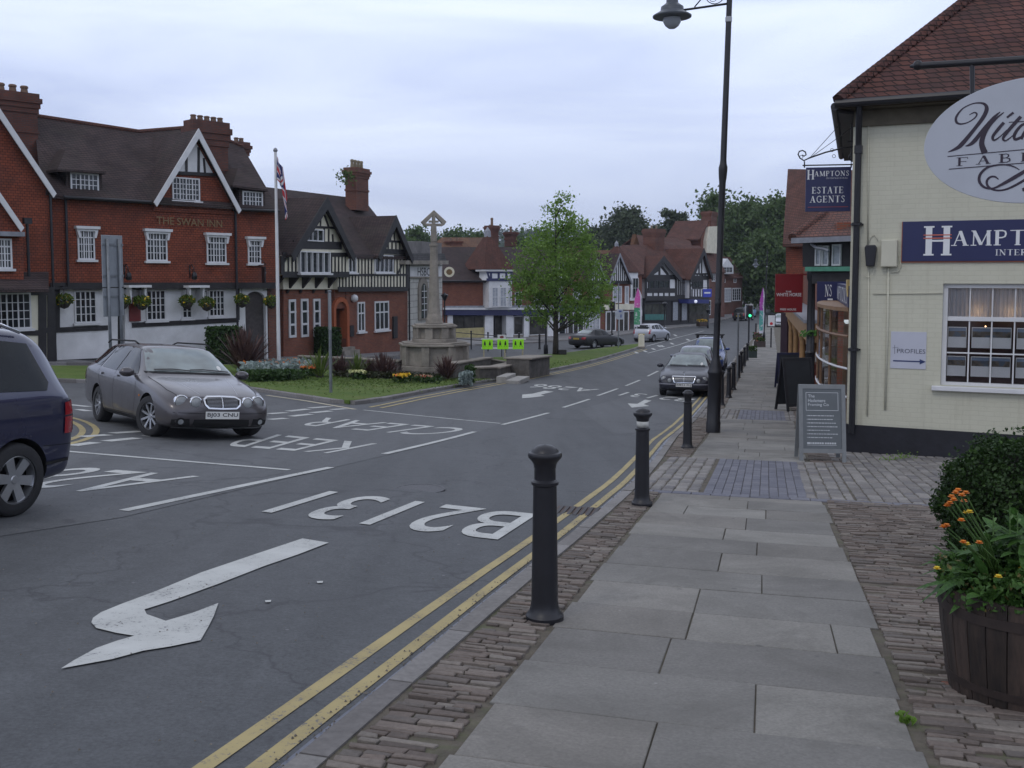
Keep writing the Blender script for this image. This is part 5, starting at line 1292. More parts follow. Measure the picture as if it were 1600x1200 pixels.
# flat navy board on the wall
s_ = thing('shop_sign_board', 'long navy board with white serif lettering fixed flat on the cream wall', 'sign', F.O+F.U*F.l(1560, 377, 0)[0]+Vector((0, 0, F.l(1560, 377, 0)[1])), F.ang)
ox = F.l(1560, 377, 0)
def rel(px, py, y=0): a, b_ = F.l(px, py, y); return a-ox[0], b_-ox[1]
x0, z1 = rel(1411, 346.5); _, z0 = rel(1411, 408.5); x1 = rel(1712, 377)[0]
mb = MB(); mb.box(x0, x1, -.045, -.002, z0, z1); mb.build('board', M['navy'], s_, bevel=.004)
mb = MB(); mb.box(x0-.01, x1+.01, -.03, -.001, z0-.02, z0-.0005); mb.box(x0-.012, x0-.0005, -.03, -.001, z0, z1); mb.build('edging', simple('orange_edging', (.30, .09, .05), .5), s_)
mb = MB(); a, b_ = rel(1442.5, 399, -.05), rel(1488, 353, -.05); serif(mb, 'H', a[0], b_[0], a[1], b_[1], -.047, 0, wk=1.15)
a, b_ = rel(1486, 384, -.05), rel(1692, 357.5, -.05); serif(mb, 'AMPTONS', a[0], b_[0], a[1], b_[1], -.047, gap=.07)
a, b_ = rel(1555, 399, -.05), rel(1697, 388.5, -.05); serif(mb, 'INTERNATIONAL', a[0], b_[0], a[1], b_[1], -.047, wk=.9)
mb.build('lettering', M['text_white'], s_)
mb = MB()
for py in (367, 372): a, b_ = rel(1443, py+1.2, -.05), rel(1487, py-1.0, -.05); mb.box(a[0], b_[0], -.054, -.0505, a[1], b_[1])
mb.build('stripes', simple('orange_stripe', (.55, .13, .08), .5), s_)
# small grey direction plate
ox = F.l(1420, 547, 0); s_ = thing('direction_sign', 'small pale grey plate with an arrow pointing right on the cream wall', 'sign', F.O+F.U*ox[0]+Vector((0, 0, ox[1])), F.ang)
a, b_ = rel(1391, 575), rel(1448, 519); mb = MB(); mb.box(a[0], b_[0], -.012, -.001, a[1], b_[1]); mb.build('plate', simple('pale_grey_plate', (.48, .49, .56), .4, .04), s_)
mb = MB(); a, b_ = rel(1401.5, 551.5, -.013), rel(1446, 546, -.013); text_rect(mb, 'PROFILES', a[0], b_[0], a[1], b_[1], -.0145, bold=.0)
a, b_ = rel(1398, 553), rel(1398, 539); ribbon(mb, [a, b_], [.006, .006], lambda x, z: (x, -.0145, z)); a, b_ = rel(1394.5, 543.5), rel(1404, 542.5); ribbon(mb, [a, b_], [.005, .005], lambda x, z: (x, -.0148, z))
mb.build('lettering', simple('slate_lettering', (.06, .065, .09), .5), s_)
mb = MB(); a, b_ = rel(1395.5, 563.5), rel(1438, 565); ribbon(mb, [a, b_], [.022, .022], lambda x, z: (x, -.0145, z)); p1, p2, p3 = rel(1437, 561), rel(1446.5, 565.2), rel(1437, 569.5)
mb.add([(p1[0], -.0148, p1[1]), (p3[0], -.0148, p3[1]), (p2[0], -.0148, p2[1])], [(0, 1, 2)]); mb.build('arrow', simple('blue_arrow', (.02, .035, .12), .5), s_)

# ------------------------------------------------------------ estate agent's bow window on the street side of the cream building
G = Fac('bow_windowed_shopfront', 'curved bow window with timber bars and navy fascia round the corner of the cream building', 'shopfront', (1307, 27.5), (1331, 19.2), dz=-.1)
LG = G.len; zq = lambda py, D: CAM.z+(430-py)*D/1600-G.O.z; zt = zq(478, 23); zs = [zq(v_, 22.5) for v_ in (648, 596, 557, 513)]; rgz = min(zs[0], .6)
orange_t = simple('orange_timber', (.24, .135, .065), .6, .2, 5); brown_t = simple('brown_glazing_bar', (.20, .11, .06), .6, .2, 8)
n = 12; xs_ = [1.2+(LG-1.5)*i/n for i in range(n+1)]; pts = [(x_, -.52*math.sin(math.pi*i/n)**.7) for i, x_ in enumerate(xs_)]
mb = MB()
for i in range(0, n+1, 2): mb.box(pts[i][0]-.025, pts[i][0]+.025, pts[i][1]-.025, pts[i][1]+.025, zs[0], zt)
W = mb.build('window', brown_t, G.root)
for z in zs[1:3]: mb = MB(); mb.tube([(p[0], p[1]-.02, z) for p in pts], .022, 6); mb.build('glazing_rail', M['white_paint'], W)
for z in (zs[0], zs[3]): mb = MB(); mb.tube([(p[0], p[1]-.02, z) for p in pts], .03, 6); mb.build('glazing_rail', brown_t, W)
mb = MB()
for i in range(n): mb.add([(pts[i][0], pts[i][1], zs[0]), (pts[i+1][0], pts[i+1][1], zs[0]), (pts[i+1][0], pts[i+1][1], zt), (pts[i][0], pts[i][1], zt)], [(0, 1, 2, 3)])
mb.build('pane', M['clear'], W, smooth=True)
mb = MB(); mb.prismz([(p[0], p[1]) for p in pts]+[(LG-.3, .3), (1.2, .3)], -2.2, zs[0]-.03); G.part('stall_riser', mb, orange_t)
z2 = zq(473, 23); z3 = zq(444, 23)
mb = MB(); mb.prismz([(p[0], p[1]-.04) for p in pts]+[(LG-.3, .3), (1.2, .3)], zt, z2+.0); G.part('cornice', mb, orange_t)
mb = MB(); mb.box(.6, LG-.1, -.05, .1, z2+.01, z3); G.part('fascia_board', mb, M['navy'])
mb = MB(); serif(mb, 'HAMPTONS', .2, LG-.6, z2+.06, z3-.06, -.053); G.part('lettering', mb, M['text_white'])
# end board facing up the street with the last letters of the name
e_, q = plane_sign('return_fascia_sign', 'navy return board above the bow window with two white letters', 'sign', 1304, 458, 25.2, R(-14))
a, b_ = q(1276, 475), q(1340, 440); mb = MB(); mb.box(a[0], b_[0], -.03, .03, a[1], b_[1]); mb.build('board', M['navy'], e_)
mb = MB(); a, b_ = q(1288.5, 463), q(1300, 445); serif(mb, 'NS', a[0], b_[0], a[1], b_[1], -.034); a, b_ = q(1293, 470), q(1301, 466.5); mb.box(a[0], b_[0], -.034, -.0305, a[1]+(b_[1]-a[1])*.3, b_[1]); mb.build('lettering', M['text_white'], e_)
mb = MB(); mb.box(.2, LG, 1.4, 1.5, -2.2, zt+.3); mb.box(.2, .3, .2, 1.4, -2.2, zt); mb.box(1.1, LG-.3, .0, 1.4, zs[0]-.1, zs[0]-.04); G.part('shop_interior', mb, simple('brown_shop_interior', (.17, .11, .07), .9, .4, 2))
for k in range(4): mb = MB(); mb.box(1.7+k*1.4, 2.5+k*1.4, .25, .27, zs[0]+.1, zs[0]+1.1); G.part('display_panel', mb, simple('blue_cards', (.14, .22, .26), .5, .4, 3))
mb = MB(); mb.box(3.0, 4.0, .1, .8, zs[3]+.05, zs[3]+.10); G.part('strip_light', mb, emis('strip_tube', (.85, .95, 1), .6))
# buff lantern box
e_, q = plane_sign('wall_lantern', 'buff lantern box on the side of the cream building above the bow window', 'lantern', 1329, 450, 19.4, R(-14)); a, b_ = q(1322, 464), q(1338, 437)
mb = MB(); zm_ = a[1]+(b_[1]-a[1])*.42; mb.box(a[0], b_[0], -.1, .1, zm_, b_[1]); mb.prism([(a[0]+.02, a[1]), (b_[0], a[1]), (b_[0], zm_), (a[0], zm_)], -.08, .08); mb.build('case', simple('buff_lantern', (.55, .40, .16), .6), e_, bevel=.012)

# ------------------------------------------------------------ timber shop with columns, and the jettied porch
F = Fac('jettied_house', 'dark timbered house with jettied upper floor, green topped porch and red tiled hipped roof', 'house', (1238, 30.5), (1336, 28.6)); JH = F
F.poly('upper_wall', [(1254, 417), (1345, 417), (1345, 368), (1254, 368)], 0, 5.5, M['black_wood'])
a = F.w(1238, 371, -.5); b_ = F.w(1350, 367, -.5); c_ = F.w(1290, 333, 2.3); d_ = F.w(1350, 331, 2.3)
F.roof('roof', [[a, b_, d_, c_], [(a[0]+.3, 8, a[2]), a, c_, (c_[0]+.3, 8, c_[2])]], M['roof_red'], .12)
mb = MB(); v0, v1 = Vector(a), Vector(c_)
for i in range(16): mb.tube([v0+(v1-v0)*(i/16), v0+(v1-v0)*((i+1.3)/16)+Vector((0, 0, .05))], [.13, .10], 8)
F.part('hip_tiles', mb, M['roof_red'])
mb = MB(); mb.box(a[0], b_[0], -.55, -.45, a[2]-.17, a[2]-.02); F.part('fascia_board', mb, M['lead'])
for rc in ((1275.5, 384, 1284, 415), (1286, 384, 1296, 415), (1302, 382, 1315, 415)): pwin(F, rc, 1, 1, 0, bars=False, fw=.04, glass_='glass_curtain', name='window')
mb = MB(); q = [F.w(*p) for p in ((1268, 381, -.3), (1276, 387, -.4), (1288, 389, -.4), (1295, 392, -.4))]; mb.tube(q, .05, 6); F.part('floodlight_arm', mb, M['lead'])
x0, z1 = F.l(1258, 417, -.6); x1, z0 = F.l(1350, 423.5, -.6); mb = MB(); mb.box(x0, x1, -.6, 3, z0, z1); F.part('canopy', mb, simple('green_copper_top', (.07, .24, .16), .6, .2, 6))
mb = MB(); mb.box(x0+.12, x1, -.45, 3, z0-.35, z0-.002); F.part('canopy_soffit', mb, M['black_wood'])
# iron post of the porch
x, zt = F.l(1268.5, 424, -.2); gp = GP(1269, 630, .1); mb = MB()
wz = h(F.O.x+F.U.x*x, F.O.y+F.U.y*x)+.1-F.O.z
mb.lathe([(.17, wz), (.17, wz+.1), (.13, wz+.15), (.13, wz+1.5), (.15, wz+1.55), (.12, wz+1.6), (.105, zt-.3), (.14, zt-.2), (.14, zt)], 14, (x, -.2, 0)); F.part('porch_post', mb, M['black_iron'], smooth=True, auto=40)
mb = MB(); rnd = random.Random(5)
for k in range(60):
    a_ = rnd.uniform(0, 6.28); r_ = rnd.uniform(.12, .3); z_ = F.l(1268, 523, -.2)[1]+rnd.uniform(-.08, .08); cx, cy = x+r_*math.cos(a_), -.2+r_*math.sin(a_)
    mb.add([(cx-.05, cy, z_), (cx+.05, cy-.02, z_+.02), (cx+.02, cy+.03, z_+.08), (cx-.04, cy+.02, z_+.07)], [(0, 1, 2, 3)])
F.part('wire_garland', mb, leafmat('garland_leaf', (.04, .12, .02), (.08, .2, .03)))
# columned timber front
G2 = Fac('columned_shopfront', 'orange timber shopfront with slim columns under the jettied house', 'shopfront', (1234, 52), (1278, 29.5))
orange = simple('varnished_orange_timber', (.33, .19, .085), .5, .25, 6)
L2 = G2.len; hh = 3.3
mb = MB(); mb.box(0, L2, .5, 6, -.6, 6.2); G2.part('wall', mb, M['red_brick'])
mb = MB(); mb.box(0, L2-.1, -.25, .5, 2.75, 3.3); G2.part('fascia_board', mb, orange)
mb = MB(); mb.box(0, L2-.1, -.35, .5, 3.31, 3.4); G2.part('cornice', mb, M['lead'])
for k in range(5):
    cx = .4+k*(L2-1.0)/4; mb = MB(); zz = h(*(G2.O+G2.U*cx).xy)+.1-G2.O.z
    mb.lathe([(.16, zz), (.16, zz+.15), (.11, zz+.2), (.10, 2.4), (.15, 2.6), (.17, 2.75)], 12, (cx, -.1, 0)); G2.part('column', mb, orange, smooth=True, auto=40)
mb = MB(); mb.box(.3, L2-.4, .35, .45, .3, 2.7); G2.part('shop_window', mb, M['glass_shop'])
mb = MB(); mb.box(0, L2-.2, .2, .5, -1.2, .3); G2.part('stall_riser', mb, M['red_brick'])
mb = MB(); mb.box(L2-3.6, L2-2.6, .1, .3, -1.2, 1.9); G2.part('door', mb, simple('dark_red_door', (.13, .015, .015), .5))
mb = MB()
for z in (2.0, 2.35): mb.box(.3, L2-.4, .25, .36, z, z+.1)
G2.part('transom', mb, orange)
# red tiled house further on
F = Fac('tile_hung_house', 'tall red tiled roof and tile-hung gable rising behind the red pub sign', 'house', (1226, 50), (1340, 44))
F.poly('tile_hung_wall', [(1228, 600), (1340, 600), (1340, 378), (1228, 378)], 0, 9, M['tilehang'])
a = F.w(1223, 381, -.4); b_ = F.w(1345, 376, -.4); c_ = F.w(1231, 264, 3.2); d_ = F.w(1345, 266, 3.2)
F.roof('roof', [[a, b_, d_, c_], [c_, d_, (d_[0], 9, a[2]), (a[0], 9, a[2])], [a, c_, (a[0], 9, a[2])]], M['roof_red'], .15)
mb = MB(); mb.box(F.l(1226, 490, -.1)[0], F.l(1236, 490, -.1)[0], -.3, 1.5, -2, F.l(1230, 489, -.1)[1]); F.part('corner_post', mb, simple('dark_plum_timber', (.03, .012, .022), .6))

# ------------------------------------------------------------ hanging estate agent sign
s_, q = plane_sign('hanging_sign', 'navy hanging sign with white serif lettering on a scrolled iron bracket', 'sign', 1294, 296, 18.3, R(-12))
a, b_ = q(1258, 331), q(1330, 260.5); mb = MB(); mb.box(a[0], b_[0], -.02, .02, a[1], b_[1]); mb.build('board', M['navy'], s_, bevel=.003)
mb = MB()
def S2(st, x0, y0, x1, y1, **k): a, b_ = q(x0, y1, -.02), q(x1, y0, -.02); serif(mb, st, a[0], b_[0], a[1], b_[1], -.0225, slope=.0, **k)
S2('H', 1261, 265.5, 1272.5, 280.5, wk=1.1); S2('AMPTONS', 1272, 266.5, 1327, 275.5); S2('ESTATE', 1268.5, 291.5, 1318, 302.5); S2('AGENTS', 1265, 305.5, 1320.5, 316.5); S2('INTERNATIONAL', 1291, 276.8, 1325, 279.6, wk=.7)
mb.build('lettering', M['text_white'], s_)
mb = MB(); a, b_ = q(1262, 324.2), q(1325, 322.8); mb.box(a[0], b_[0], -.026, -.0205, a[1], b_[1]); mb.build('stripe', simple('red_stripe', (.42, .07, .05), .5), s_)
mb = MB(); Q = lambda px, py: (q(px, py)[0], 0, q(px, py)[1])
mb.tube([Q(1254, 258.5), Q(1336, 257)], .012, 8)
for px in (1257, 1330): mb.tube([Q(px, 256), Q(px, 262)], .012, 8)
mb.tube([Q(1264, 247), Q(1290, 238), Q(1318, 231), Q(1336, 229)], .014, 8)
sp = [Q(1264, 247), Q(1256, 251), Q(1250, 247), Q(1247, 241), Q(1249, 236.5), Q(1254, 235), Q(1258.5, 237.5), Q(1259.5, 242), Q(1256, 244), Q(1253.5, 242)]
mb.tube(sp, .012, 8); mb.tube([Q(1257, 252), Q(1257, 258)], .012, 6)
mb.tube([Q(1336, 238), Q(1330, 240), Q(1326, 245), Q(1328, 250), Q(1333, 252.5)], .012, 8)
for cx, cy in ((1300, 234.5), (1303, 244), (1252, 245.5)): mb.tube([Q(cx+2.6*math.cos(t_*.7), cy+2.6*math.sin(t_*.7)) for t_ in range(10)], .005, 6)
mb.build('bracket', M['black_iron'], s_, smooth=True)
mb = MB(); mb.tube([Q(1264, 248), Q(1336, 168)], .006, 6); mb.tube([Q(1264, 248), Q(1336, 196)], .006, 6); mb.tube([Q(1330, 188), Q(1330, 258)], .008, 6); mb.tube([Q(1324, 221), Q(1336, 221)], .012, 6); mb.build('stay_rods', M['black_iron'], s_)

# ------------------------------------------------------------ oval fabric shop sign close to the camera
F = Fac('oval_sign', 'large grey oval hanging sign with dark script lettering at the right edge', 'sign', (1440, 9.15), (1600, 8.62), dz=3.0); s_ = F.root
cx, cz = F.l(1613, 219, 0); rx = cx-F.l(1445, 222, 0)[0]; rz_ = (F.l(1613, 121, 0)[1]-F.l(1613, 318, 0)[1])/2
mb = MB(); mb.prism([(cx+rx*math.cos(i*math.pi/48), cz+rz_*math.sin(i*math.pi/48)) for i in range(96)], -.02, .02)
o = mb.build('board', simple('dove_grey_sign', (.42, .44, .49), .4, .05, 2), s_, bevel=.004)
z5 = lambda x, y: (1440+x*.2083, 80+y*.2083)
mb = MB(); cnt = [0]
def rib(pts, ws, n=5):
    """smooth stroke through crop points with widths in crop pixels"""
    P2 = []; W2 = []
    for i in range(len(pts)-1):
        p0 = pts[max(i-1, 0)]; p1 = pts[i]; p2 = pts[i+1]; p3 = pts[min(i+2, len(pts)-1)]
        for k in range(n):
            t_ = k/n
            P2.append(tuple(.5*((2*p1[j])+(-p0[j]+p2[j])*t_+(2*p0[j]-5*p1[j]+4*p2[j]-p3[j])*t_*t_+(-p0[j]+3*p1[j]-3*p2[j]+p3[j])*t_**3) for j in (0, 1)))
            W2.append(ws[i]+(ws[i+1]-ws[i])*t_)
    P2.append(pts[-1]); W2.append(ws[-1])
    L3 = [F.l(*z5(*p), -.02) for p in P2]; sc_ = .2083*8.8/1600; cnt[0] += 1
    y = -.0215-.0004*(cnt[0] % 7)
    ribbon(mb, L3, [w_*sc_ for w_ in W2], lambda a, b_: (a, y, b_))
rib([(198, 757), (250, 735), (300, 700), (400, 580), (460, 500), (488, 440), (478, 402), (440, 388), (380, 395), (310, 430), (262, 490), (262, 532), (295, 546), (350, 533), (400, 500), (415, 472), (395, 460), (358, 478)], [4, 22, 34, 26, 30, 30, 20, 12, 8, 10, 18, 18, 12, 8, 10, 12, 10, 5])
rib([(328, 712), (360, 702), (400, 670), (470, 580), (540, 500), (590, 455)], [4, 20, 32, 26, 22, 6])
rib([(618, 458), (560, 505), (500, 570), (462, 640), (452, 700), (475, 765)], [6, 16, 26, 34, 38, 44])
rib([(640, 498), (690, 460)], [14, 18]); rib([(618, 535), (575, 585), (535, 640), (545, 668), (590, 640), (640, 590)], [22, 24, 20, 14, 8, 6])
rib([(745, 490), (700, 540), (640, 610), (612, 655), (635, 670), (700, 620)], [24, 26, 24, 18, 10, 6]); rib([(655, 533), (768, 528)], [6, 8])
rib([(790, 540), (745, 560), (700, 620), (700, 662), (740, 655), (800, 610)], [16, 20, 24, 16, 10, 8]); rib([(860, 440), (800, 560), (745, 660)], [20, 24, 22]); rib([(690, 665), (800, 620)], [10, 12])
rib([(195, 790), (800, 735)], [6, 6]); rib([(205, 885), (800, 836)], [6, 6])
rib([(735, 890), (690, 865), (630, 852), (560, 855), (490, 875), (440, 925), (435, 980), (475, 1022), (540, 1028), (620, 990), (700, 945), (800, 885)], [4, 10, 10, 12, 16, 20, 20, 16, 12, 22, 28, 24])
rib([(578, 962), (550, 942), (515, 945), (490, 975), (500, 1015), (550, 1042), (620, 1040), (700, 1008), (800, 950)], [6, 14, 16, 18, 16, 14, 14, 18, 20]); rib([(762, 1025), (770, 1050)], [16, 20])
for ch, x0, y0, x1, y1 in (('F', 262, 793, 352, 862), ('A', 408, 778, 522, 850), ('B', 578, 765, 684, 838), ('R', 744, 755, 850, 828)):
    a = F.l(*z5(x0, y1), -.02); b_ = F.l(*z5(x1, y0), -.02); serif(mb, ch, a[0], b_[0], a[1], b_[1], -.0225)
mb.build('lettering', simple('plum_black_lettering', (.025, .014, .03), .5), s_)
mb = MB(); Q = lambda px, py: (F.l(px, py)[0], 0, F.l(px, py)[1])
mb.tube([Q(1430, 103), Q(1500, 99), Q(1800, 80)], [.03, .03, .033], 10); mb.ball(Q(1434, 102), .045, 10); mb.tube([Q(1434, 102), Q(1422, 104)], [.03, .012], 8)
mb.tube([Q(1519, 100), Q(1519.5, 160)], .020, 8); mb.tube([Q(1690, 90), Q(1690, 150)], .020, 8)
x8, z8 = F.l(1800, 80); mb.tube([(x8, 0, z8+.5), (x8, 0, -7)], .06, 10); mb.build('bracket', M['black_iron'], s_, smooth=True, auto=50)

# ------------------------------------------------------------ red pub sign
s_, q = plane_sign('pub_sign', 'dark red hanging pub sign with white lettering beside the porch post', 'sign', 1232.5, 459, 31.5, R(-6))
a, b_ = q(1210.5, 488), q(1254.5, 429.5); mb = MB(); mb.box(a[0], b_[0], -.04, .04, a[1], b_[1]); mb.build('board', simple('dark_red_sign', (.20, .012, .016), .4, .05), s_, bevel=.01)
mb = MB(); mb.box(a[0], b_[0], -.05, .05, b_[1], b_[1]+.03); mb.bar((b_[0]-.1, 0, b_[1]+.015), (b_[0]+.8, 0, b_[1]+.015), .05, .05); mb.build('bracket', simple('red_rail', (.25, .03, .03), .4), s_)
mb = MB()
for st, x0, y0, x1, y1 in (('THE', 1227.5, 454.5, 1236.5, 457), ('WHITE HORSE', 1213, 457.8, 1252, 463), ('FREE HOUSE', 1219, 482, 1244, 485)):
    a, b_ = q(x0, y1, -.04), q(x1, y0, -.04); text_rect(mb, st, a[0], b_[0], a[1], b_[1], -.045, bold=.008)
mb.build('lettering', M['text_white'], s_)

# ------------------------------------------------------------ A boards
def aboard(name, label, px, py, rz, w_, hgt, mats, lean=.22, foot=.14):
    g = GP(px, py, .12); s_ = thing(name, label, 'board', g, rz)
    for sg, nm in ((-1, 'front_panel'), (1, 'rear_panel')):
        pt = MB(); T = lambda x, z, o=0: (x, sg*(lean*(1-z/hgt)+.012)+sg*o, z)
        def bx(x0, x1, z0, z1, t0, t1, m=0):
            c = [T(x0, z0, t0), T(x1, z0, t0), T(x1, z1, t0), T(x0, z1, t0), T(x0, z0, t1), T(x1, z0, t1), T(x1, z1, t1), T(x0, z1, t1)]
            pt.add(c, [(0, 1, 2, 3), (7, 6, 5, 4), (0, 4, 5, 1), (1, 5, 6, 2), (2, 6, 7, 3), (3, 7, 4, 0)], m)
        fw_ = .05*w_/.7+.01
        bx(-w_/2, -w_/2+fw_, 0, hgt, -.01, .018); bx(w_/2-fw_, w_/2, 0, hgt, -.01, .018); bx(-w_/2+fw_, w_/2-fw_, hgt-fw_, hgt, -.009, .017); bx(-w_/2+fw_, w_/2-fw_, foot, foot+fw_, -.009, .017)
        bx(-w_/2+fw_, w_/2-fw_, foot+fw_, hgt-fw_, -.004, .006, 1)
        pt.build(nm, mats, s_)
    mb = MB(); mb.tube([(-w_/2+.04, -.02, hgt-.03), (-w_/2+.04, .02, hgt-.03)], .01, 6); mb.tube([(w_/2-.04, -.1, hgt*.5), (w_/2-.04, .1, hgt*.5)], .006, 6); mb.build('hinge_and_stay', M['chrome'], s_)
    return s_
grey_frame = simple('grey_painted_frame', (.17, .18, .185), .5, .1, 8); grey_panel = simple('slate_grey_panel', (.10, .112, .12), .5, .08, 5)
s_ = aboard('framing_sign_board', 'grey A-board with white lettering standing before the cream corner building', 1281, 718, R(-6), .70, 1.17, [grey_frame, grey_panel])
mb = MB(); hg = 1.17; T = lambda x, z: (x, -(.22*(1-z/hg)+.012)-.0085, z)
def tx(st, x0, z0, x1, z1, bold=.0):
    uv, fs = text_geo(st, bold); mb.add([T(x0+(x1-x0)*u, z0+(z1-z0)*v_) for u, v_ in uv], fs)
tx('The', -.21, .975, -.11, 1.02, .006); tx('Haslemere', -.21, .905, .05, .955, .006); tx('Framing Co', -.21, .835, .10, .89, .006)
def ln(x0, z0, x1, z1, w_=.006): ribbon(mb, [(x0, z0), (x1, z1)], [w_, w_], lambda a, b_: T(a, b_))
ln(-.24, 1.05, .24, 1.05); ln(-.24, .78, .24, .78); ln(-.24, .78, -.24, 1.05); ln(.24, .78, .24, 1.05)
rnd = random.Random(9)
for k in range(7):
    z = .70-k*.055; x = -.23; ln(x, z, x+.008, z, .012); x += .02; e_ = rnd.uniform(.10, .24)
    while x < e_: w_ = rnd.uniform(.018, .05); ln(x, z, x+w_, z, .011); x += w_+.008
x = -.23
for w_ in (.05, .01, .025, .025, .025, .025, .025, 0, .025, .025, .025, .025, .025): ln(x, .285, x+w_+.001, .285, .026); x += w_+.010
ln(-.23, .255, .21, .255, .005)
mb.build('lettering', simple('pale_lettering', (.5, .52, .54), .5), s_)
blk = simple('blackboard_frame', (.016, .016, .02), .6, .2, 5); blkp = simple('blackboard', (.022, .025, .03), .55, .15, 5)
aboard('black_sign_board', 'large blank blackboard A-frame standing on the pavement by the porch post', 1243, 641, R(14), .88, 1.42, [blk, blkp], .32)
aboard('blue_sign_board', 'navy edged A-frame half hidden behind the blackboard', 1231, 606, R(4), .85, 1.3, [simple('navy_frame', (.02, .022, .06), .5), blkp], .25)
# ============================================================ STREET FURNITURE
def bollard(label, px, py, white=False, first=[None, None], group='black bollards along the kerb', loc=None, sc=1):
    g = loc or GP(px, py, .118)
    i = 1 if white else 0
    if first[i] is None:
        t_ = thing('bollard', label, 'bollard', g, 0, group)
        mb = MB(); mb.lathe([(.108, -.03), (.108, .022), (.098, .034), (.088, .045), (.080, .075), (.076, .11), (.0665, .755), (.0665, .765)], 28)
        mb.build('shaft', M['black_iron'], t_, smooth=True, auto=35)
        mb = MB(); mb.lathe([(.067, .765), (.077, .772), (.078, .788), (.067, .796), (.061, .80), (.060, .865), (.064, .872), (.064, .882), (.072, .90), (.094, .925), (.097, .94), (.092, .952), (.078, .957), (.070, .972), (.045, .990), (.0, .998)], 28)
        mb.build('cap', M['black_iron'], t_, smooth=True, auto=35)
        if white: mb = MB(); mb.lathe([(.0615, .802), (.0615, .862)], 28); mb.build('reflective_band', simple('worn_white_band', (.42, .42, .40), .6, .15, 20), t_, smooth=True)
        first[i] = t_; return t_
    return dup(first[i], g, random.uniform(0, 6), label, group, (sc, sc, sc))
bollard('nearest and largest black bollard, standing on the cobbles by the kerb', 851, 966)
bollard('black bollard with a worn white band, second along the kerb', 1003, 788, True)
bollard('plain black bollard in front of the lamp post, third along the kerb', 1074, 700)
for px, py, lb in ((1127, 633, 'black bollard just behind the lamp post base'), (1138.5, 621, 'black bollard second beyond the lamp post'), (1146, 609, 'black bollard third beyond the lamp post'),
                   (1153.5, 590, 'black bollard beside the thin grey sign pole'), (1158, 582, 'black bollard just past the thin grey sign pole'), (1163, 572, 'black bollard beside the blue parked car'), (1167.5, 563, 'farthest black bollard of the kerb row, near the small tub')):
    bollard(lb, px, py)
for px, py, lb in ((843, 545, 'black bollard outside the shops, left of the young tree trunk'), (811, 541, 'black bollard on the far pavement right of the yellow-green notices'), (1181, 522, 'small black bollard beyond the flower tubs')):
    bollard(lb, px, py, group='bollards on the far pavements')

def lamp_post(label, base, rz, lean=(0, 0), group='street lamp posts'):
    t_ = thing('street_lamp', label, 'street lamp', base, rz, group)
    H_ = 9.6
    mb = MB(); mb.lathe([(.145, -.05), (.145, .22), (.135, .24), (.135, 1.18), (.155, 1.22), (.155, 1.25), (.135, 1.29), (.125, 1.36), (.085, 1.50), (.066, 1.56), (.062, 2.6), (.066, 2.62), (.066, 2.66), (.06, 2.68), (.066, 5.05), (.078, 5.15), (.088, 5.3), (.088, 5.36), (.07, 5.42), (.062, 5.5), (.055, 8.9), (.05, 9.7), (.07, 9.72), (.05, 9.8), (0, 9.95)], 18)
    for v_ in range(len(mb.v)):
        x, y, z = mb.v[v_]; f = max(0, z)/9.0; mb.v[v_] = (x+lean[0]*f, y+lean[1]*f, z)
    p_ = mb.build('post', M['black_iron'], t_, smooth=True, auto=35)
    mb = MB(); mb.lathe([(.062, 8.20), (.066, 8.21), (.066, 8.29), (.062, 8.30)], 18, (lean[0]*.91, lean[1]*.91, 0)); 
    mb.build('number_band', simple('grey_tape', (.35, .36, .38), .5), p_)
    ax = lean[0]*.95; zA = 8.56
    mb = MB(); mb.tube([(ax, 0, zA), (ax-1.0, 0, zA-.08)], .022, 10)
    mb.tube([(ax, 0, zA+.75), (ax-.68, 0, zA-.03)], .013, 8)
    mb.tube([(ax-.28+.19*math.cos(a*math.pi/10), 0, zA+.20+.19*math.sin(a*math.pi/10)) for a in range(21)], .009, 6)
    for s1 in (0, 1):
        c = (ax-.24, zA+.26) if s1 else (ax-.33, zA+.13)
        mb.tube([(c[0]+(.02+.007*a)*math.cos(a*.6+s1*3), 0, c[1]+(.02+.007*a)*math.sin(a*.6+s1*3)) for a in range(11)], .006, 6)
    mb.build('arm', M['black_iron'], t_, smooth=True)
    lx = ax-1.12; z = zA-.42
    mb = MB(); mb.lathe([(.18, z+.20), (.385, z+.22), (.39, z+.245), (.30, z+.30), (.235, z+.34), (.225, z+.42), (.17, z+.46), (.12, z+.50), (.115, z+.66), (.15, z+.68), (.155, z+.84), (.13, z+.86), (.03, z+.89), (.02, z+.95), (0, z+.96)], 26, (lx, 0, 0)); mb.tube([(ax-.98, 0, zA-.08), (lx+.1, 0, z+.38)], .035, 8)
    la = mb.build('lantern', simple('grey_green_lantern', (.075, .085, .10), .4, .15, 8), t_, smooth=True, auto=35)
    gm2, t2, b2 = newmat('frosted_bowl'); b2.inputs['Base Color'].default_value = (.62, .66, .72, 1); b2.inputs['Roughness'].default_value = .25; b2.inputs['Transmission Weight'].default_value = .5
    mb = MB(); mb.lathe([(.0, z-.01), (.07, z+.0), (.135, z+.05), (.175, z+.12), (.188, z+.20)], 22, (lx, 0, 0)); mb.build('glass_bowl', gm2, la, smooth=True)
    return t_
bz = math.atan2(-SN.y, SN.x)
lp = lamp_post('tall black street lamp with scrolled arm on the near pavement', GP(1114, 676, .11), math.atan2(SN.y, SN.x), (.21, 0))
dup(lp, GP(1193, 542, .11), math.atan2(SN.y, SN.x), 'distant black street lamp rising beside the flower tubs', scale=(.70, .70, .70))

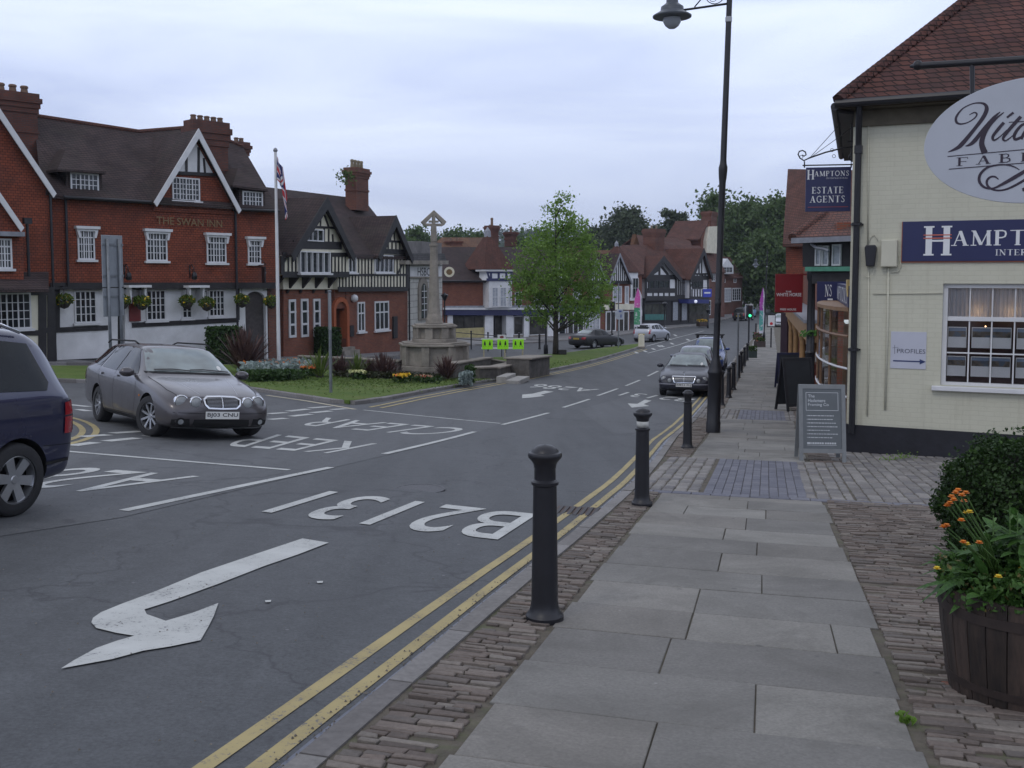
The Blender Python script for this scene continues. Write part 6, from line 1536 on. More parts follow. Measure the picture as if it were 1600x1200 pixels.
def pole_sign(name, label, base, top_z, r, parts, rz=0, mat='grey_pole', cat='sign post'):
    t_ = thing(name, label, cat, base, rz)
    mb = MB(); mb.tube([(0, 0, -.1), (0, 0, top_z)], r, 12); mb.lathe([(r+.012, top_z), (r+.012, top_z+.03), (0, top_z+.045)], 12); mb.build('pole', M[mat], t_, smooth=True, auto=40)
    return t_
M['grey_pole'] = simple('galvanised_pole', (.17, .185, .20), .45, .2, 5, metal=.3); M['sign_back'] = simple('grey_sign_back', (.23, .25, .27), .5, .1, 4)
pole_sign('sign_pole', 'thin bare grey pole on the kerb beside the row of bollards', GP(1152, 596, .11), 2.72, .04, None)
# sign seen nearly edge on, on the green
b0 = GP(517, 613, .12); t_ = pole_sign('road_sign', 'tall grey pole on the near corner of the grass with a narrow sign seen edge-on', b0, 158*b0.y/1600, .045, None)
mb = MB(); mb.box(-.03, .02, -.35, .35, 158*b0.y/1600-1.1, 158*b0.y/1600-.05); mb.build('sign_plate', M['sign_back'], t_, bevel=.01); t_.rotation_euler = (0, 0, R(14))
# two-post direction sign
b0 = GP(173, 606, 0); b0 = gz(b0.x-.2, b0.y+1.0, .1); k = b0.y/1600; t_ = thing('direction_sign', 'tall two-posted grey direction sign seen from behind before the inn', 'sign', b0, R(60))
hz = (b0.z-CAM.z); top = (430-368)*k-hz
for sx in (-.2, .2): mb = MB(); mb.tube([(sx, 0, -.2), (sx, 0, top-.1)], .045, 10); mb.build('post', M['grey_pole'], t_, smooth=True)
mb = MB(); mb.box(-.36, .36, .05, .08, top-1.5, top); mb.box(-.36, .36, .05, .08, top-2.35, top-1.53); mb.build('sign_plate', M['sign_back'], t_, bevel=.01)
for z in (top-.3, top-1.2, top-1.8): mb = MB(); mb.box(-.36, .36, .02, .05, z, z+.06); mb.build('rail', M['grey_pole'], t_)

# flagpole and its limp flag
b0 = GP(436, 583, .12); k = b0.y/1600; hz = b0.z-CAM.z; top = (430-240)*k-hz
t_ = thing('flagpole', 'white flagpole standing in the flower bed by the inn', 'flagpole', b0)
mb = MB(); mb.lathe([(.075, -.1), (.07, 1.5), (.05, top-.1), (.05, top)], 12); mb.build('pole', M['white_paint'], t_, smooth=True, auto=40)
mb = MB(); mb.lathe([(.0, top+.16), (.06, top+.12), (.09, top+.05), (.06, top), (.05, top)], 12); mb.build('finial', M['lead'], t_, smooth=True)
fm, t, b = newmat('flag_cloth'); fa = t.nodes.new('ShaderNodeAttribute'); fa.attribute_name = 'tone'
c = ramp(t, fa.outputs['Fac'], [(0, (.02, .025, .12)), (.33, (.02, .025, .12)), (.34, (.55, .55, .58)), (.66, (.55, .55, .58)), (.67, (.38, .02, .03)), (1, (.38, .02, .03))]); t.links.new(c, b.inputs['Base Color']); b.inputs['Roughness'].default_value = .9
f_ = thing('flag', 'limp red, white and blue union flag hanging down the white flagpole', 'flag', b0)
mb = MB(); nu, nv = 54, 54; fl, fh = 1.8, .95; zt = (430-246)*k-hz; tones = []
def flagcol(u, v_):          # u along the fly, v from top
    x = (u-.5)*2; y = (v_-.5)
    if abs(y) < .1 or abs(x) < .1: return .9
    if abs(y) < .165 or abs(x) < .165: return .5
    for sgn in (1, -1):
        d = abs(y*2-sgn*x)/2
        if d < .035: return .9
        if d < .10: return .5
    return .1
for j in range(nv+1):
    for i in range(nu+1):
        u = i/nu; v_ = j/nv                    # cloth collapses: the fly folds down against the pole
        dx = .06+.40*math.sin(min(u*1.4, 1)*1.57)*(.45+.55*v_)*(1-.3*u)
        wob = .055*math.sin(u*19+v_*2)*u**.4
        z = zt-v_*fh*.9-u*1.35*(.6+.25*v_)-.35*u*v_
        mb.v.append((dx+.09*math.sin(u*15+1.2*v_)*u, wob-.12*math.sin(u*9+v_), z))
for j in range(nv):
    for i in range(nu):
        a = j*(nu+1)+i; mb.f.append([a, a+1, a+nu+2, a+nu+1]); mb.m.append(0); tones.append(flagcol(i/nu, j/nv))
o = mb.build('cloth', fm, f_, smooth=True); set_tone(o, tones)

# round projecting sign by the bank
p = P(702, 425, 66); t_ = thing('round_sign', 'round cream hanging sign on the right edge of the stone bank', 'sign', p, R(5))
mb = MB(); mb.lathe([(.0, -.05), (.33, -.05), (.33, .05), (0, .05)], 28, axis='y'); mb.build('disc', M['cream_render'], t_)
mb = MB(); mb.lathe([(.17, -.055), (.19, -.055), (.19, -.051), (.17, -.051)], 20, axis='y'); mb.box(-.2, .2, -.06, -.052, -.05, .03); mb.box(-.12, .12, -.06, -.052, .05, .15); mb.build('emblem', M['gold'], t_)
mb = MB(); mb.bar((-.6, 0, .4), (0, 0, .4), .03, .03); mb.bar((0, 0, .4), (0, 0, .3), .03, .03); mb.build('bracket', M['black_iron'], t_)

# yellow-green notices on a barrier
b0 = GP(789, 562, .1); k = b0.y/1600; hz = CAM.z-b0.z
t_ = thing('notice_barrier', 'white-legged barrier carrying three fluorescent yellow-green notices', 'barrier', b0, R(4))
neon = simple('fluorescent_card', (.34, .85, .02), .5, .03); neon.node_tree.nodes['Principled BSDF'].inputs['Emission Color'].default_value = (.4, 1, .02, 1)
wood = simple('pale_timber_leg', (.42, .36, .26), .7, .2, 8)
lx = lambda px: (px-789)*k; lz = lambda py: (430-py)*k+hz
mb = MB(); mb.box(lx(752), lx(822), -.02, .02, lz(531), lz(528.5)); mb.box(lx(752), lx(818), -.02, .02, lz(545), lz(542.5)); mb.build('rail', M['white_paint'], t_)
for px, e_ in ((756, 0), (789, 0), (818, -1.5)): mb = MB(); mb.bar((lx(px), .03, lz(529)), (lx(px+e_), .03, -.1), .06, .05); mb.bar((lx(px), .05, lz(532)), (lx(px+e_), .45, -.1), .05, .05); mb.build('leg', wood, t_)
for n_, (a, b_) in enumerate(((753.2, 770), (777, 794.5), (801, 818.5))):
    mb = MB(); mb.box(lx(a), lx(b_), -.04, -.021, lz(545.5), lz(530.2)); nb = mb.build('notice', neon, t_)
    rnd = random.Random(n_)
    for cx in (.25, .72):
        mb = MB(); x = lx(a)+(lx(b_)-lx(a))*cx; z = lz(537.5); mb.ball((x, -.045, z+.12), .04, 8, sq=(1, .15, 1)); mb.box(x-.05, x+.05, -.047, -.041, z-.06, z+.08); mb.bar((x-.03, -.044, z-.05), (x-.07, -.044, z-.16), .03, .01); mb.bar((x+.03, -.044, z-.05), (x+.07+.02*n_, -.044, z-.15), .03, .01)
        mb.build('pictogram', M['text_black'], nb)
p = GP(784, 556, .1); k2 = p.y/1600; t_ = thing('small_notice', 'small white board with a dark red oval behind the fluorescent notices', 'sign', gz(p.x, p.y, .1), 0); kk = CAM.z-p.z
mb = MB(); mb.box(-.25, .25, -.02, .02, (430-530)*k2+kk, (430-523)*k2+kk); mb.build('board', M['white_paint'], t_); mb = MB(); mb.ball((0, -.02, (430-526.5)*k2+kk), .13, 12, sq=(1, .08, .6)); mb.build('emblem', simple('dark_red', (.16, .02, .02), .5), t_)
mb = MB(); mb.tube([(0, 0, -.1), (0, 0, (430-529)*k2+kk)], .03, 8); mb.build('post', M['black_iron'], t_)

# guard rail before the corner shop
b0 = GP(711, 541, .12); b1 = GP(790, 549, .12); t_ = thing('guard_rail', 'low black rail with posts on the pavement before the corner shop', 'railing', b0, math.atan2(b1.y-b0.y, b1.x-b0.x)); ln_ = math.dist(b0.xy, b1.xy)
for i in range(4):
    x = ln_*i/3; z = h(*(b0.xy+(b1-b0).xy*(i/3)))+.12-b0.z; mb = MB(); mb.tube([(x, 0, z-.1), (x, 0, z+1.05)], .045, 8); mb.ball((x, 0, z+1.1), .07, 8); mb.build('post', M['black_iron'], t_)
for zz in (.55, .95): mb = MB(); mb.tube([(0, 0, zz), (ln_, 0, h(*b1.xy)+.12-b0.z+zz)], .025, 8); mb.build('rail', M['black_iron'], t_)

# feather flags
def feather(label, px, py, hpx, cols, lean=0.25, wid=.55, rz=0):
    g = GP(px, py, .1); k = g.y/1600; H_ = hpx*k; t_ = thing('feather_flag', label, 'flag', g, rz)
    mb = MB(); pts = bez((0, 0), (0, H_*.6), (.0, H_*.98), (-lean, H_*1.0), 12); mb.tube([(a, 0, b_) for a, b_ in pts], .018, 6); mb.build('pole', M['black_iron'], t_)
    mb = MB(); n = 16; tones = []
    for i in range(n+1):
        f = .22+.78*i/n; x = (1-f)**.5*0; a = pts[min(12, int(f*12))]; xx = -lean*max(0, (f-.75)/.25)**2
        wl = wid*(1-max(0, (f-.7)/.3)**2)+.06
        for j in range(5): mb.v.append((xx-wl*j/4, .03*math.sin(i*.8+j*1.3), H_*f*.995))
    for i in range(n):
        for j in range(4): a = i*5+j; mb.f.append([a, a+1, a+6, a+5]); mb.m.append(0); tones.append(.5 if (j == 0 or i == 0) else (.1 if i < n*.45 else .9))
    fm_, t, b = newmat('feather_cloth'); fa = t.nodes.new('ShaderNodeAttribute'); fa.attribute_name = 'tone'; v = coord(t)
    c = ramp(t, fa.outputs['Fac'], [(0, cols[0]), (.33, cols[0]), (.34, cols[1]), (.66, cols[1]), (.67, cols[2]), (1, cols[2])])
    c = mixc(t, c, (.6, .6, .62), ramp(t, noise(t, v, 5, 3), [(.55, 0), (.62, .8)])); t.links.new(c, b.inputs['Base Color']); b.inputs['Roughness'].default_value = .8
    o = mb.build('cloth', fm_, t_, smooth=True); set_tone(o, tones)
feather('pink, green and white feather flag before the turreted brick house', 1003, 528, 78, [(.06, .28, .14), (.60, .60, .64), (.55, .10, .36)], .35, .62)
feather('slim pink and purple feather flag standing by the flower tubs', 1193.5, 541, 92, [(.10, .35, .32), (.60, .60, .68), (.35, .06, .35)], .1, .30)

# direction sign, signal head and small posts at the tip of the green
b0 = GP(966, 543, .12); k = b0.y/1600; hz = CAM.z-b0.z
t_ = thing('direction_sign', 'pointed pale direction sign on a slim pole at the tip of the green', 'sign', b0, R(8))
mb = MB(); mb.tube([(0, 0, -.1), (0, 0, (430-442)*k+hz)], .04, 8); mb.build('pole', M['grey_pole'], t_)
lz = lambda py: (430-py)*k+hz
mb = MB(); mb.prism([(-.28, lz(491)), (-.12, lz(499)), (.32, lz(499)), (.32, lz(483)), (-.12, lz(483))], -.08, -.05); pl = mb.build('sign_plate', simple('pale_sign_face', (.42, .45, .52), .4), t_, bevel=.01)
mb = MB(); mb.box(0, .2, -.085, -.081, lz(487.5), lz(485)); mb.box(.12, .2, -.085, -.081, lz(496), lz(491)); mb.build('lettering', simple('blue_sign_print', (.05, .08, .3), .5), pl)
b0 = GP(959, 541, .1); b0 = gz(b0.x, b0.y+1.5, .1); k = b0.y/1600; hz = CAM.z-b0.z; lz = lambda py: (430-py)*k+hz
def signal(label, b0, head_top, head_bot, lit):
    k = b0.y/1600; hz = CAM.z-b0.z; lz = lambda py: (430-py)*k+hz
    t_ = thing('traffic_light', label, 'traffic light', b0, R(5)); mb = MB(); mb.tube([(0, 0, -.1), (0, 0, lz(head_top+2))], .055, 8); mb.build('pole', M['black_iron'], t_)
    hw = (lz(head_top)-lz(head_bot)); mb = MB(); mb.box(-.19, .19, -.2, .05, lz(head_bot), lz(head_top)); hd = mb.build('signal_head', M['black_iron'], t_, bevel=.03)
    mb = MB(); w_ = .26; mb.box(-w_, -w_+.03, -.02, 0, lz(head_bot)-.08, lz(head_top)+.08); mb.box(w_-.03, w_, -.02, 0, lz(head_bot)-.08, lz(head_top)+.08); mb.box(-w_, w_, -.021, 0, lz(head_top)+.05, lz(head_top)+.08); mb.build('border', M['white_paint'], hd)
    for i in range(3):
        z = lz(head_bot)+hw*(i+.5)/3; mb = MB(); mb.lathe([(0, -.215), (.085, -.215), (.09, -.2)], 14, (0, 0, z), axis='y')
        mb.build('lamp', emis('green_signal', (.05, 1, .35), 2.2) if (i == 0 and lit) else simple('dark_lens', (.03, .01, .01), .3), hd)
    return t_
signal('dark unlit traffic light beside the pointed sign at the green', b0, 471, 484, False)
signal('traffic light showing green over the pavement edge in the distance', GP(1169.5, 550, .11), 477, 496, True)
# sign board with red mark
b0 = GP(1204.5, 543, .11); k = b0.y/1600; hz = CAM.z-b0.z; lz = lambda py: (430-py)*k+hz
t_ = thing('notice_sign', 'white notice with a red mark on a dark post beyond the pub sign', 'sign', b0, R(-10)); mb = MB(); mb.tube([(0, 0, -.1), (0, 0, lz(512))], .05, 8); mb.build('post', M['black_iron'], t_)
mb = MB(); mb.box(-.29, .29, -.03, .03, lz(511), lz(491)); bd = mb.build('frame', M['black_iron'], t_); mb = MB(); mb.box(-.24, .24, -.036, -.031, lz(509.5), lz(492.5)); mb.build('panel', M['white_paint'], bd); mb = MB(); mb.ball((0, -.036, lz(505.5)), .11, 10, sq=(1, .1, 1)); mb.build('red_mark', simple('red_print', (.5, .02, .03), .5), bd)
# keep-left bollard, litter bins, tubs
b0 = GP(1002, 543, .05); t_ = thing('traffic_bollard', 'squat cream bollard at the tip of the green', 'bollard', b0); mb = MB(); mb.prism([(-.22, 0), (.22, 0), (.2, .85), (.12, .95), (-.12, .95), (-.2, .85)], -.12, .12); mb.build('shell', M['cream_render'], t_, bevel=.03); mb = MB(); mb.box(-.25, .25, -.15, .15, -.03, .08); mb.build('base', M['stone'], t_)
def tub(label, px, py, w_, hh_, mat, fl, loc=None, name='flower_tub'):
    g = loc or GP(px, py, .11); t_ = thing(name, label, 'planter', g, R(14)); mb = MB(); mb.box(-w_/2, w_/2, -w_/2, w_/2, 0, hh_); mb.build('box', mat, t_, bevel=.02)
    mb = MB(); rnd = random.Random(px)
    for i in range(220):
        a = rnd.uniform(-w_/2, w_/2)*1.1; b_ = rnd.uniform(-w_/2, w_/2)*1.1; z = hh_+rnd.uniform(0, .28); s = .05
        n_ = Vector((rnd.gauss(0, 1), rnd.gauss(0, 1), rnd.gauss(0, 1))).normalized(); u = n_.orthogonal().normalized()*s; v_ = n_.cross(u)
        c = Vector((a, b_, z)); mb.add([c-u, c-v_, c+u, c+v_], [(0, 1, 2, 3)], 1 if rnd.random() < fl[1] else 0)
    mb.build('flowers', [leafmat('tub_leaf', (.03, .07, .015), (.07, .11, .02)), simple('tub_petals', fl[0], .6)], t_)
dk = simple('dark_tub', (.05, .035, .03), .7, .3)
tub('brown tub with greenery at the foot of the distant lamp post', 1187, 542, .62, .42, dk, ((.4, .1, .1), .05)); tub('dark tub of shrubs beyond the lamp post tub', 1184, 531, .6, .35, dk, ((.3, .05, .1), .2))
tub('small dark green tub beside the farthest kerb bollard', 1175, 559, .45, .42, simple('green_tub', (.02, .035, .03), .6), ((.1, .2, .05), .02))
tub('tub of yellow flowers before the blue-canopied shop', 1097, 510, .95, .5, dk, ((.6, .35, .02), .6))
def small_post(label, px, py, hpx, r=.06):
    g = GP(px, py, .1); t_ = thing('lamp_standard', label, 'post', g); H_ = hpx*g.y/1600; mb = MB(); mb.lathe([(r*2, -.05), (r*2, .5), (r, .6), (r*.8, H_-.4), (r, H_-.35)], 8); mb.build('pole', M['black_iron'], t_, smooth=True)
    mb = MB(); mb.lathe([(.08, H_-.35), (.22, H_-.05), (.26, H_), (.05, H_+.12), (0, H_+.2)], 8); mb.build('lantern', M['black_iron'], t_)
small_post('slim dark lamp standard before the green stall riser', 1038, 526, 52); small_post('dark lantern post at the right edge of the stone bank', 695, 545, 84, .05); small_post('dark lamp standard on the far pavement by the shops', 853, 552, 62, .07)
small_post('slim dark post before the yellow flower tub', 1106, 512, 28, .05)
# ============================================================ CARS
def lerp(a, b, t): return a+(b-a)*t
class Car:
    """ST: stations (s from the front, z top, z belt, half width at belt, half width at roof, z bottom)"""
    def __init__(s, name, label, L, ST_, paint, wheel_r, axles, track, pos, heading, group=None, lvl=2, arch=1.13, cat='car'):
        s.L = L; s.ST = ST_; s.paint = paint
        rz = math.atan2(heading[1], heading[0]); s.rz = rz
        # sit on the sloping road: pitch from the terrain along the heading
        hd = Vector(heading).normalized(); p = Vector(pos)
        zf = h(*(p+hd*1.3)); zr = h(*(p-hd*1.3)); s.pitch = math.atan2(zf-zr, 2.6)
        s.root = thing(name, label, cat, (p.x, p.y, (zf+zr)/2), rz, group)
        nv = Vector((-hd.y, hd.x)); s.roll = math.atan2(h(*(p+nv*.75))-h(*(p-nv*.75)), 1.5)
        s.root.rotation_euler = (s.roll, -s.pitch, rz)
        st = []
        for i in range(len(ST_)-1):
            a, b_ = ST_[i], ST_[i+1]; n = max(1, int((b_[0]-a[0])/.22))
            for k in range(n): st.append([lerp(a[j], b_[j], k/n) for j in range(6)])
        st.append(list(ST_[-1]))
        mb = MB(); ringn = None
        for (q, zt, zbelt, wb, wr, zb) in st:
            x = L/2-q; g = max(zt-zbelt, .005); dz = min(.10, g*.45); hh = zbelt-zb
            half = [(0, zb), (wb*.80, zb), (wb*.955, zb+.05), (wb*.985, zb+hh*.30), (wb*1.0, zb+hh*.62), (wb*.985, zbelt-.05), (wb*.955, zbelt),
                    (lerp(wb*.955, wr, .40), zbelt+(g-dz)*.40), (lerp(wb*.955, wr, .85), zbelt+(g-dz)*.85), (wr*.97, zt-dz*.62), (wr*.80, zt-dz*.16), (wr*.42, zt-.01*min(1, g*6)), (0, zt)]
            ring = [(x, y, z) for y, z in half]+[(x, -y, z) for y, z in half[-2:0:-1]]
            ringn = len(ring); mb.v += ring
        ns = len(st)
        for i in range(ns-1):
            for j in range(ringn):
                mb.f.append([i*ringn+j, (i+1)*ringn+j, (i+1)*ringn+(j+1) % ringn, i*ringn+(j+1) % ringn]); mb.m.append(0)
        mb.f.append(list(range(ringn))); mb.m.append(0); mb.f.append([(ns-1)*ringn+j for j in range(ringn)][::-1]); mb.m.append(0)
        me = bpy.data.meshes.new('t'); me.from_pydata(mb.v, [], mb.f); o = bpy.data.objects.new('t', me); COL.objects.link(o)
        bm = bmesh.new(); bm.from_mesh(me); bmesh.ops.recalc_face_normals(bm, faces=bm.faces[:]); bm.to_mesh(me); bm.free()
        sub = o.modifiers.new('s', 'SUBSURF'); sub.levels = lvl
        cutters = []
        for ax in axles:
            for sg in (-1, 1):
                cm_ = MB(); cm_.lathe([(wheel_r*arch, -.02), (wheel_r*arch, .6)] if sg > 0 else [(wheel_r*arch, -.6), (wheel_r*arch, .02)], 40, (L/2-ax, sg*(track/2-.14), wheel_r*1.0), axis='y')
                mc = bpy.data.meshes.new('c'); mc.from_pydata(cm_.v, [], cm_.f)
                bm = bmesh.new(); bm.from_mesh(mc); bmesh.ops.recalc_face_normals(bm, faces=bm.faces[:]); bm.to_mesh(mc); bm.free()
                co = bpy.data.objects.new('c', mc); COL.objects.link(co); cutters.append(co)
                bo = o.modifiers.new('b', 'BOOLEAN'); bo.operation = 'DIFFERENCE'; bo.object = co; bo.solver = 'EXACT'
        dg = bpy.context.evaluated_depsgraph_get(); me2 = bpy.data.meshes.new_from_object(o.evaluated_get(dg)); me2.name = 'body'
        # tree for laying panels on: the uncut body
        for m_ in list(o.modifiers):
            if m_.type == 'BOOLEAN': o.modifiers.remove(m_)
        bpy.context.view_layer.update(); dg = bpy.context.evaluated_depsgraph_get()
        tm = o.evaluated_get(dg).to_mesh(); s.bvh = BVHTree.FromPolygons([v.co.copy() for v in tm.vertices], [list(p.vertices) for p in tm.polygons]); o.evaluated_get(dg).to_mesh_clear()
        for c_ in cutters: bpy.data.objects.remove(c_)
        bpy.data.objects.remove(o)
        me2.materials.clear(); me2.materials.append(paint); me2.materials.append(M['liner'])
        for p_ in me2.polygons:
            c = p_.center; p_.material_index = 0; p_.use_smooth = True
            for ax in axles:
                dx = c.x-(L/2-ax); dz = c.z-wheel_r; rr = math.hypot(dx, dz)
                if rr < wheel_r*arch+.02 and abs(c.y) > track/2-.16:
                    nn = p_.normal; rad = Vector((dx, 0, dz)).normalized() if rr > 1e-4 else Vector((0, 0, 1))
                    if nn.dot(rad) < -.8 or abs(abs(c.y)-(track/2-.16)) < .03: p_.material_index = 1; p_.use_smooth = False
        me2.set_sharp_from_angle(angle=R(42))
        s.body = bpy.data.objects.new('body', me2); COL.objects.link(s.body); s.body.parent = s.root
        s.wheel_r = wheel_r; s.axles = axles; s.track = track
    def lay(s, name, polys, axis, mat, eps=.004, parent=None, grid=.09, smooth=True, mats=None):
        """panels projected on the body; polys in (s,z) for sides L/R, (y,z) for front F / rear B, (s,y) for top T"""
        bm = bmesh.new()
        for pg in polys:
            bm2 = bmesh.new(); bm2.faces.new([bm2.verts.new((a, b_, 0)) for a, b_ in pg]); bmesh.ops.triangulate(bm2, faces=bm2.faces[:])
            xs = [p[0] for p in pg]; ys = [p[1] for p in pg]
            k = math.floor(min(xs)/grid)*grid
            while k < max(xs): bmesh.ops.bisect_plane(bm2, geom=bm2.verts[:]+bm2.edges[:]+bm2.faces[:], plane_co=(k, 0, 0), plane_no=(1, 0, 0)); k += grid
            k = math.floor(min(ys)/grid)*grid
            while k < max(ys): bmesh.ops.bisect_plane(bm2, geom=bm2.verts[:]+bm2.edges[:]+bm2.faces[:], plane_co=(0, k, 0), plane_no=(0, 1, 0)); k += grid
            mt = bpy.data.meshes.new('t'); bm2.to_mesh(mt); bm2.free(); bm.from_mesh(mt); bpy.data.meshes.remove(mt)
        dead = []
        for v in bm.verts:
            a, b_ = v.co.x, v.co.y
            if axis in 'LR':
                sg = 1 if axis == 'L' else -1; o = Vector((s.L/2-a, sg*3, b_)); d = Vector((0, -sg, 0))
            elif axis == 'F': o = Vector((6, a, b_)); d = Vector((-1, 0, 0))
            elif axis == 'B': o = Vector((-6, a, b_)); d = Vector((1, 0, 0))
            else: o = Vector((s.L/2-a, b_, 4)); d = Vector((0, 0, -1))
            loc, nor, _, _ = s.bvh.ray_cast(o, d)
            if loc is None: dead.append(v)
            else:
                if nor.dot(d) > 0: nor = -nor
                v.co = loc+nor*eps-d*eps*.3
        bmesh.ops.delete(bm, geom=dead, context='VERTS'); bmesh.ops.recalc_face_normals(bm, faces=bm.faces[:])
        me = bpy.data.meshes.new(name); bm.to_mesh(me); bm.free(); me.materials.append(mat)
        if smooth: me.polygons.foreach_set('use_smooth', [True]*len(me.polygons))
        o = bpy.data.objects.new(name, me); COL.objects.link(o); o.parent = parent or s.root; return o
    def part(s, name, mb, mat, parent=None, **k): return mb.build(name, mat, parent or s.root, **k)
    def wheels(s, spokes=7, steer=0, rim='alloy', wid=.2, spw=.055, style='spoke'):
        r = s.wheel_r
        for i, ax in enumerate(s.axles):
            for sg in (-1, 1):
                st = steer if i == 0 else 0
                t_ = MB(); t_.lathe([(r*.66, -wid/2), (r*.90, -wid/2-.004), (r*.97, -wid*.42), (r, -wid*.25), (r, wid*.25), (r*.97, wid*.42), (r*.90, wid/2+.004), (r*.66, wid/2), (r*.66, -wid/2)], 40, axis='y', cap=False)
                wh = s.part('wheel', t_, M['rubber'], smooth=True, auto=50); wh.location = (s.L/2-ax, sg*s.track/2, r); wh.rotation_euler = (0, random.uniform(0, 1), st)
                rm = MB(); o_ = sg*wid*.42; i_ = sg*wid*.05
                rm.lathe([(r*.67, i_), (r*.67, o_), (r*.62, o_+sg*.004), (r*.60, i_)], 36, axis='y', cap=False)
                rm.lathe([(.0, i_-sg*.02), (r*.62, i_-sg*.02)], 24, axis='y', m=1)
                rm.lathe([(.0, o_-sg*.012), (r*.10, o_-sg*.012), (r*.15, o_-sg*.03), (r*.15, i_)], 18, axis='y')
                for k in range(spokes):
                    a = 2*math.pi*k/spokes; ca, sa_ = math.cos(a), math.sin(a)
                    def pt(rad, tan, y): return (rad*ca-tan*sa_, y, rad*sa_+tan*ca)
                    w0, w1 = spw*.5, spw*.62
                    if style == 'double':
                        for off in (-.035, .035):
                            q = [pt(r*.10, off*.5-.012, o_-sg*.02), pt(r*.10, off*.5+.012, o_-sg*.02), pt(r*.63, off+.014, o_-sg*.008), pt(r*.63, off-.014, o_-sg*.008)]
                            q2 = [(p[0], p[1]-sg*.03, p[2]) for p in q]; rm.add(q+q2, [(0, 1, 2, 3), (7, 6, 5, 4), (0, 4, 5, 1), (1, 5, 6, 2), (2, 6, 7, 3), (3, 7, 4, 0)])
                    else:
                        q = [pt(r*.10, -w0, o_-sg*.02), pt(r*.10, w0, o_-sg*.02), pt(r*.63, w1, o_-sg*.008), pt(r*.63, -w1, o_-sg*.008)]
                        q2 = [(p[0], p[1]-sg*.03, p[2]) for p in q]; rm.add(q+q2, [(0, 1, 2, 3), (7, 6, 5, 4), (0, 4, 5, 1), (1, 5, 6, 2), (2, 6, 7, 3), (3, 7, 4, 0)])
                rm.build('rim', [M[rim], M['liner']], wh, smooth=True, auto=30)
    def mirrors(s, sx, z, y, mat=None, sz=1):
        for sg in (-1, 1):
            mb = MB(); mb.ball((s.L/2-sx, sg*(y+.10), z), .1*sz, 14, sq=(.75, 1.15, .72)); mb.box(s.L/2-sx-.03, s.L/2-sx+.03, sg*(y-.04), sg*(y+.06), z-.05, z-.01); s.part('mirror', mb, mat or s.paint, smooth=True, auto=50)
    def handles(s, ss, z, side='LR'):
        for q in ss:
            for ax in side:
                o = s.lay('door_handle', [[(q-.09, z-.018), (q+.09, z-.018), (q+.09, z+.018), (q-.09, z+.018)]], ax, M['chrome'] if s.paint_handle is None else s.paint_handle, .02)
    paint_handle = None
    def plate(s, txt, axis, z0, z1, hw, mat, eps=.03):
        """flat number plate standing off the bumper"""
        x = []
        for y in (-hw, 0, hw):
            for z in (z0, z1):
                o = Vector((6 if axis == 'F' else -6, y, z)); r_ = s.bvh.ray_cast(o, Vector((-1 if axis == 'F' else 1, 0, 0)))
                if r_[0] is not None: x.append(r_[0].x)
        X = (max(x)+.012) if axis == 'F' else (min(x)-.012); mb = MB(); mb.box(X-.01, X+.01, -hw, hw, z0, z1); p_ = s.part('number_plate', mb, M[mat])
        uv, fs = text_geo(txt, .012); mb = MB(); sg = 1 if axis == 'F' else -1
        mb.add([(X+sg*.0125, sg*(-hw*.92+2*hw*.92*u), z0+(z1-z0)*(.16+.68*v_)) for u, v_ in uv], fs); mb.build('plate_lettering', M['text_black'], p_)
    def ell(s, cy, cz, ry, rz_, n=24): return [(cy+ry*math.cos(2*math.pi*i/n), cz+rz_*math.sin(2*math.pi*i/n)) for i in range(n)]
def thin(pts, wd):
    out = []
    for i in range(len(pts)-1):
        a, b_ = Vector(pts[i]), Vector(pts[i+1]); d = (b_-a).normalized(); q = Vector((-d.y, d.x))*wd/2; out.append([tuple(a-q), tuple(b_-q), tuple(b_+q), tuple(a+q)])
    return out
M['seam'] = simple('door_seam', (.006, .006, .007), .9, .05)
M['skin'] = simple('skin', (.35, .2, .15), .6)
M['seat'] = simple('grey_seat_cloth', (.06, .06, .065), .9, .2)

# --- grey estate turning across the junction
hd = (math.sin(R(37)), -math.cos(R(37)))
fr = GP(238, 681); fR = Vector((fr.x, fr.y))            # front right wheel foot
nrm = Vector((-hd[1], hd[0]))                            # car's left
L = 4.79; axf = .87
ctr = fR+Vector(hd)*(axf-L/2)+nrm*(.77)
grey = carpaint('warm_grey_metallic_paint', (.082, .075, .080), .5, .32, .6)
STT = [(0, .52, .44, .42, .30, .36), (.02, .60, .46, .62, .46, .26), (.07, .66, .50, .745, .58, .21), (.20, .71, .59, .825, .66, .18), (.5, .79, .70, .868, .70, .17), (.9, .865, .79, .885, .73, .17), (1.22, .91, .84, .888, .74, .17), (1.36, .95, .875, .888, .735, .17),
       (1.75, 1.19, .895, .888, .665, .17), (2.06, 1.365, .905, .888, .60, .17), (2.25, 1.405, .91, .888, .585, .17), (3.0, 1.425, .93, .888, .59, .17), (3.7, 1.41, .95, .885, .585, .18), (4.1, 1.38, .96, .875, .57, .20), (4.38, 1.32, .97, .855, .55, .23), (4.60, 1.10, .96, .83, .56, .25), (4.73, .90, .86, .79, .60, .28), (4.785, .68, .62, .72, .55, .33), (4.79, .55, .5, .55, .4, .38)]
c = Car('estate_car', 'silver-grey estate car with twin round headlamps turning out of the side road', L, STT, grey, .318, (.87, .87+2.746), 1.50, ctr, hd); MG = c; c.root.scale = (1.06, 1.06, 1.06)
c.wheels(9, R(20), spw=.03, wid=.21)
fw_side = [[(1.62, .935), (2.22, 1.315), (2.60, 1.345), (2.60, .945)], [(2.68, .945), (2.68, 1.35), (3.42, 1.35), (3.52, .975)], [(3.62, .98), (3.52, 1.345), (4.02, 1.31), (4.34, 1.03)]]
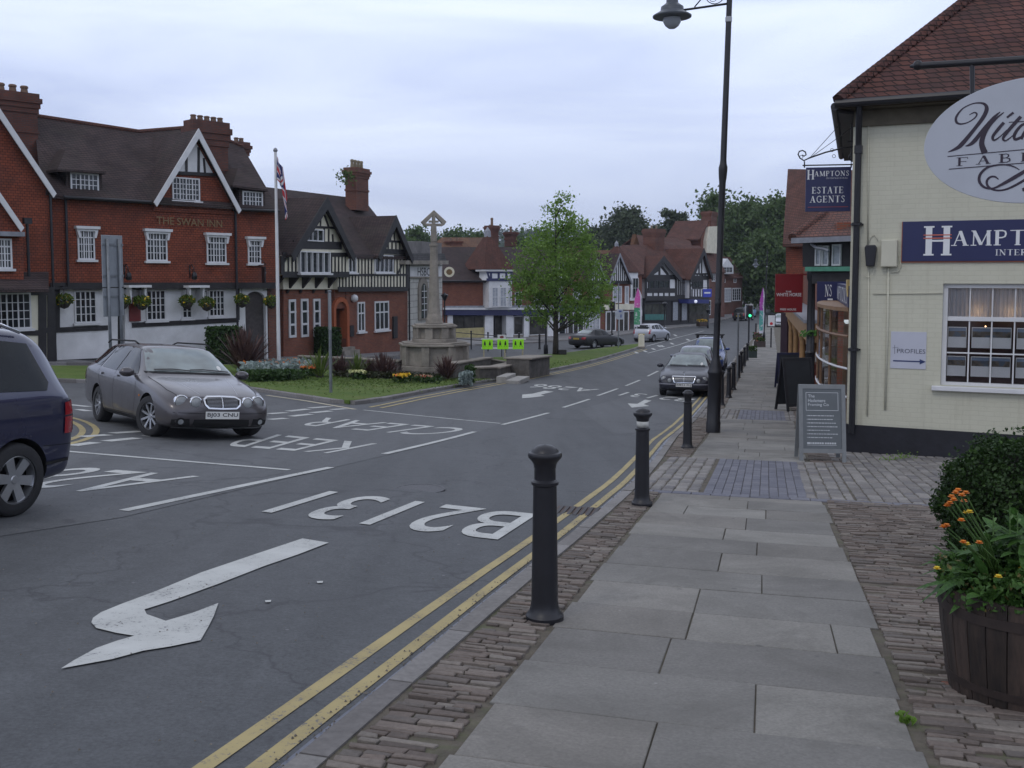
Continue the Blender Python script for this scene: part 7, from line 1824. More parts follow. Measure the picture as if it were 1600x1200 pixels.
for ax in 'LR':
    c.lay('side_window', fw_side, ax, M['carglass'], .004)
    c.lay('door_seam', thin([(1.55, .30), (1.42, .60), (1.50, .92)], .008)+thin([(2.64, .28), (2.64, 1.34)], .009)+thin([(3.36, .62), (3.55, .80), (3.62, .98)], .008)+thin([(3.14, .28), (3.36, .62)], .008)+thin([(1.55, .29), (3.14, .28)], .008), ax, M['seam'], .0025)
    c.lay('sill_trim', thin([(1.25, .245), (3.25, .245)], .05), ax, M['liner'], .004)
c.paint_handle = grey; c.handles((2.5, 3.42), .865)
c.lay('windscreen', [[(-.70, .985), (.70, .985), (.665, 1.08), (.56, 1.325), (.3, 1.35), (-.3, 1.35), (-.56, 1.325), (-.665, 1.08)]], 'F', M['carglass_screen'], .005)
c.lay('windscreen_surround', thin([(-.73, .972), (0, .975), (.73, .972)], .022), 'F', M['liner'], .006)
c.lay('wiper', thin([(.62, .995), (.2, 1.02), (-.02, 1.01)], .016)+thin([(-.02, .995), (-.3, 1.015), (-.6, 1.0)], .016), 'F', M['liner'], .02)
c.lay('tax_disc', [c.ell(.50, 1.06, .035, .035, 12)], 'F', M['plate_white'], .008)
for sg in (-1, 1):
    for cy, rr in ((.60, .098), (.405, .082)):
        mb = MB(); r_ = c.bvh.ray_cast(Vector((6, sg*cy, .585)), Vector((-1, 0, 0))); X = r_[0].x-.035-(.02 if cy > .5 else 0)
        mb.lathe([(rr+.012, X-.02), (rr+.012, X+.035), (rr, X+.045), (rr-.006, X+.03)], 26, (0, sg*cy, .585), axis='x'); hl = c.part('headlight', mb, M['chrome'], smooth=True, auto=40)
        mb = MB(); mb.lathe([(rr, X+.03), (rr*.8, X+.055), (rr*.4, X+.068), (.0, X+.072)], 26, (0, sg*cy, .585), axis='x'); mb.build('lens', M['lamp_glass'], hl, smooth=True)
    c.lay('fog_lamp', [c.ell(sg*.62, .30, .065, .06)], 'F', M['liner'], .006); c.lay('fog_lens', [c.ell(sg*.62, .30, .038, .036)], 'F', M['lamp_glass'], .012)
    c.lay('bumper_vent', [[(sg*.48, .24), (sg*.74, .25), (sg*.74, .33), (sg*.50, .345)]], 'F', M['liner'], .005)
    c.lay('side_repeater', [[(1.18, .60), (1.24, .60), (1.24, .63), (1.18, .63)]], 'L' if sg > 0 else 'R', M['amber'], .006)
    g = [(sg*.015, .515), (sg*.20, .52), (sg*.255, .56), (sg*.265, .62), (sg*.21, .648), (sg*.015, .655)]
    c.lay('grille', [g], 'F', M['liner'], .010)
    c.lay('grille_bars', [q_ for k in range(7) for q_ in thin([(sg*.02, .53+k*.018), (sg*.24, .53+k*.018)], .004)], 'F', M['alloy'], .014)
    c.lay('grille_surround', thin([(0, .668), (sg*.22, .662), (sg*.285, .625), (sg*.272, .555), (sg*.215, .505), (0, .50)], .022)+thin([(0, .50), (0, .67)], .02), 'F', M['chrome'], .018)
c.lay('lower_intake', [[(-.45, .225), (.45, .225), (.43, .335), (-.43, .335)]], 'F', M['liner'], .006)
c.lay('bumper_seam', thin([(-.80, .435), (-.4, .425), (.4, .425), (.80, .435)], .008), 'F', M['seam'], .003)
c.lay('splitter', thin([(-.7, .215), (0, .205), (.7, .215)], .02), 'F', M['alloy'], .012)
c.lay('bonnet_seam', thin([(.18, .62), (.5, .70), (1.3, .735)], .008)+thin([(.18, -.62), (.5, -.70), (1.3, -.735)], .008)+thin([(.12, -.6), (.10, 0), (.12, .6)], .007), 'T', M['seam'], .002)
c.lay('bonnet_crease', thin([(.2, .30), (1.25, .50)], .004)+thin([(.2, -.30), (1.25, -.50)], .004), 'T', M['alloy'], .001)
c.plate('BJ03 CNU', 'F', .345, .455, .26, 'plate_white'); c.mirrors(1.66, .955, .86, None, 1.05)
mb = MB()
for sg in (-1, 1): mb.tube([(L/2-2.3, sg*.60, 1.405), (L/2-2.5, sg*.60, 1.45), (L/2-3.9, sg*.59, 1.445), (L/2-4.15, sg*.57, 1.39)], .014, 8)
c.part('roof_rails', mb, M['liner'], smooth=True)
for sg in (-1, 1): c.lay('tail_light', [[(4.55, .72), (4.74, .70), (4.72, .88), (4.58, .88)]], 'L' if sg > 0 else 'R', M['red_lens'], .006)
c.lay('rear_window', [[(-.55, 1.02), (.55, 1.02), (.48, 1.27), (-.48, 1.27)]], 'B', M['carglass'], .005)

# --- dark blue people carrier leaving at the left edge
hd = Vector((-.33, -.944)).normalized(); L = 4.40; axr = 3.67
wr = GP(9, 806); ctr = Vector((wr.x, wr.y))+hd*(axr-L/2)-Vector((-hd.y, hd.x))*.76
blue = carpaint('midnight_blue_paint', (.016, .019, .055), .3, .28, .9)
STV = [(0, .60, .50, .60, .4, .34), (.05, .74, .56, .74, .55, .24), (.2, .84, .66, .83, .66, .2), (.6, .98, .82, .88, .72, .19), (.95, 1.08, .92, .895, .74, .19), (1.15, 1.18, .96, .897, .73, .19), (1.7, 1.52, 1.0, .897, .66, .19), (1.95, 1.62, 1.0, .897, .64, .19), (2.6, 1.655, 1.01, .897, .64, .19), (3.4, 1.665, 1.03, .893, .63, .2), (3.9, 1.645, 1.05, .885, .62, .23), (4.10, 1.60, 1.06, .875, .61, .25), (4.27, 1.36, 1.06, .85, .64, .27), (4.355, 1.10, .99, .82, .68, .28), (4.385, .75, .70, .76, .6, .31), (4.40, .6, .52, .6, .45, .36)]
c = Car('people_carrier', 'dark blue people carrier cut by the left edge, only its rear quarter showing', L, STV, blue, .322, (.98, axr), 1.54, ctr, hd)
c.wheels(6, 0, spw=.075, wid=.215)
c.lay('side_window', [[(1.75, 1.06), (2.05, 1.50), (2.45, 1.535), (2.45, 1.07)], [(2.53, 1.07), (2.53, 1.54), (3.28, 1.53), (3.30, 1.08)], [(3.38, 1.08), (3.36, 1.53), (3.92, 1.50), (4.05, 1.16), (4.0, 1.09)]], 'L', M['carglass'], .004)
c.lay('side_window', [[(1.75, 1.06), (2.05, 1.50), (2.45, 1.535), (2.45, 1.07)], [(2.53, 1.07), (2.53, 1.54), (3.28, 1.53), (3.30, 1.08)], [(3.38, 1.08), (3.36, 1.52), (3.86, 1.47), (4.0, 1.12)]], 'R', M['carglass'], .004)
c.lay('door_seam', thin([(2.49, .28), (2.49, 1.54)], .009)+thin([(3.34, 1.53), (3.34, .98), (3.22, .78), (3.12, .62)], .008)+thin([(3.95, .60), (4.12, .60), (4.33, .60)], .007), 'L', M['seam'], .0025)
c.lay('bumper_strip', thin([(3.99, .44), (4.30, .46)], .03)+thin([(1.4, .40), (3.2, .42)], .035), 'L', M['liner'], .008)
for ax in 'LR': c.lay('tail_light', [[(4.20, .70), (4.385, .70), (4.36, .84), (4.345, .86), (4.20, .85)], [(4.20, .865), (4.355, .875), (4.34, 1.0), (4.20, .98)]], ax, M['red_lens'], .008)
c.lay('tail_light', [[(sg*.60, .72), (sg*.80, .72), (sg*.80, 1.0), (sg*.66, 1.0)] for sg in (-1, 1)], 'B', M['red_lens'], .008)
c.lay('rear_window', [[(-.62, 1.14), (.62, 1.14), (.55, 1.48), (-.55, 1.48)]], 'B', M['carglass'], .005)
c.lay('windscreen', [[(-.70, 1.10), (.70, 1.10), (.6, 1.5), (-.6, 1.5)]], 'F', M['carglass_screen'], .005)
c.paint_handle = blue; c.handles((2.35, 3.2), .93, 'L'); c.mirrors(1.72, 1.05, .87)
mb = MB()
for sg in (-1, 1): mb.tube([(L/2-1.95, sg*.64, 1.61), (L/2-2.1, sg*.655, 1.665), (L/2-3.6, sg*.645, 1.66), (L/2-3.85, sg*.62, 1.60)], .017, 8)
c.part('roof_rails', mb, M['chrome'], smooth=True)

# --- saloons
def saloon_stations(L, H, wb=.90, boot=.98):
    return [(0, .50, .44, .45, .3, .36), (.02, .62, .46, .66, .45, .27), (.08, .69, .54, .79, .6, .21), (.25, .75, .63, .855, .68, .18), (.7, .83, .75, .89, .72, .17), (1.25, .90, .84, wb, .74, .17), (1.42, .95, .87, wb, .73, .17),
            (1.85, H-.23, .89, wb, .65, .17), (2.15, H-.045, .90, wb, .585, .17), (2.5, H, .90, wb, .57, .17), (3.1, H-.01, .905, wb, .565, .17), (3.45, H-.09, .91, wb*.995, .57, .18), (3.85, boot+.10, .915, wb*.985, .63, .19), (4.0, boot+.03, .915, wb*.98, .66, .20), (4.45, boot-.02, .89, wb*.95, .66, .23), (L-.10, boot-.07, .82, wb*.89, .62, .26), (L-.02, .74, .66, .76, .55, .32), (L, .58, .52, .55, .4, .38)]
def hatch_stations(L, H, nose=.85):
    return [(0, .52, .44, .5, .3, .34), (.04, .66, .5, .70, .5, .24), (.2, .76, .62, .80, .62, .2), (.6, nose+.02, .76, .84, .68, .19), (.95, nose+.1, .86, .855, .7, .19), (1.1, nose+.18, .90, .857, .69, .19), (1.55, H-.14, .93, .857, .62, .19), (1.8, H-.03, .94, .857, .60, .19), (2.4, H, .95, .857, .6, .19), (3.0, H-.02, .97, .85, .59, .2), (L-.42, H-.08, .98, .84, .57, .22), (L-.16, 1.12, .98, .81, .6, .25), (L-.05, .98, .90, .77, .6, .27), (L-.01, .7, .62, .7, .5, .3), (L, .58, .5, .5, .4, .36)]
navyp = carpaint('blue_black_paint', (.010, .011, .021), .0, .42, .25); blackp = carpaint('black_paint', (.007, .007, .009), .0, .42, .25)
silver = carpaint('silver_paint', (.42, .43, .46), .6, .32, .7); bluegrey = carpaint('blue_grey_silver_paint', (.13, .14, .18), .5, .3, .8); midblue = carpaint('mid_blue_paint', (.035, .07, .22), .35, .28, .9)
L = 4.80; f0 = GP(1022, 619); f1 = GP(1113, 622); fc = (f0+f1)/2; hd = Vector((-SD.x, -SD.y)); ctr = Vector((fc.x, fc.y))-hd*(L/2)+Vector((SN.x, SN.y))*.02
c = Car('saloon_car', 'dark blue-black saloon with four round headlamps parked first behind the lamp post', L, saloon_stations(L, 1.43), navyp, .315, (.86, 3.70), 1.52, ctr, hd, 'cars parked along the kerb'); MC = c
c.wheels(7, 0)
for ax in 'LR':
    c.lay('side_window', [[(1.78, .93), (2.25, 1.31), (2.62, 1.34), (2.62, .935)], [(2.70, .935), (2.70, 1.34), (3.2, 1.32), (3.5, 1.0), (3.45, .94)]], ax, M['carglass'], .004)
    c.lay('door_seam', thin([(2.66, .28), (2.66, 1.34)], .01)+thin([(1.5, .28), (1.45, .9)], .008)+thin([(3.3, .7), (3.55, .95)], .008), ax, M['seam'], .0025); c.lay('side_moulding', thin([(.4, .50), (4.3, .52)], .05), ax, navyp, .012)
c.lay('windscreen', [[(-.68, .985), (.68, .985), (.64, 1.1), (.545, 1.33), (.3, 1.355), (-.3, 1.355), (-.545, 1.33), (-.64, 1.1)]], 'F', M['carglass_screen'], .005)
c.lay('wiper', thin([(.6, .99), (.0, 1.0)], .018)+thin([(-.05, .99), (-.6, 1.0)], .018), 'F', M['liner'], .02); c.lay('tax_disc', [c.ell(.48, 1.05, .045, .045, 10)], 'F', M['plate_white'], .01)
c.lay('grille', [[(-.30, .49), (.30, .49), (.37, .66), (-.37, .66)]], 'F', simple('grille_slats', (.05, .052, .06), .4), .012)
c.lay('grille_bars', [q_ for k in range(5) for q_ in thin([(-.31, .515+k*.03), (.31, .515+k*.03)], .005)]+thin([(0, .49), (0, .67)], .014), 'F', M['alloy'], .017)
c.lay('grille_surround', thin([(-.385, .675), (.385, .675), (.31, .48), (-.31, .48), (-.385, .675)], .026), 'F', M['chrome'], .02)
for sg in (-1, 1):
    for cy, cz, rr in ((.665, .575, .115), (.475, .545, .078)):
        r_ = c.bvh.ray_cast(Vector((6, sg*cy, cz)), Vector((-1, 0, 0))); X = r_[0].x-.05-(.05 if cy > .5 else 0); mb = MB()
        mb.lathe([(rr+.012, X-.03), (rr+.012, X+.04), (rr, X+.05)], 22, (0, sg*cy, cz), axis='x'); hl = c.part('headlight', mb, navyp, smooth=True, auto=40); mb = MB(); mb.lathe([(rr, X+.045), (rr*.8, X+.07), (rr*.4, X+.083), (0, X+.087)], 22, (0, sg*cy, cz), axis='x'); mb.build('lens', M['lamp_glass'], hl, smooth=True)
c.lay('lower_intake', [[(-.5, .235), (.5, .235), (.48, .30), (-.48, .30)]], 'F', M['liner'], .006); c.lay('bumper_moulding', thin([(-.84, .43), (-.4, .425), (-.29, .425)], .035)+thin([(.29, .425), (.4, .425), (.84, .43)], .035), 'F', simple('dull_grey_moulding', (.2, .2, .23), .4), .014)
c.plate('BM53 FLJ', 'F', .345, .45, .26, 'plate_white'); c.mirrors(1.72, .98, .86)
mb = MB(); mb.tube([(L/2-.14, 0, .72), (L/2-.15, 0, .79)], .006, 6); mb.lathe([(.034, -.004), (.04, -.004), (.04, .004), (.034, .004)], 14, (L/2-.15, 0, .82), axis='x'); c.part('bonnet_mascot', mb, M['chrome'])
mb = MB()
for sg in (-1, 1): mb.box(L/2-2.45, L/2-2.33, sg*.38-.24, sg*.38+.24, .6, 1.22); 
c.part('front_seats', mb, M['seat'], bevel=.05)

def small_car(name, label, L, H, kind, paint, pos, hd, r=.30, plate=None, rear=True, group=None, bars=False, wb=2.55):
    stt = saloon_stations(L, H) if kind == 'saloon' else hatch_stations(L, H)
    ax0 = .82; c = Car(name, label, L, stt, paint, r, (ax0, ax0+wb), 1.48, pos, hd, group, lvl=1)
    c.wheels(7, 0)
    if kind == 'saloon': side = [[(1.78, .93), (2.25, 1.31), (2.62, 1.34), (2.62, .935)], [(2.70, .935), (2.70, 1.34), (3.2, 1.32), (3.5, 1.0), (3.45, .94)]]
    else: side = [[(1.5, .98), (1.85, H-.13), (2.2, H-.10), (2.2, .99)], [(2.28, .99), (2.28, H-.10), (2.9, H-.12), (2.95, 1.02)], [(3.03, 1.03), (2.98, H-.13), (L-.6, H-.18), (L-.42, 1.06)]]
    for ax in 'LR': c.lay('side_window', side, ax, M['carglass'], .005, grid=.15)
    zf = 1.0 if kind == 'saloon' else 1.08
    c.lay('windscreen', [[(-.66, zf), (.66, zf), (.53, H-.1), (-.53, H-.1)]], 'F', M['carglass_screen'], .006, grid=.15)
    c.lay('rear_window', [[(-.60, 1.06), (.60, 1.06), (.50, H-.12), (-.50, H-.12)]], 'B', M['carglass_screen'] if kind == 'saloon' else M['carglass'], .006, grid=.15)
    for sg in (-1, 1):
        if kind == 'saloon': c.lay('tail_light', [[(sg*.48, .68), (sg*.80, .68), (sg*.80, .84), (sg*.52, .84)]], 'B', M['red_lens'], .008)
        else: c.lay('tail_light', [[(sg*.60, .66), (sg*.76, .66), (sg*.77, 1.0), (sg*.66, 1.0)]], 'B', M['red_lens'], .008)
        c.lay('headlight', [[(sg*.45, .58), (sg*.74, .60), (sg*.74, .72), (sg*.48, .70)]], 'F', M['lamp_glass'], .008)
    c.lay('rear_bumper', [[(-.7, .42), (.7, .42), (.7, .52), (-.7, .52)]], 'B', paint, .02)
    if plate: c.plate(plate, 'B', .66 if kind == 'saloon' else .56, .77 if kind == 'saloon' else .67, .26, 'plate_yellow')
    c.lay('grille', [[(-.4, .56), (.4, .56), (.4, .66), (-.4, .66)]], 'F', M['liner'], .008); c.plate('LK05 VNE', 'F', .38, .48, .25, 'plate_white')
    c.mirrors(1.55 if kind == 'hatch' else 1.72, zf, .83)
    if bars:
        mb = MB()
        for q in (1.9, 2.9): mb.bar((L/2-q, -.72, H+.09), (L/2-q, .72, H+.09), .06, .04); mb.box(L/2-q-.05, L/2-q+.05, -.64, -.56, H-.08, H+.08); mb.box(L/2-q-.05, L/2-q+.05, .56, .64, H-.08, H+.08)
        c.part('roof_bars', mb, M['liner'])
    return c
hd = Vector((-SD.x, -SD.y)); 
def kpos(t_, off): x, y = ST(ks(t_)-off, t_); return (x, y)
small_car('parked_estate_car', 'grey-blue estate parked second, its roof showing over the dark saloon', 4.5, 1.52, 'hatch', bluegrey, kpos(43.4, .98), hd, .31, None, group='cars parked along the kerb', wb=2.65)
small_car('parked_hatchback', 'bright blue car with roof bars parked third along the kerb', 4.3, 1.66, 'hatch', midblue, kpos(52.5, .92), hd, .31, None, group='cars parked along the kerb', bars=True)
# black saloon driving away behind the green
a, b_ = GP(893, 545), GP(938, 540.5); k = (a+b_)/2; dd = Vector((.70, .714)); p = Vector((GP(900, 545).x, GP(900, 545).y))+dd*2.3+Vector((dd.y, -dd.x))*.0
small_car('black_saloon_car', 'black saloon seen from behind passing between the green and the shops', 4.6, 1.40, 'saloon', blackp, p, dd, .32, 'KV53 HTO', wb=2.75)
dd = Vector((.56, .828)); p = Vector((GP(1002, 534.5).x, GP(1002, 534.5).y))+dd*2.0
small_car('silver_hatchback', 'silver hatchback seen from behind at the tip of the green', 3.95, 1.48, 'hatch', silver, p, dd, .30, 'GY04 RFE')
p = GP(1154, 501.5); dd = Vector((.5, .866)); small_car('far_estate_car', 'dark purple-black car driving away down the far street', 4.4, 1.66, 'hatch', blackp, (p.x+dd.x*2, p.y+dd.y*2), dd, .31, 'LR02 XKC')
p = GP(1186, 499); small_car('far_blue_car', 'pale blue car waiting behind the green traffic light', 4.2, 1.5, 'hatch', simple('pale_blue_paint', (.18, .32, .45), .35), (p.x, p.y+6), -Vector((.35, .93)), .31)
p = GP(1217, 512); small_car('far_silver_car', 'pale silver car parked beyond the notice sign', 4.2, 1.5, 'hatch', silver, (p.x+.5, p.y+1), -Vector((.3, .95)), .31)
# ============================================================ MEMORIAL, WALLS, PLANTS, TREES
mp_ = GP(679, 584, .12); mp_ = gz(-3.26, 42.9, .12); k = mp_.y/1600; hz = CAM.z-mp_.z
z_ = lambda py: (430-py)*k+hz
rd = lambda w_: w_*k
t_ = thing('memorial_cross', 'weathered stone memorial cross on a stepped octagonal base at the middle of the green', 'memorial', mp_, R(12))
def octa(r, n=8, a0=math.pi/8): return [(r*math.cos(a0+i*2*math.pi/n), r*math.sin(a0+i*2*math.pi/n)) for i in range(n)]
mb = MB()
mb.prismz(octa(rd(64)), -.5, z_(577)); mb.build('lower_step', M['stone_dark'], t_, bevel=.03)
mb = MB(); mb.prismz(octa(rd(57)), z_(577), z_(569)); mb.build('upper_step', M['stone'], t_, bevel=.03)
def buttressed(r, z0, z1, nm, capz, over):
    mb = MB(); pts = octa(r)
    mb.prismz(pts, z0, z1)
    o = mb.build(nm, M['stone'], t_, bevel=.02)
    mb = MB()
    for i in range(8):
        x, y = pts[i]; d = Vector((x, y)).normalized(); c_ = Vector((x, y)); s1 = Vector((-d.y, d.x))*.16
        q = [c_-s1-d*.12, c_+s1-d*.12, c_+s1+d*.12, c_-s1+d*.12]; mb2 = MB(); mb2.prismz([tuple(v) for v in q], z0, z1-.001); mb2.build('buttress', M['stone'], o, bevel=.02)
    mb = MB(); mb.prismz(octa(r+over), z1, z1+capz); mb.prismz(octa(r+over*.4), z1+capz, z1+capz*1.6); mb.build('coping', M['stone'], o, bevel=.02)
    return o
buttressed(rd(50), z_(569), z_(539), 'lower_plinth', rd(3.5), .22)
mb = MB(); mb.prismz(octa(rd(36)), z_(533.5), z_(528)); mb.build('plinth_step', M['stone'], t_, bevel=.02)
o = buttressed(rd(29), z_(528), z_(511), 'upper_plinth', rd(3.5), .22)
bz_ = simple('dark_bronze_panel', (.05, .04, .032), .5, .3, 8)
for i in range(8):
    a = (i+.5)*math.pi/4+math.pi/8; r_ = rd(27)*math.cos(math.pi/8)+.01; c_, s_ = math.cos(a), math.sin(a); w_ = rd(7)
    mb = MB(); mb.add([(r_*c_-e*w_*s_+f*c_, r_*s_+e*w_*c_+f*s_, z) for f in (0, .03) for z in (z_(526), z_(514)) for e in (-1, 1)], [(0, 1, 3, 2), (5, 4, 6, 7), (0, 4, 5, 1), (2, 3, 7, 6), (0, 2, 6, 4), (1, 5, 7, 3)]); mb.build('bronze_panel', bz_, o)
mb = MB(); zs = [(505, 14.5), (498, 13), (490, 10), (482, 9.2), (392, 6.0), (388, 6.2)]
for (y0, r0), (y1, r1) in zip(zs[:-1], zs[1:]):
    a, b_ = octa(rd(r0)), octa(rd(r1)); n0 = len(mb.v); mb.v += [(x, y, z_(y0)) for x, y in a]+[(x, y, z_(y1)) for x, y in b_]
    for i in range(8): mb.f.append([n0+i, n0+(i+1) % 8, n0+8+(i+1) % 8, n0+8+i]); mb.m.append(0)
mb.build('shaft', M['stone'], t_)
mb = MB(); mb.prismz(octa(rd(6.4)), z_(388), z_(385)); mb.prismz(octa(rd(7.6)), z_(385), z_(381.5)); mb.prismz(octa(rd(5)), z_(381.5), z_(378)); mb.build('capital', M['stone'], t_, bevel=.01)
# cross head: gabled tabernacle outline with pierced arms
mb = MB(); th_ = .14; X = lambda px: (px-678.5)*k; Zz = lambda py: z_(py)
mb.prism([(X(674), Zz(378)), (X(683), Zz(378)), (X(682), Zz(352)), (X(675), Zz(352))], -th_, th_)
mb.prism([(X(665), Zz(354)), (X(692), Zz(354)), (X(694), Zz(350)), (X(663), Zz(350))], -th_+.01, th_-.01)
mb.prism([(X(678.5), Zz(329.5)), (X(698), Zz(347)), (X(694), Zz(353)), (X(678.5), Zz(336.5))], -th_+.005, th_-.005)
mb.prism([(X(678.5), Zz(329.5)), (X(678.5), Zz(336.5)), (X(663), Zz(353)), (X(658.5), Zz(348))], -th_+.005, th_-.005)
mb.prism([(X(676.4), Zz(352)), (X(680.6), Zz(352)), (X(680.6), Zz(334)), (X(676.4), Zz(334))], -th_-.01, th_+.01)
mb.prism([(X(671), Zz(348.5)), (X(686), Zz(348.5)), (X(686), Zz(345.5)), (X(671), Zz(345.5))], -th_+.02, th_-.02)
mb.build('cross_head', M['stone'], t_, bevel=.015)
# low rubble walls beside the memorial
def low_wall(name, label, pts, hgt, mat='stone_dark', wd=.4, cap=True):
    """pts: picture positions of the wall foot with the wall height in metres"""
    w0 = [GP(px, py, .1) for px, py in pts]; t_ = thing(name, label, 'wall', w0[0]); o0 = w0[0]
    for i in range(len(w0)-1):
        a, b_ = w0[i]-o0, w0[i+1]-o0; mb = MB(); d = (b_-a); d.z = 0; d.normalize(); q = Vector((-d.y, d.x, 0))*wd/2
        ha = hgt[i] if isinstance(hgt, (list, tuple)) else hgt; hb = hgt[i+1] if isinstance(hgt, (list, tuple)) else hgt
        a2 = a-d*wd*.5*(i > 0)
        v = [a2-q, b_-q, b_+q, a2+q]; up = Vector((0, 0, 1))
        mb.add([p-up*.3 for p in v]+[v[0]+up*ha, v[1]+up*hb, v[2]+up*hb, v[3]+up*ha], [(3, 2, 1, 0), (4, 5, 6, 7), (0, 1, 5, 4), (1, 2, 6, 5), (2, 3, 7, 6), (3, 0, 4, 7)]); mb.build('wall_face', M[mat], t_)
        if cap:
            mb = MB(); q2 = q*1.25; v = [a2-q2-d*.04, b_-q2+d*.04, b_+q2+d*.04, a2+q2-d*.04]; mb.add([v[0]+up*ha, v[1]+up*hb, v[2]+up*hb, v[3]+up*ha, v[0]+up*(ha+.07), v[1]+up*(hb+.07), v[2]+up*(hb+.07), v[3]+up*(ha+.07)], [(3, 2, 1, 0), (4, 5, 6, 7), (0, 1, 5, 4), (1, 2, 6, 5), (2, 3, 7, 6), (3, 0, 4, 7)]); mb.build('coping', M['stone'], t_, bevel=.015)
low_wall('rubble_wall', 'low dark rubble wall running from the memorial to a square end pier', [(700, 592), (762, 582), (810, 582)], [.55, .62, .35])
low_wall('rubble_wall', 'square end pier of dark rubble beside the street kerb', [(809, 588), (842, 582)], [.72, .72], wd=1.0)
low_wall('rubble_wall', 'lower front rubble wall with pale coping beside the steps', [(741, 592), (772, 591), (800, 584)], [.42, .42, .42], wd=.55)
low_wall('rubble_wall', 'low dark stone kerb wall behind the flower bed left of the memorial', [(470, 577), (560, 578), (625, 582)], [.5, .45, .45])
g = GP(810, 594, .10); t_ = thing('stone_steps', 'two pale stone steps in the kerb beside the rubble pier', 'steps', g, math.atan2(.97, .2425))
mb = MB(); mb.box(-.9, .9, -.25, .3, -.1, .08); mb.box(-.8, .8, .3, .7, -.1, .2); mb.build('treads', stonemat('pale_step', (.34, .33, .31), .15, 3), t_, bevel=.015)
g = GP(765, 580, .1); t_ = thing('leaning_post', 'short pale stone post leaning against the rubble wall', 'post', g); mb = MB(); mb.bar((0, 0, -.1), (-.12, .05, .6), .16, .16); mb.build('shaft', stonemat('pale_post', (.27, .26, .25), .2, 3), t_, bevel=.02)

# ------------------------------------------------------------ leaves
def leaf_mesh(name, C, sz, mats, parent=None, flat=0.0, seed=0, midx=None, aspect=.6):
    """C: (n,3) centres, sz: (n,) sizes -> one folded leaf quad each"""
    rng = np.random.default_rng(seed); n = len(C)
    nr = rng.normal(size=(n, 3)); nr[:, 2] = np.abs(nr[:, 2])*(1+flat); nr /= np.linalg.norm(nr, axis=1)[:, None]
    t = rng.normal(size=(n, 3)); t -= (t*nr).sum(1)[:, None]*nr; t /= np.linalg.norm(t, axis=1)[:, None]; b_ = np.cross(nr, t)
    s = sz[:, None]
    V = np.empty((n, 4, 3)); V[:, 0] = C-t*s; V[:, 1] = C-b_*s*aspect+nr*s*.15; V[:, 2] = C+t*s; V[:, 3] = C+b_*s*aspect+nr*s*.15
    me = bpy.data.meshes.new(name); me.vertices.add(4*n); me.vertices.foreach_set('co', V.reshape(-1)); me.loops.add(4*n); me.polygons.add(n)
    me.loops.foreach_set('vertex_index', np.arange(4*n, dtype=np.int32)); me.polygons.foreach_set('loop_start', np.arange(0, 4*n, 4, dtype=np.int32)); me.polygons.foreach_set('loop_total', np.full(n, 4, dtype=np.int32))
    if not isinstance(mats, (list, tuple)): mats = [mats]
    for m_ in mats: me.materials.append(m_)
    if midx is not None: me.polygons.foreach_set('material_index', midx.astype(np.int32))
    me.update(); me.validate(); o = bpy.data.objects.new(name, me); COL.objects.link(o)
    if parent: o.parent = parent
    return o
def crown_points(blobs, n, rng, clump=.28, per=26, shell=.55):
    """leaves gathered in twig clumps over lumpy blobs"""
    out = []; vol = np.array([b_[3]*b_[4]*b_[5] for b_ in blobs])**.7; vol = vol/vol.sum()
    for b_, f in zip(blobs, vol):
        m = max(3, int(n*f/per)); d = rng.normal(size=(m, 3)); d /= np.linalg.norm(d, axis=1)[:, None]
        r_ = shell+(1-shell)*rng.random(m)**.6; r_ *= 1+.12*rng.normal(size=m)
        cc = np.array(b_[:3])+d*r_[:, None]*np.array(b_[3:6])
        cs = clump*(.6+.9*rng.random(m)); k_ = rng.integers(int(per*.5), int(per*1.5), m)
        for c_, s_, q in zip(cc, cs, k_): out.append(c_+rng.normal(size=(q, 3))*s_*np.array([1, 1, .62]))
    return np.concatenate(out)
def limb(mb, a, b_, r0, r1, n=5, wob=.08, rng=None):
    a = Vector(a); b_ = Vector(b_); L_ = (b_-a).length; pts = []
    for i in range(n+1): f = i/n; w_ = wob*L_*math.sin(math.pi*f)*.5; pts.append(a+(b_-a)*f+Vector(((rng.random()-.5)*w_, (rng.random()-.5)*w_, 0)) if rng else a+(b_-a)*f)
    mb.tube(pts, [r0+(r1-r0)*i/n for i in range(n+1)], 8)
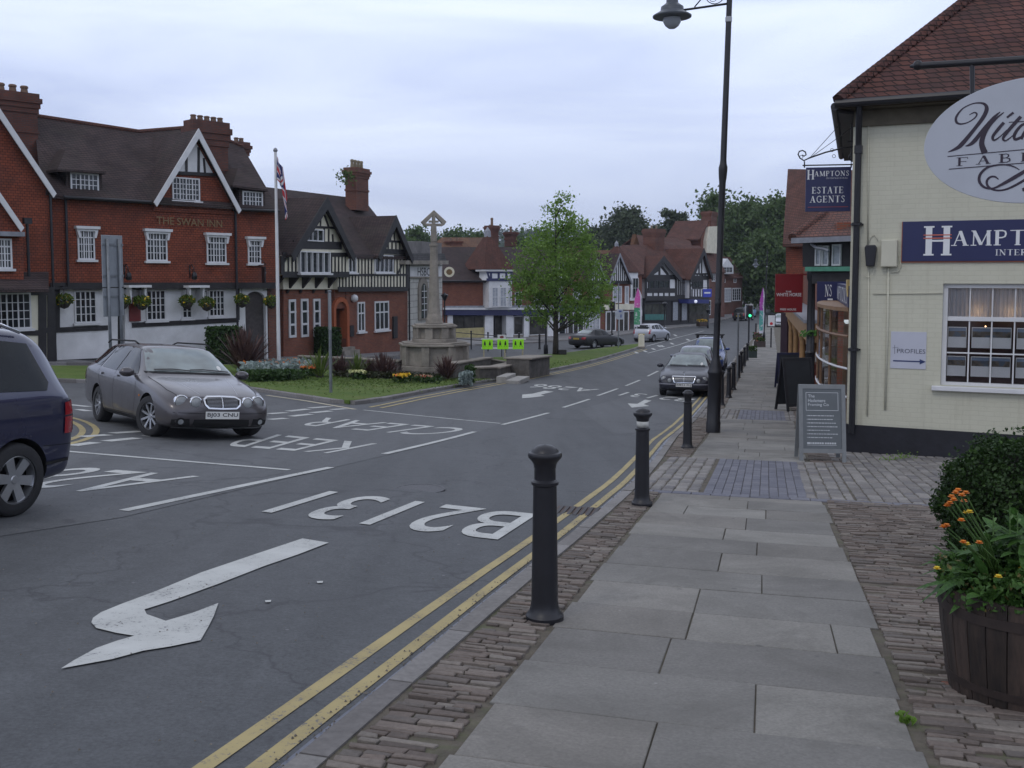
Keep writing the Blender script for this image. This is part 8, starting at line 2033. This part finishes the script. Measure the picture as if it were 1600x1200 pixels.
def tree(label, base, H, W, trunk_h, r0, mats, n, leaf, seed, blobs=None, cat='tree', name='tree', group=None, clump=.28, lean=(0, 0), nb=16, per=26, shell=.55):
    rng = np.random.default_rng(seed); t_ = thing(name, label, cat, base, 0, group)
    if blobs is None:
        blobs = []
        for i in range(nb):
            f = (i+.5)/nb; z = trunk_h+(H-trunk_h)*(.12+.80*f); wz = math.sin(math.pi*min(1, (.12+.88*f))**.85)**.7
            a = rng.random()*6.28; rr = W/2*wz*(.25+.45*rng.random()); s_ = W*.22*(.7+.6*rng.random())*(.6+.5*wz)
            blobs.append((rr*math.cos(a)+lean[0]*f, rr*math.sin(a)+lean[1]*f, z, s_, s_, s_*.8))
    mb = MB(); mb.tube([(0, 0, -.3), (r0*.1, 0, trunk_h*.5), (0, r0*.2, trunk_h), (lean[0]*.5, lean[1]*.5, trunk_h+(H-trunk_h)*.5), (lean[0], lean[1], H*.93)], [r0*1.25, r0, r0*.85, r0*.45, r0*.1], 10)
    tr = mb.build('trunk', M['bark'], t_, smooth=True); mb = MB()
    for b_ in blobs:
        z0 = max(trunk_h*.7, b_[2]-(math.hypot(b_[0], b_[1]))*.9-.4); limb(mb, (0, 0, z0), (b_[0], b_[1], b_[2]), r0*.35, r0*.06, 5, .15, rng)
    mb.build('limbs', M['bark'], t_, smooth=True)
    C_ = crown_points(blobs, n, rng, clump, per, shell); mi = (rng.random(len(C_)) < .3).astype(int) if isinstance(mats, (list, tuple)) and len(mats) > 1 else None
    leaf_mesh('crown', C_, leaf*(.6+.8*rng.random(len(C_))), mats, t_, seed=seed, midx=mi)
    return t_
lf_young = [leafmat('young_tree_leaf', (.12, .22, .035), (.20, .33, .06), 1.4, .5), leafmat('young_tree_leaf_pale', (.18, .30, .06), (.26, .38, .10), 1.4, .5)]
tb = GP(868, 553.5, .12); k = tb.y/1600; X = lambda px: (px-868)*k; Zt = lambda py: (430-py)*k+(CAM.z-tb.z)
def bl(px, py, rx, rz_, dy=0): return (X(px), dy, Zt(py), rx*k, rx*k*.9, rz_*k)
bb = [bl(880, 318, 12, 16), bl(866, 332, 12, 16, .4), bl(892, 338, 14, 18, -.3), bl(880, 352, 24, 20), bl(850, 362, 20, 14, .5), bl(905, 362, 22, 16, -.4), bl(836, 385, 26, 16, -.4), bl(870, 385, 34, 22, .6), bl(908, 388, 28, 20, .2), bl(826, 412, 28, 20, .4), bl(866, 415, 34, 26, -1), bl(912, 418, 36, 24, .4), bl(815, 438, 24, 18, .2),
      bl(845, 445, 34, 24, -.7), bl(888, 448, 36, 26, .9), bl(930, 442, 28, 20, -.2), bl(828, 468, 26, 18, .1), bl(862, 474, 30, 22, .6), bl(900, 478, 30, 20, -.6), bl(932, 468, 24, 20, .3), bl(848, 494, 20, 12, 0), bl(905, 498, 20, 10, .2), bl(925, 490, 16, 10, 0)]
tree('slender young street tree with bright green leaves standing on the green', tb, Zt(300), 0, Zt(505), .17, lf_young, 15500, .088, 11, bb, clump=.25, per=20, name='young_tree', shell=.35)
mb = MB(); o = thing('tree_guard', 'small dark stump-like box at the foot of the young tree', 'box', gz(tb.x+.42, tb.y-.1, .12)); mb.box(-.25, .25, -.2, .2, 0, .3); mb.build('box', M['black_wood'], o, bevel=.03)

lf_dark = [leafmat('dark_canopy_leaf', (.045, .085, .028), (.09, .14, .045), .3, .35), leafmat('mid_canopy_leaf', (.075, .125, .04), (.12, .18, .06), .35, .3)]
lf_ever = [leafmat('evergreen_leaf', (.045, .066, .036), (.075, .10, .05), .3, .25), leafmat('evergreen_leaf_light', (.055, .075, .04), (.08, .10, .05), .35, .2)]
def btree(label, px, Y, pyt, wpx, kind='dark', seed=1, n=9000, leaf=.34, th=.22, cl=.8, zb=None, shell=.6, nb=18):
    g = gz((px-800)*Y/1600, Y, -.1); k = Y/1600; H = (430-pyt)*k+(CAM.z-g.z); W = wpx*k
    return tree(label, g, H, W, H*th, W*.03+.15, lf_dark if kind == 'dark' else lf_ever, n, leaf, seed, clump=cl, group='background trees', name='background_tree', nb=nb, shell=shell)
btree('broad rounded evergreen tree behind the half-timbered house', 985, 190, 326, 110, 'ever', 21, 15000, .36, .15, 1.0, nb=26)
btree('dense evergreen tree left of the broad rounded evergreen', 930, 195, 352, 75, 'ever', 22, 8000, .36, .12, 1.0)
btree('dark evergreen tree right of the broad rounded evergreen', 1038, 200, 345, 55, 'ever', 23, 7000, .36, .12, .9)
btree('tall lighter green tree rising behind the lamp post', 1112, 175, 294, 68, 'dark', 24, 9000, .33, .15, .9)
btree('low green tree between the evergreens and the lamp post', 1068, 210, 372, 62, 'dark', 25, 6000, .36, .1, .9)
btree('large dark tree at the bend right of the lamp post', 1165, 168, 303, 95, 'dark', 26, 15000, .33, .08, .9, nb=26)
btree('large dark tree close behind the tile-hung house', 1212, 160, 305, 90, 'dark', 27, 14000, .33, .08, .9, nb=26)
btree('low dark tree filling the end of the street', 1150, 186, 372, 80, 'dark', 28, 8000, .36, .04, 1.0, nb=22)
btree('dark tree hanging over the far pavement beyond the traffic light', 1192, 152, 360, 62, 'dark', 29, 12000, .30, .12, .9, nb=24)
btree('low dark tree over the far pavement by the red pub sign', 1225, 150, 385, 60, 'dark', 30, 9000, .30, .05, .9, nb=24)
btree('round green tree above the stone bank roof', 652, 170, 350, 40, 'dark', 31, 6000, .33, .15, .8)
btree('bushy green tree right of the memorial cross head', 706, 190, 358, 60, 'dark', 32, 6000, .36, .12, .9)
btree('bushy green tree behind the orange roof', 742, 200, 362, 55, 'dark', 33, 5000, .36, .12, .9)
btree('bushy tree behind the turret chimney', 812, 205, 364, 60, 'dark', 34, 5000, .36, .12, .9)
# flat-topped cedar silhouette
g = gz((1046-800)*196/1600, 196, -.1); k = 196/1600; z_c = lambda py: (430-py)*k+(CAM.z-g.z); X = lambda px: (px-1046)*k
tree('flat-layered cedar standing against the sky right of the broad evergreen', g, z_c(332), 6, z_c(370), .5, lf_ever, 2600, .30, 41, [(X(1042), 0, z_c(334), 1.2, 1, .35), (X(1052), 0, z_c(337), 1.8, 1.2, .35), (X(1060), .5, z_c(341), 1.4, 1.2, .3), (X(1048), 0, z_c(346), 1.8, 1.5, .4), (X(1060), 0, z_c(349), 1.2, 1, .3), (X(1049), 0, z_c(357), 1.6, 1.2, .5), (X(1040), .3, z_c(360), 1.2, 1.2, .5)], clump=.4, name='cedar_tree', group='background trees', per=20)
# wooded hill on the skyline
mb = MB(); rng = random.Random(4); nxh, nyh = 90, 14
def hillz(x, y):
    f = max(0, (y-560)/340); f = f*f*(3-2*f) if f < 1 else 1
    return -4+f*(33+4*math.sin(x*.006+1)+3*math.sin(x*.017))*(1-.00000055*(x+80)**2)
for j in range(nyh+1):
    for i in range(nxh+1): x = -1100+2200*i/nxh; y = 540+520*j/nyh; mb.v.append((x, y, max(-6, hillz(x, y))))
for j in range(nyh):
    for i in range(nxh): a = j*(nxh+1)+i; mb.f.append([a, a+1, a+nxh+2, a+nxh+1]); mb.m.append(0)
tag(mb.build('hill', simple('wooded_hill_ground', (.03, .045, .025), 1, .3, .02), smooth=True), kind='structure')
rg = np.random.default_rng(5); nT = 1500; xs = rg.uniform(-420, 420, nT); ys = rg.uniform(640, 930, nT); zz = np.array([hillz(a, b_) for a, b_ in zip(xs, ys)])
q = 26; C_ = (np.stack([xs, ys, zz+4], 1)[:, None, :]+rg.normal(size=(nT, q, 3))*np.array([3.0, 3.0, 2.6])).reshape(-1, 3)
tag(leaf_mesh('distant_wood', C_, 1.5*(.6+.8*rg.random(len(C_))), leafmat('distant_wood_leaf', (.03, .055, .025), (.055, .085, .04), .03, .2), seed=5), kind='stuff', label='wooded hill on the far skyline')
rg = np.random.default_rng(6); nT = 420; xs = rg.uniform(-150, 110, nT); ys = rg.uniform(240, 420, nT); 
C_ = (np.stack([xs, ys, rg.uniform(-3, 3, nT)+(ys-240)*.037], 1)[:, None, :]+rg.normal(size=(nT, 40, 3))*np.array([2.6, 2.6, 2.6])).reshape(-1, 3)
tag(leaf_mesh('valley_wood', C_, .75*(.6+.8*rg.random(len(C_))), lf_dark[1], seed=6), kind='stuff', label='green woodland behind the roofs')

# ------------------------------------------------------------ beds on the green
def spiky(label, px, py, H, n, col, seed, wpx=None, name='spiky_plant'):
    g = GP(px, py, .12); t_ = thing(name, label, 'plant', g); rnd = random.Random(seed); mb = MB()
    for i in range(n):
        a = rnd.uniform(0, 6.28); el = rnd.uniform(.55, 1.5); L_ = H*rnd.uniform(.7, 1.08); d = Vector((math.cos(a)*math.cos(el), math.sin(a)*math.cos(el), math.sin(el))); s1 = Vector((-math.sin(a), math.cos(a), 0))*.028*H
        b0_ = Vector((rnd.uniform(-.08, .08), rnd.uniform(-.08, .08), 0)); dr = rnd.uniform(.05, .3)*L_*math.cos(el)
        pts = [b0_, b0_+d*L_*.5, b0_+d*L_*.82-Vector((0, 0, dr*.3)), b0_+d*L_-Vector((0, 0, dr))]; ws = (.9, 1.0, .6, .02)
        vs = []; 
        for p_, w_ in zip(pts, ws): vs += [p_-s1*w_, p_+s1*w_]
        mb.add(vs, [(0, 1, 3, 2), (2, 3, 5, 4), (4, 5, 7, 6)])
    mb.build('leaves', leafmat('spiky_leaf', col[0], col[1], 3, .2), t_)
    mb = MB(); mb.ball((0, 0, .05), .12*H, 8); mb.build('root_crown', M['bark'], t_)
br = ((.055, .028, .032), (.13, .075, .06)); gn = ((.06, .10, .02), (.14, .19, .04))
spiky('large bronze spiky plant in the bed by the arched gate', 381, 582, 1.75, 150, br, 1)
for px, py, H, lb, cl, n in ((500, 590, 1.2, 'yellow-green spiky plant left of the road sign pole', gn, 40), (532, 588, .9, 'small bronze spiky plant right of the road sign pole', br, 80), (556, 588, 1.0, 'green grassy plant before the brick house door', gn, 50), (600, 590, 1.05, 'bronze spiky plant before the window of the brick house', br, 100), (578, 588, .8, 'bronze spiky plant beside the green grassy one', br, 80), (697, 593, 1.0, 'bronze spiky plant in front of the memorial steps', br, 120), (612, 588, .8, 'bronze spiky plant left of the memorial steps', br, 80)): spiky(lb, px, py, H, n, cl, int(px))
def bed(name, label, pts, hgt, n, mats, sz, seed, weights=None, kind='stuff', cat=None, dz=.12):
    """low planting scattered over a patch between picture points"""
    rg = np.random.default_rng(seed); W0 = [GP(px, py, dz).xy for px, py in pts]; C_ = []
    for i in range(n):
        a = rg.random(len(pts))**2; a /= a.sum(); p_ = sum((W0[j]*float(a[j]) for j in range(len(pts))), Vector((0, 0))); C_.append((p_.x, p_.y, h(p_.x, p_.y)+dz+hgt*rg.random()**.8))
    C_ = np.array(C_); mi = rg.choice(len(mats), size=n, p=weights) if len(mats) > 1 else None
    if mi is not None: C_[mi > 0, 2] = C_[mi > 0, 2]*0+np.array([h(a, b_)+dz+hgt*.98 for a, b_ in C_[mi > 0, :2]])
    o = leaf_mesh(name, C_, sz*(.6+.8*rg.random(n)), mats, seed=seed, midx=mi); tag(o, label=label, kind=kind, cat=cat); return o
sil = leafmat('silver_leaf', (.20, .26, .25), (.33, .39, .37), 2, .15); orange_p = simple('orange_petal', (.65, .17, .02), .6, .15); yellow_p = simple('yellow_petal', (.70, .46, .02), .6, .15); pale_p = simple('pale_petal', (.60, .60, .30), .6, .1); hedge = leafmat('box_hedge_leaf', (.02, .05, .012), (.045, .09, .02), 2, .2); red_p = simple('red_petal', (.45, .05, .02), .6)
bed('silver_bedding', 'silvery bedding plants dotted with orange flowers', [(368, 585), (490, 576), (485, 588), (400, 592), (430, 577)], .45, 4600, [sil, orange_p], .085, 51, [.988, .012])
bed('low_hedge', 'clipped low green edging hedge before the silver bedding', [(372, 592), (420, 594), (487, 590), (487, 594), (410, 598), (372, 597)], .32, 6500, [hedge], .06, 52)
bed('flower_bed', 'orange and red flowers by the road sign pole', [(470, 588), (495, 584), (498, 590)], .35, 500, [hedge, orange_p, red_p], .06, 53, [.6, .3, .1])
bed('flower_bed', 'pale yellow flowers before the brick house', [(543, 593), (552, 593), (575, 595), (563, 593), (572, 593)], .3, 300, [hedge, pale_p], .07, 54, [.5, .5])
bed('flower_bed', 'bright yellow marigolds left of the memorial steps', [(612, 599), (640, 596), (636, 600), (625, 597)], .28, 260, [hedge, yellow_p, orange_p], .07, 55, [.4, .5, .1])
bed('flower_bed', 'sparse red and buff flowers before the memorial', [(640, 598), (690, 600), (660, 596)], .25, 260, [hedge, red_p, simple('buff_petal', (.4, .28, .18), .7)], .06, 56, [.86, .07, .07])
bed('silver_bedding', 'small pale silver clump by the low rubble wall', [(718, 602), (738, 601), (728, 597)], .42, 420, [sil], .085, 57)
bed('low_shrub', 'small green shrub behind the pale silver clump', [(728, 598), (742, 598), (736, 594)], .6, 500, [hedge], .08, 58)
bed('soil_planting', 'dark leafy planting along the bed by the memorial', [(505, 590), (700, 597), (700, 592), (520, 586), (600, 590)], .20, 2200, [leafmat('dark_bed_leaf', (.02, .035, .012), (.06, .05, .03), 2, .2)], .09, 59)
# hedge-like boxes near the houses
def boxhedge(label, px, py, w_, d_, hh_, Y=None, seed=3, dens=2600, dz=.1, leaf=.07):
    g = GP(px, py, dz) if Y is None else gz((px-800)*Y/1600, Y, dz); t_ = thing('clipped_shrub', label, 'shrub', g, R(40)); rg = np.random.default_rng(seed)
    n = dens; f = rg.integers(0, 5, n); C_ = rg.random((n, 3))-.5; 
    C_[f == 0, 0] = .5; C_[f == 1, 0] = -.5; C_[f == 2, 1] = .5; C_[f == 3, 1] = -.5; C_[f == 4, 2] = .5; C_ = C_*np.array([w_, d_, hh_])+np.array([0, 0, hh_/2])+rg.normal(size=(n, 3))*.03
    leaf_mesh('foliage', C_, leaf*(.6+.8*rg.random(n)), hedge, t_, seed=seed); mb = MB(); mb.box(-w_*.46, w_*.46, -d_*.46, d_*.46, -.1, hh_*.95); mb.build('core', simple('hedge_core', (.01, .016, .006), 1), t_)
boxhedge('dark clipped hedge block behind the bronze spiky plant', 349, 560, 1.1, 1.1, 1.5, Y=44.0, seed=3)
boxhedge('dark clipped hedge block by the door of the brick house', 510, 552, 1.1, 1.0, 1.45, Y=53.5, seed=4)
# grass blades along the near corner of the green
rg = np.random.default_rng(8); pts = []
Wp = [GP(px, py, .12).xy for px, py in ((400, 600), (560, 628), (700, 603), (830, 583), (640, 590), (470, 600), (100, 590), (240, 590), (905, 566), (960, 553), (850, 565))]
for i in range(15000):
    a = rg.random(len(Wp))**4; a /= a.sum(); p_ = sum((Wp[j]*float(a[j]) for j in range(len(Wp))), Vector((0, 0))); pts.append((p_.x, p_.y, h(p_.x, p_.y)+.125))
pts = np.array(pts); n = len(pts); ang = rg.random(n)*6.28; wv = np.stack([np.cos(ang), np.sin(ang), np.zeros(n)], 1)*.03; tip = pts+np.stack([rg.normal(size=n)*.03, rg.normal(size=n)*.03, .02+.03*rg.random(n)], 1)
V = np.stack([pts-wv, pts+wv, tip], 1).reshape(-1); me = bpy.data.meshes.new('grass_tufts'); me.vertices.add(3*n); me.vertices.foreach_set('co', V); me.loops.add(3*n); me.polygons.add(n); me.loops.foreach_set('vertex_index', np.arange(3*n, dtype=np.int32)); me.polygons.foreach_set('loop_start', np.arange(0, 3*n, 3, dtype=np.int32)); me.polygons.foreach_set('loop_total', np.full(n, 3, dtype=np.int32)); me.update(); me.materials.append(leafmat('grass_blade', (.09, .15, .03), (.15, .20, .06), .8, .3)); o = bpy.data.objects.new('grass_tufts', me); COL.objects.link(o); tag(o, label='short grass on the green', kind='stuff')

# hanging baskets on the inn
for i, (px, py, lb) in enumerate(((100, 470, 'leftmost flower basket hanging at the corner of the inn'), (191, 472, 'flower basket hanging left of the inn doorway hood'), (222, 473, 'flower basket hanging right of the inn doorway hood'), (292, 472, 'flower basket hanging before the small inn window'), (323, 475, 'flower basket hanging between the two right inn windows'), (378, 470, 'flower basket hanging beside the arched carriage gate'), (424, 472, 'flower basket hanging by the flagpole at the end of the inn'))):
    x, z = SW.l(px, py, -.35); p_ = SW.O+SW.U*x+SW.In*(-.35)+Vector((0, 0, z)); t_ = thing('hanging_basket', lb, 'flower basket', p_, SW.ang, 'hanging baskets on the inn'); rg = np.random.default_rng(60+i)
    mb = MB(); mb.lathe([(0, -.32), (.15, -.26), (.24, -.12), (.26, 0)], 12); mb.build('basket', M['bark'], t_, smooth=True)
    mb = MB(); mb.bar((0, 0, 0), (0, 0, .55), .02, .02); mb.bar((0, 0, .55), (0, .65, .55), .03, .03); mb.build('bracket', M['black_iron'], t_)
    n = 420; C_ = rg.normal(size=(n, 3)); C_ /= np.linalg.norm(C_, axis=1)[:, None]; C_ = C_*np.array([.38, .34, .27])*(.6+.4*rg.random(n))[:, None]+np.array([0, 0, .05]); leaf_mesh('flowers', C_, .06*(.6+.8*rg.random(n)), [leafmat('basket_leaf', (.05, .10, .015), (.15, .20, .03), 3, .3), yellow_p], t_, seed=i, midx=(rg.random(n) < .08).astype(int))
# chimney-side shrub growing from the tall stack
x, z = TF.l(541, 275, 3.2); p_ = TF.O+TF.U*x+TF.In*3.2+Vector((0, 0, z)); t_ = thing('chimney_weed', 'small green shrub sprouting from the side of the tall brick chimney', 'plant', p_); rg = np.random.default_rng(77); C_ = rg.normal(size=(160, 3))*np.array([.28, .2, .22]); leaf_mesh('leaves', C_, .09*(.6+.8*rg.random(160)), lf_dark[1], t_, seed=9); mb = MB(); mb.tube([(.45, .1, -.2), (.1, 0, 0), (-.1, 0, .1)], .03, 6); mb.build('stem', M['bark'], t_)

# ------------------------------------------------------------ barrel planter, box bush
g = GP(1592, 1092, .12); g = gz(g.x+.085, g.y+.12, .115); t_ = thing('barrel_planter', 'dark half-barrel planter overflowing with green leaves and orange flowers', 'planter', g, R(10))
wm, t, b = newmat('old_barrel_stave'); v = coord(t, (1, 1, .12)); va = t.nodes.new('ShaderNodeAttribute'); va.attribute_name = 'tone'
c = ramp(t, noise(t, v, 26, 6, .7), [(.3, (.012, .009, .008)), (.7, (.052, .034, .026))]); c = mixc(t, c, ramp(t, va.outputs['Fac'], [(0, .6), (1, 1.5)]), 1, 'MULTIPLY'); t.links.new(c, b.inputs['Base Color']); b.inputs['Roughness'].default_value = .75; bump(t, b, noise(t, v, 40, 5), .5, .01)
mb = MB(); tones = []; R0, R1, Hb = .325, .385, .50; ns = 26
for i in range(ns):
    a0 = 2*math.pi*i/ns+.006; a1 = 2*math.pi*(i+1)/ns-.006; tn = random.random(); rows = []
    for f in (0, .33, .66, 1): 
        r_ = R0+(R1-R0)*math.sin(f*1.45)/math.sin(1.45); rows.append([(r_*math.cos(a0), r_*math.sin(a0), Hb*f), (r_*math.cos(a1), r_*math.sin(a1), Hb*f), ((r_-.03)*math.cos(a1), (r_-.03)*math.sin(a1), Hb*f), ((r_-.03)*math.cos(a0), (r_-.03)*math.sin(a0), Hb*f)])
    vs = sum(rows, []); fs = []
    for q_ in range(3):
        for j in range(4): fs.append((q_*4+j, q_*4+(j+1) % 4, q_*4+4+(j+1) % 4, q_*4+4+j))
    fs += [(3, 2, 1, 0), (12, 13, 14, 15)]; mb.add(vs, fs); tones += [tn]*len(fs)
o = mb.build('staves', wm, t_); set_tone(o, tones)
mb = MB()
for f, w_ in ((.13, .035), (.78, .045)):
    r_ = R0+(R1-R0)*math.sin(f*1.45)/math.sin(1.45)+.004; r2 = R0+(R1-R0)*math.sin((f+w_*2)*1.45)/math.sin(1.45)+.004; mb.lathe([(r_-.004, Hb*f), (r_, Hb*f), (r2, Hb*(f+w_*2)), (r2-.004, Hb*(f+w_*2))], 52)
mb.build('iron_hoops', simple('rusty_hoop', (.03, .02, .017), .7, .3, 20), t_, smooth=True, auto=40)
mb = MB(); mb.lathe([(0, Hb-.05), (R1-.03, Hb-.06)], 26); mb.build('soil', simple('potting_soil', (.03, .022, .016), 1, .3, 30), t_)
mb = MB(); 
for a in (2.6, 4.4, 6.1): mb.box(.24*math.cos(a)-.1, .24*math.cos(a)+.1, .24*math.sin(a)-.06, .24*math.sin(a)+.06, -.06, -.001)
mb.build('brick_feet', M['red_brick'], t_)
def blade(mb, base, d, L_, w_, droop, m=0, fold=.18):
    d = d.normalized(); s1 = d.cross(Vector((0, 0, 1))); s1 = s1.normalized() if s1.length > .05 else Vector((1, 0, 0)); up = s1.cross(d).normalized(); n0 = len(mb.v); prof_ = [(0, .12), (.2, .7), (.45, 1), (.7, .8), (.88, .42), (1, .02)]
    for f, ww in prof_:
        c_ = base+d*L_*f-Vector((0, 0, 1))*droop*L_*f*f; mb.v += [tuple(c_-s1*w_*ww+up*w_*ww*fold), tuple(c_), tuple(c_+s1*w_*ww+up*w_*ww*fold)]
    for i in range(len(prof_)-1):
        for j in (0, 1): mb.f.append([n0+i*3+j, n0+i*3+j+1, n0+i*3+4+j, n0+i*3+3+j]); mb.m.append(m)
rnd = random.Random(12); lb = MB()
for i in range(430):
    a = rnd.uniform(0, 6.28); r_ = rnd.uniform(0, .42)**1; z = Hb-.03+rnd.uniform(0, .10)+max(0, .34-r_)*rnd.uniform(0, .75); el = rnd.uniform(-.15, 1.1); d = Vector((math.cos(a)*math.cos(el), math.sin(a)*math.cos(el), math.sin(el)))
    blade(lb, Vector((r_*.8*math.cos(a), r_*.8*math.sin(a), z)), d, rnd.uniform(.10, .21), rnd.uniform(.018, .034), rnd.uniform(.1, .7))
for (cx, cy, hh_) in ((-.04, -.1, .26), (.10, -.04, .26), (.0, .12, .30), (-.18, .05, .20), (.18, -.18, .22)):
    for i in range(34):
        a = i*2.4; f = i/34; el = .25+1.1*f; d = Vector((math.cos(a)*math.cos(el), math.sin(a)*math.cos(el), math.sin(el))); blade(lb, Vector((cx, cy, Hb+hh_*f)), d, .15*(1.15-f*.6), .020, .35)
lb.build('leaves', leafmat('planter_leaf', (.035, .095, .018), (.085, .18, .04), 11, .3), t_, smooth=True)
ox, oy = g.x, g.y; U2 = Matrix.Rotation(-R(10), 3, 'Z')
stm = MB(); pm_ = [simple('orange_flower', (.62, .20, .02), .6, .2, 30), simple('yellow_flower', (.68, .48, .03), .6, .2, 30)]
def bloom(px, py, Y, col, r_=.022, dbl=True):
    p_ = P(px, py, Y)-g; p_ = U2 @ p_
    b0_ = Vector((p_.x*.35, p_.y*.35+.02, Hb)); stm.tube([b0_, (b0_+p_)/2+Vector((.015, 0, .03)), p_], [.004, .003, .0025], 6)
    pt_ = MB()
    for rr in range(2 if dbl else 1):
        for i in range(11):
            a = i*2*math.pi/11+rr*.3; t2 = .35+.5*rr; d = Vector((math.cos(a)*math.cos(t2), math.sin(a)*math.cos(t2), math.sin(t2))); q_ = p_; s1 = Vector((-math.sin(a), math.cos(a), 0))*r_*.28
            pt_.add([q_, q_+d*r_*.7-s1, q_+d*r_*1.0, q_+d*r_*.7+s1], [(0, 1, 2, 3)])
    pt_.build('flower', pm_[col], t_)
for px, py, c_ in ((1497, 768, 0), (1503, 776, 0), (1509, 772, 0), (1493, 772, 0), (1490, 783, 0), (1484, 788, 0), (1480, 792, 0), (1487, 778, 0), (1515, 802, 1), (1510, 803, 1), (1502, 815, 0), (1474, 825, 0), (1479, 823, 0), (1505, 849, 0), (1510, 852, 1), (1530, 850, 0), (1464, 890, 1), (1560, 903, 1), (1559, 905, 0), (1588, 920, 1), (1598, 890, 1), (1506, 785, 0)): bloom(px, py, g.y-.12-.18*random.random(), c_, .019)
stm.build('stems', leafmat('stem_green', (.04, .09, .02), (.07, .13, .03), 5, .1), t_, smooth=True)
rg = np.random.default_rng(44); n = 5200; a = rg.random(n)*6.28; rr_ = np.sqrt(rg.random(n))*.40; zz = Hb-.04+rg.random(n)*(.22-.2*rr_)+.05*np.sin(a*5)*rr_; C_ = np.stack([rr_*np.cos(a), rr_*np.sin(a), zz], 1); leaf_mesh('small_leaves', C_, .013*(.5+1.0*rg.random(n)), [leafmat('small_planter_leaf', (.035, .085, .018), (.08, .16, .035), 9, .3), leafmat('dry_planter_leaf', (.12, .10, .03), (.18, .15, .05), 9, .3)], t_, seed=45, midx=(rg.random(n) < .07).astype(int))
# tall seed stalks
mb = MB()
for px, py0, py1 in ((1578, 880, 790), (1590, 870, 800), (1552, 850, 805)):
    a = U2 @ (P(px, py0, g.y)-g); b_ = U2 @ (P(px, py1, g.y)-g); mb.tube([a, b_], [.004, .002], 6)
    for i in range(8): f = i/8; c_ = a+(b_-a)*f; d = Vector((math.cos(i*2.2), math.sin(i*2.2), .7)); blade(mb, c_, d, .045, .008, .2)
mb.build('stalks', leafmat('pale_stalk', (.10, .18, .06), (.16, .26, .09), 8, .3), t_)
# clipped box ball in its own tub behind
gb = gz(3.80, 7.55, .115); t_ = thing('box_bush', 'big dark clipped box bush behind the barrel planter before the cream wall', 'bush', gb); rg = np.random.default_rng(90)
mb = MB(); mb.lathe([(.28, -.02), (.32, .1), (.33, .11), (.28, .11), (.26, .06), (0, .06)], 24); mb.build('tub', M['plinth'], t_, smooth=True, auto=40)
bx, bzc, br_ = 0, .45, .565
n = 30000; d = rg.normal(size=(n, 3)); d /= np.linalg.norm(d, axis=1)[:, None]; lump = 1+.05*np.sin(d[:, 0]*9+1)*np.cos(d[:, 1]*8)+.05*np.sin(d[:, 2]*11+d[:, 0]*5)+.035*np.sin(d[:, 0]*23)*np.sin(d[:, 2]*19+2)+.03*rg.normal(size=n)
C_ = d*(br_*lump*(.86+.16*rg.random(n)))[:, None]*np.array([1, 1, .93])+np.array([0, 0, bzc])
C_[:900] = d[:900]*(br_*(1.0+.12*rg.random(900)))[:, None]+np.array([0, 0, bzc])
leaf_mesh('foliage', C_, .0165*(.6+.8*rg.random(n)), [leafmat('box_leaf', (.014, .034, .008), (.030, .062, .014), 5, .2), leafmat('box_leaf_new', (.04, .085, .016), (.06, .12, .025), 5, .3)], t_, seed=91, midx=(rg.random(n) < .12).astype(int))
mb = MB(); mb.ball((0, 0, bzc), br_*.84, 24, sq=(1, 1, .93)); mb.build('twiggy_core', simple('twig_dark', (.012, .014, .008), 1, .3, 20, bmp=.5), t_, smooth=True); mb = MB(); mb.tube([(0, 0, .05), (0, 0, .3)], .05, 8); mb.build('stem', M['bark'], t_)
# weeds and dirt by the plinth, slabs and cobbles
rg = np.random.default_rng(95); C_ = []
for (px, py, s_, q) in ((1405, 718, .10, 60), (1418, 716, .08, 40), (1384, 719, .05, 20), (1418, 1127, .018, 26), (1410, 1116, .012, 10)):
    p_ = GP(px, py, .12)
    for i in range(q): C_.append((p_.x+rg.normal()*s_, p_.y+rg.normal()*s_*.5, p_.z+abs(rg.normal())*s_*.5))
C_ = np.array(C_); tag(leaf_mesh('weeds', C_, .016*(.6+.8*rg.random(len(C_))), lf_young[0], seed=96), kind='stuff', label='little weeds in the paving joints')

# thin evening air over the whole valley
mb = MB(); mb.box(-1300, 1300, -60, 1150, -8.5, 75); hz_ = mb.build('haze', []); tag(hz_, kind='stuff', label='thin evening haze in the air')
m = bpy.data.materials.new('haze'); m.use_nodes = True; t = m.node_tree; t.nodes.clear(); o_ = t.nodes.new('ShaderNodeOutputMaterial'); pv = t.nodes.new('ShaderNodeVolumePrincipled')
pv.inputs['Color'].default_value = (.80, .87, 1.0, 1); pv.inputs['Density'].default_value = .00022; pv.inputs['Anisotropy'].default_value = .2; t.links.new(pv.outputs[0], o_.inputs['Volume'])
hz_.data.materials.append(m); scene.cycles.volume_bounces = 0
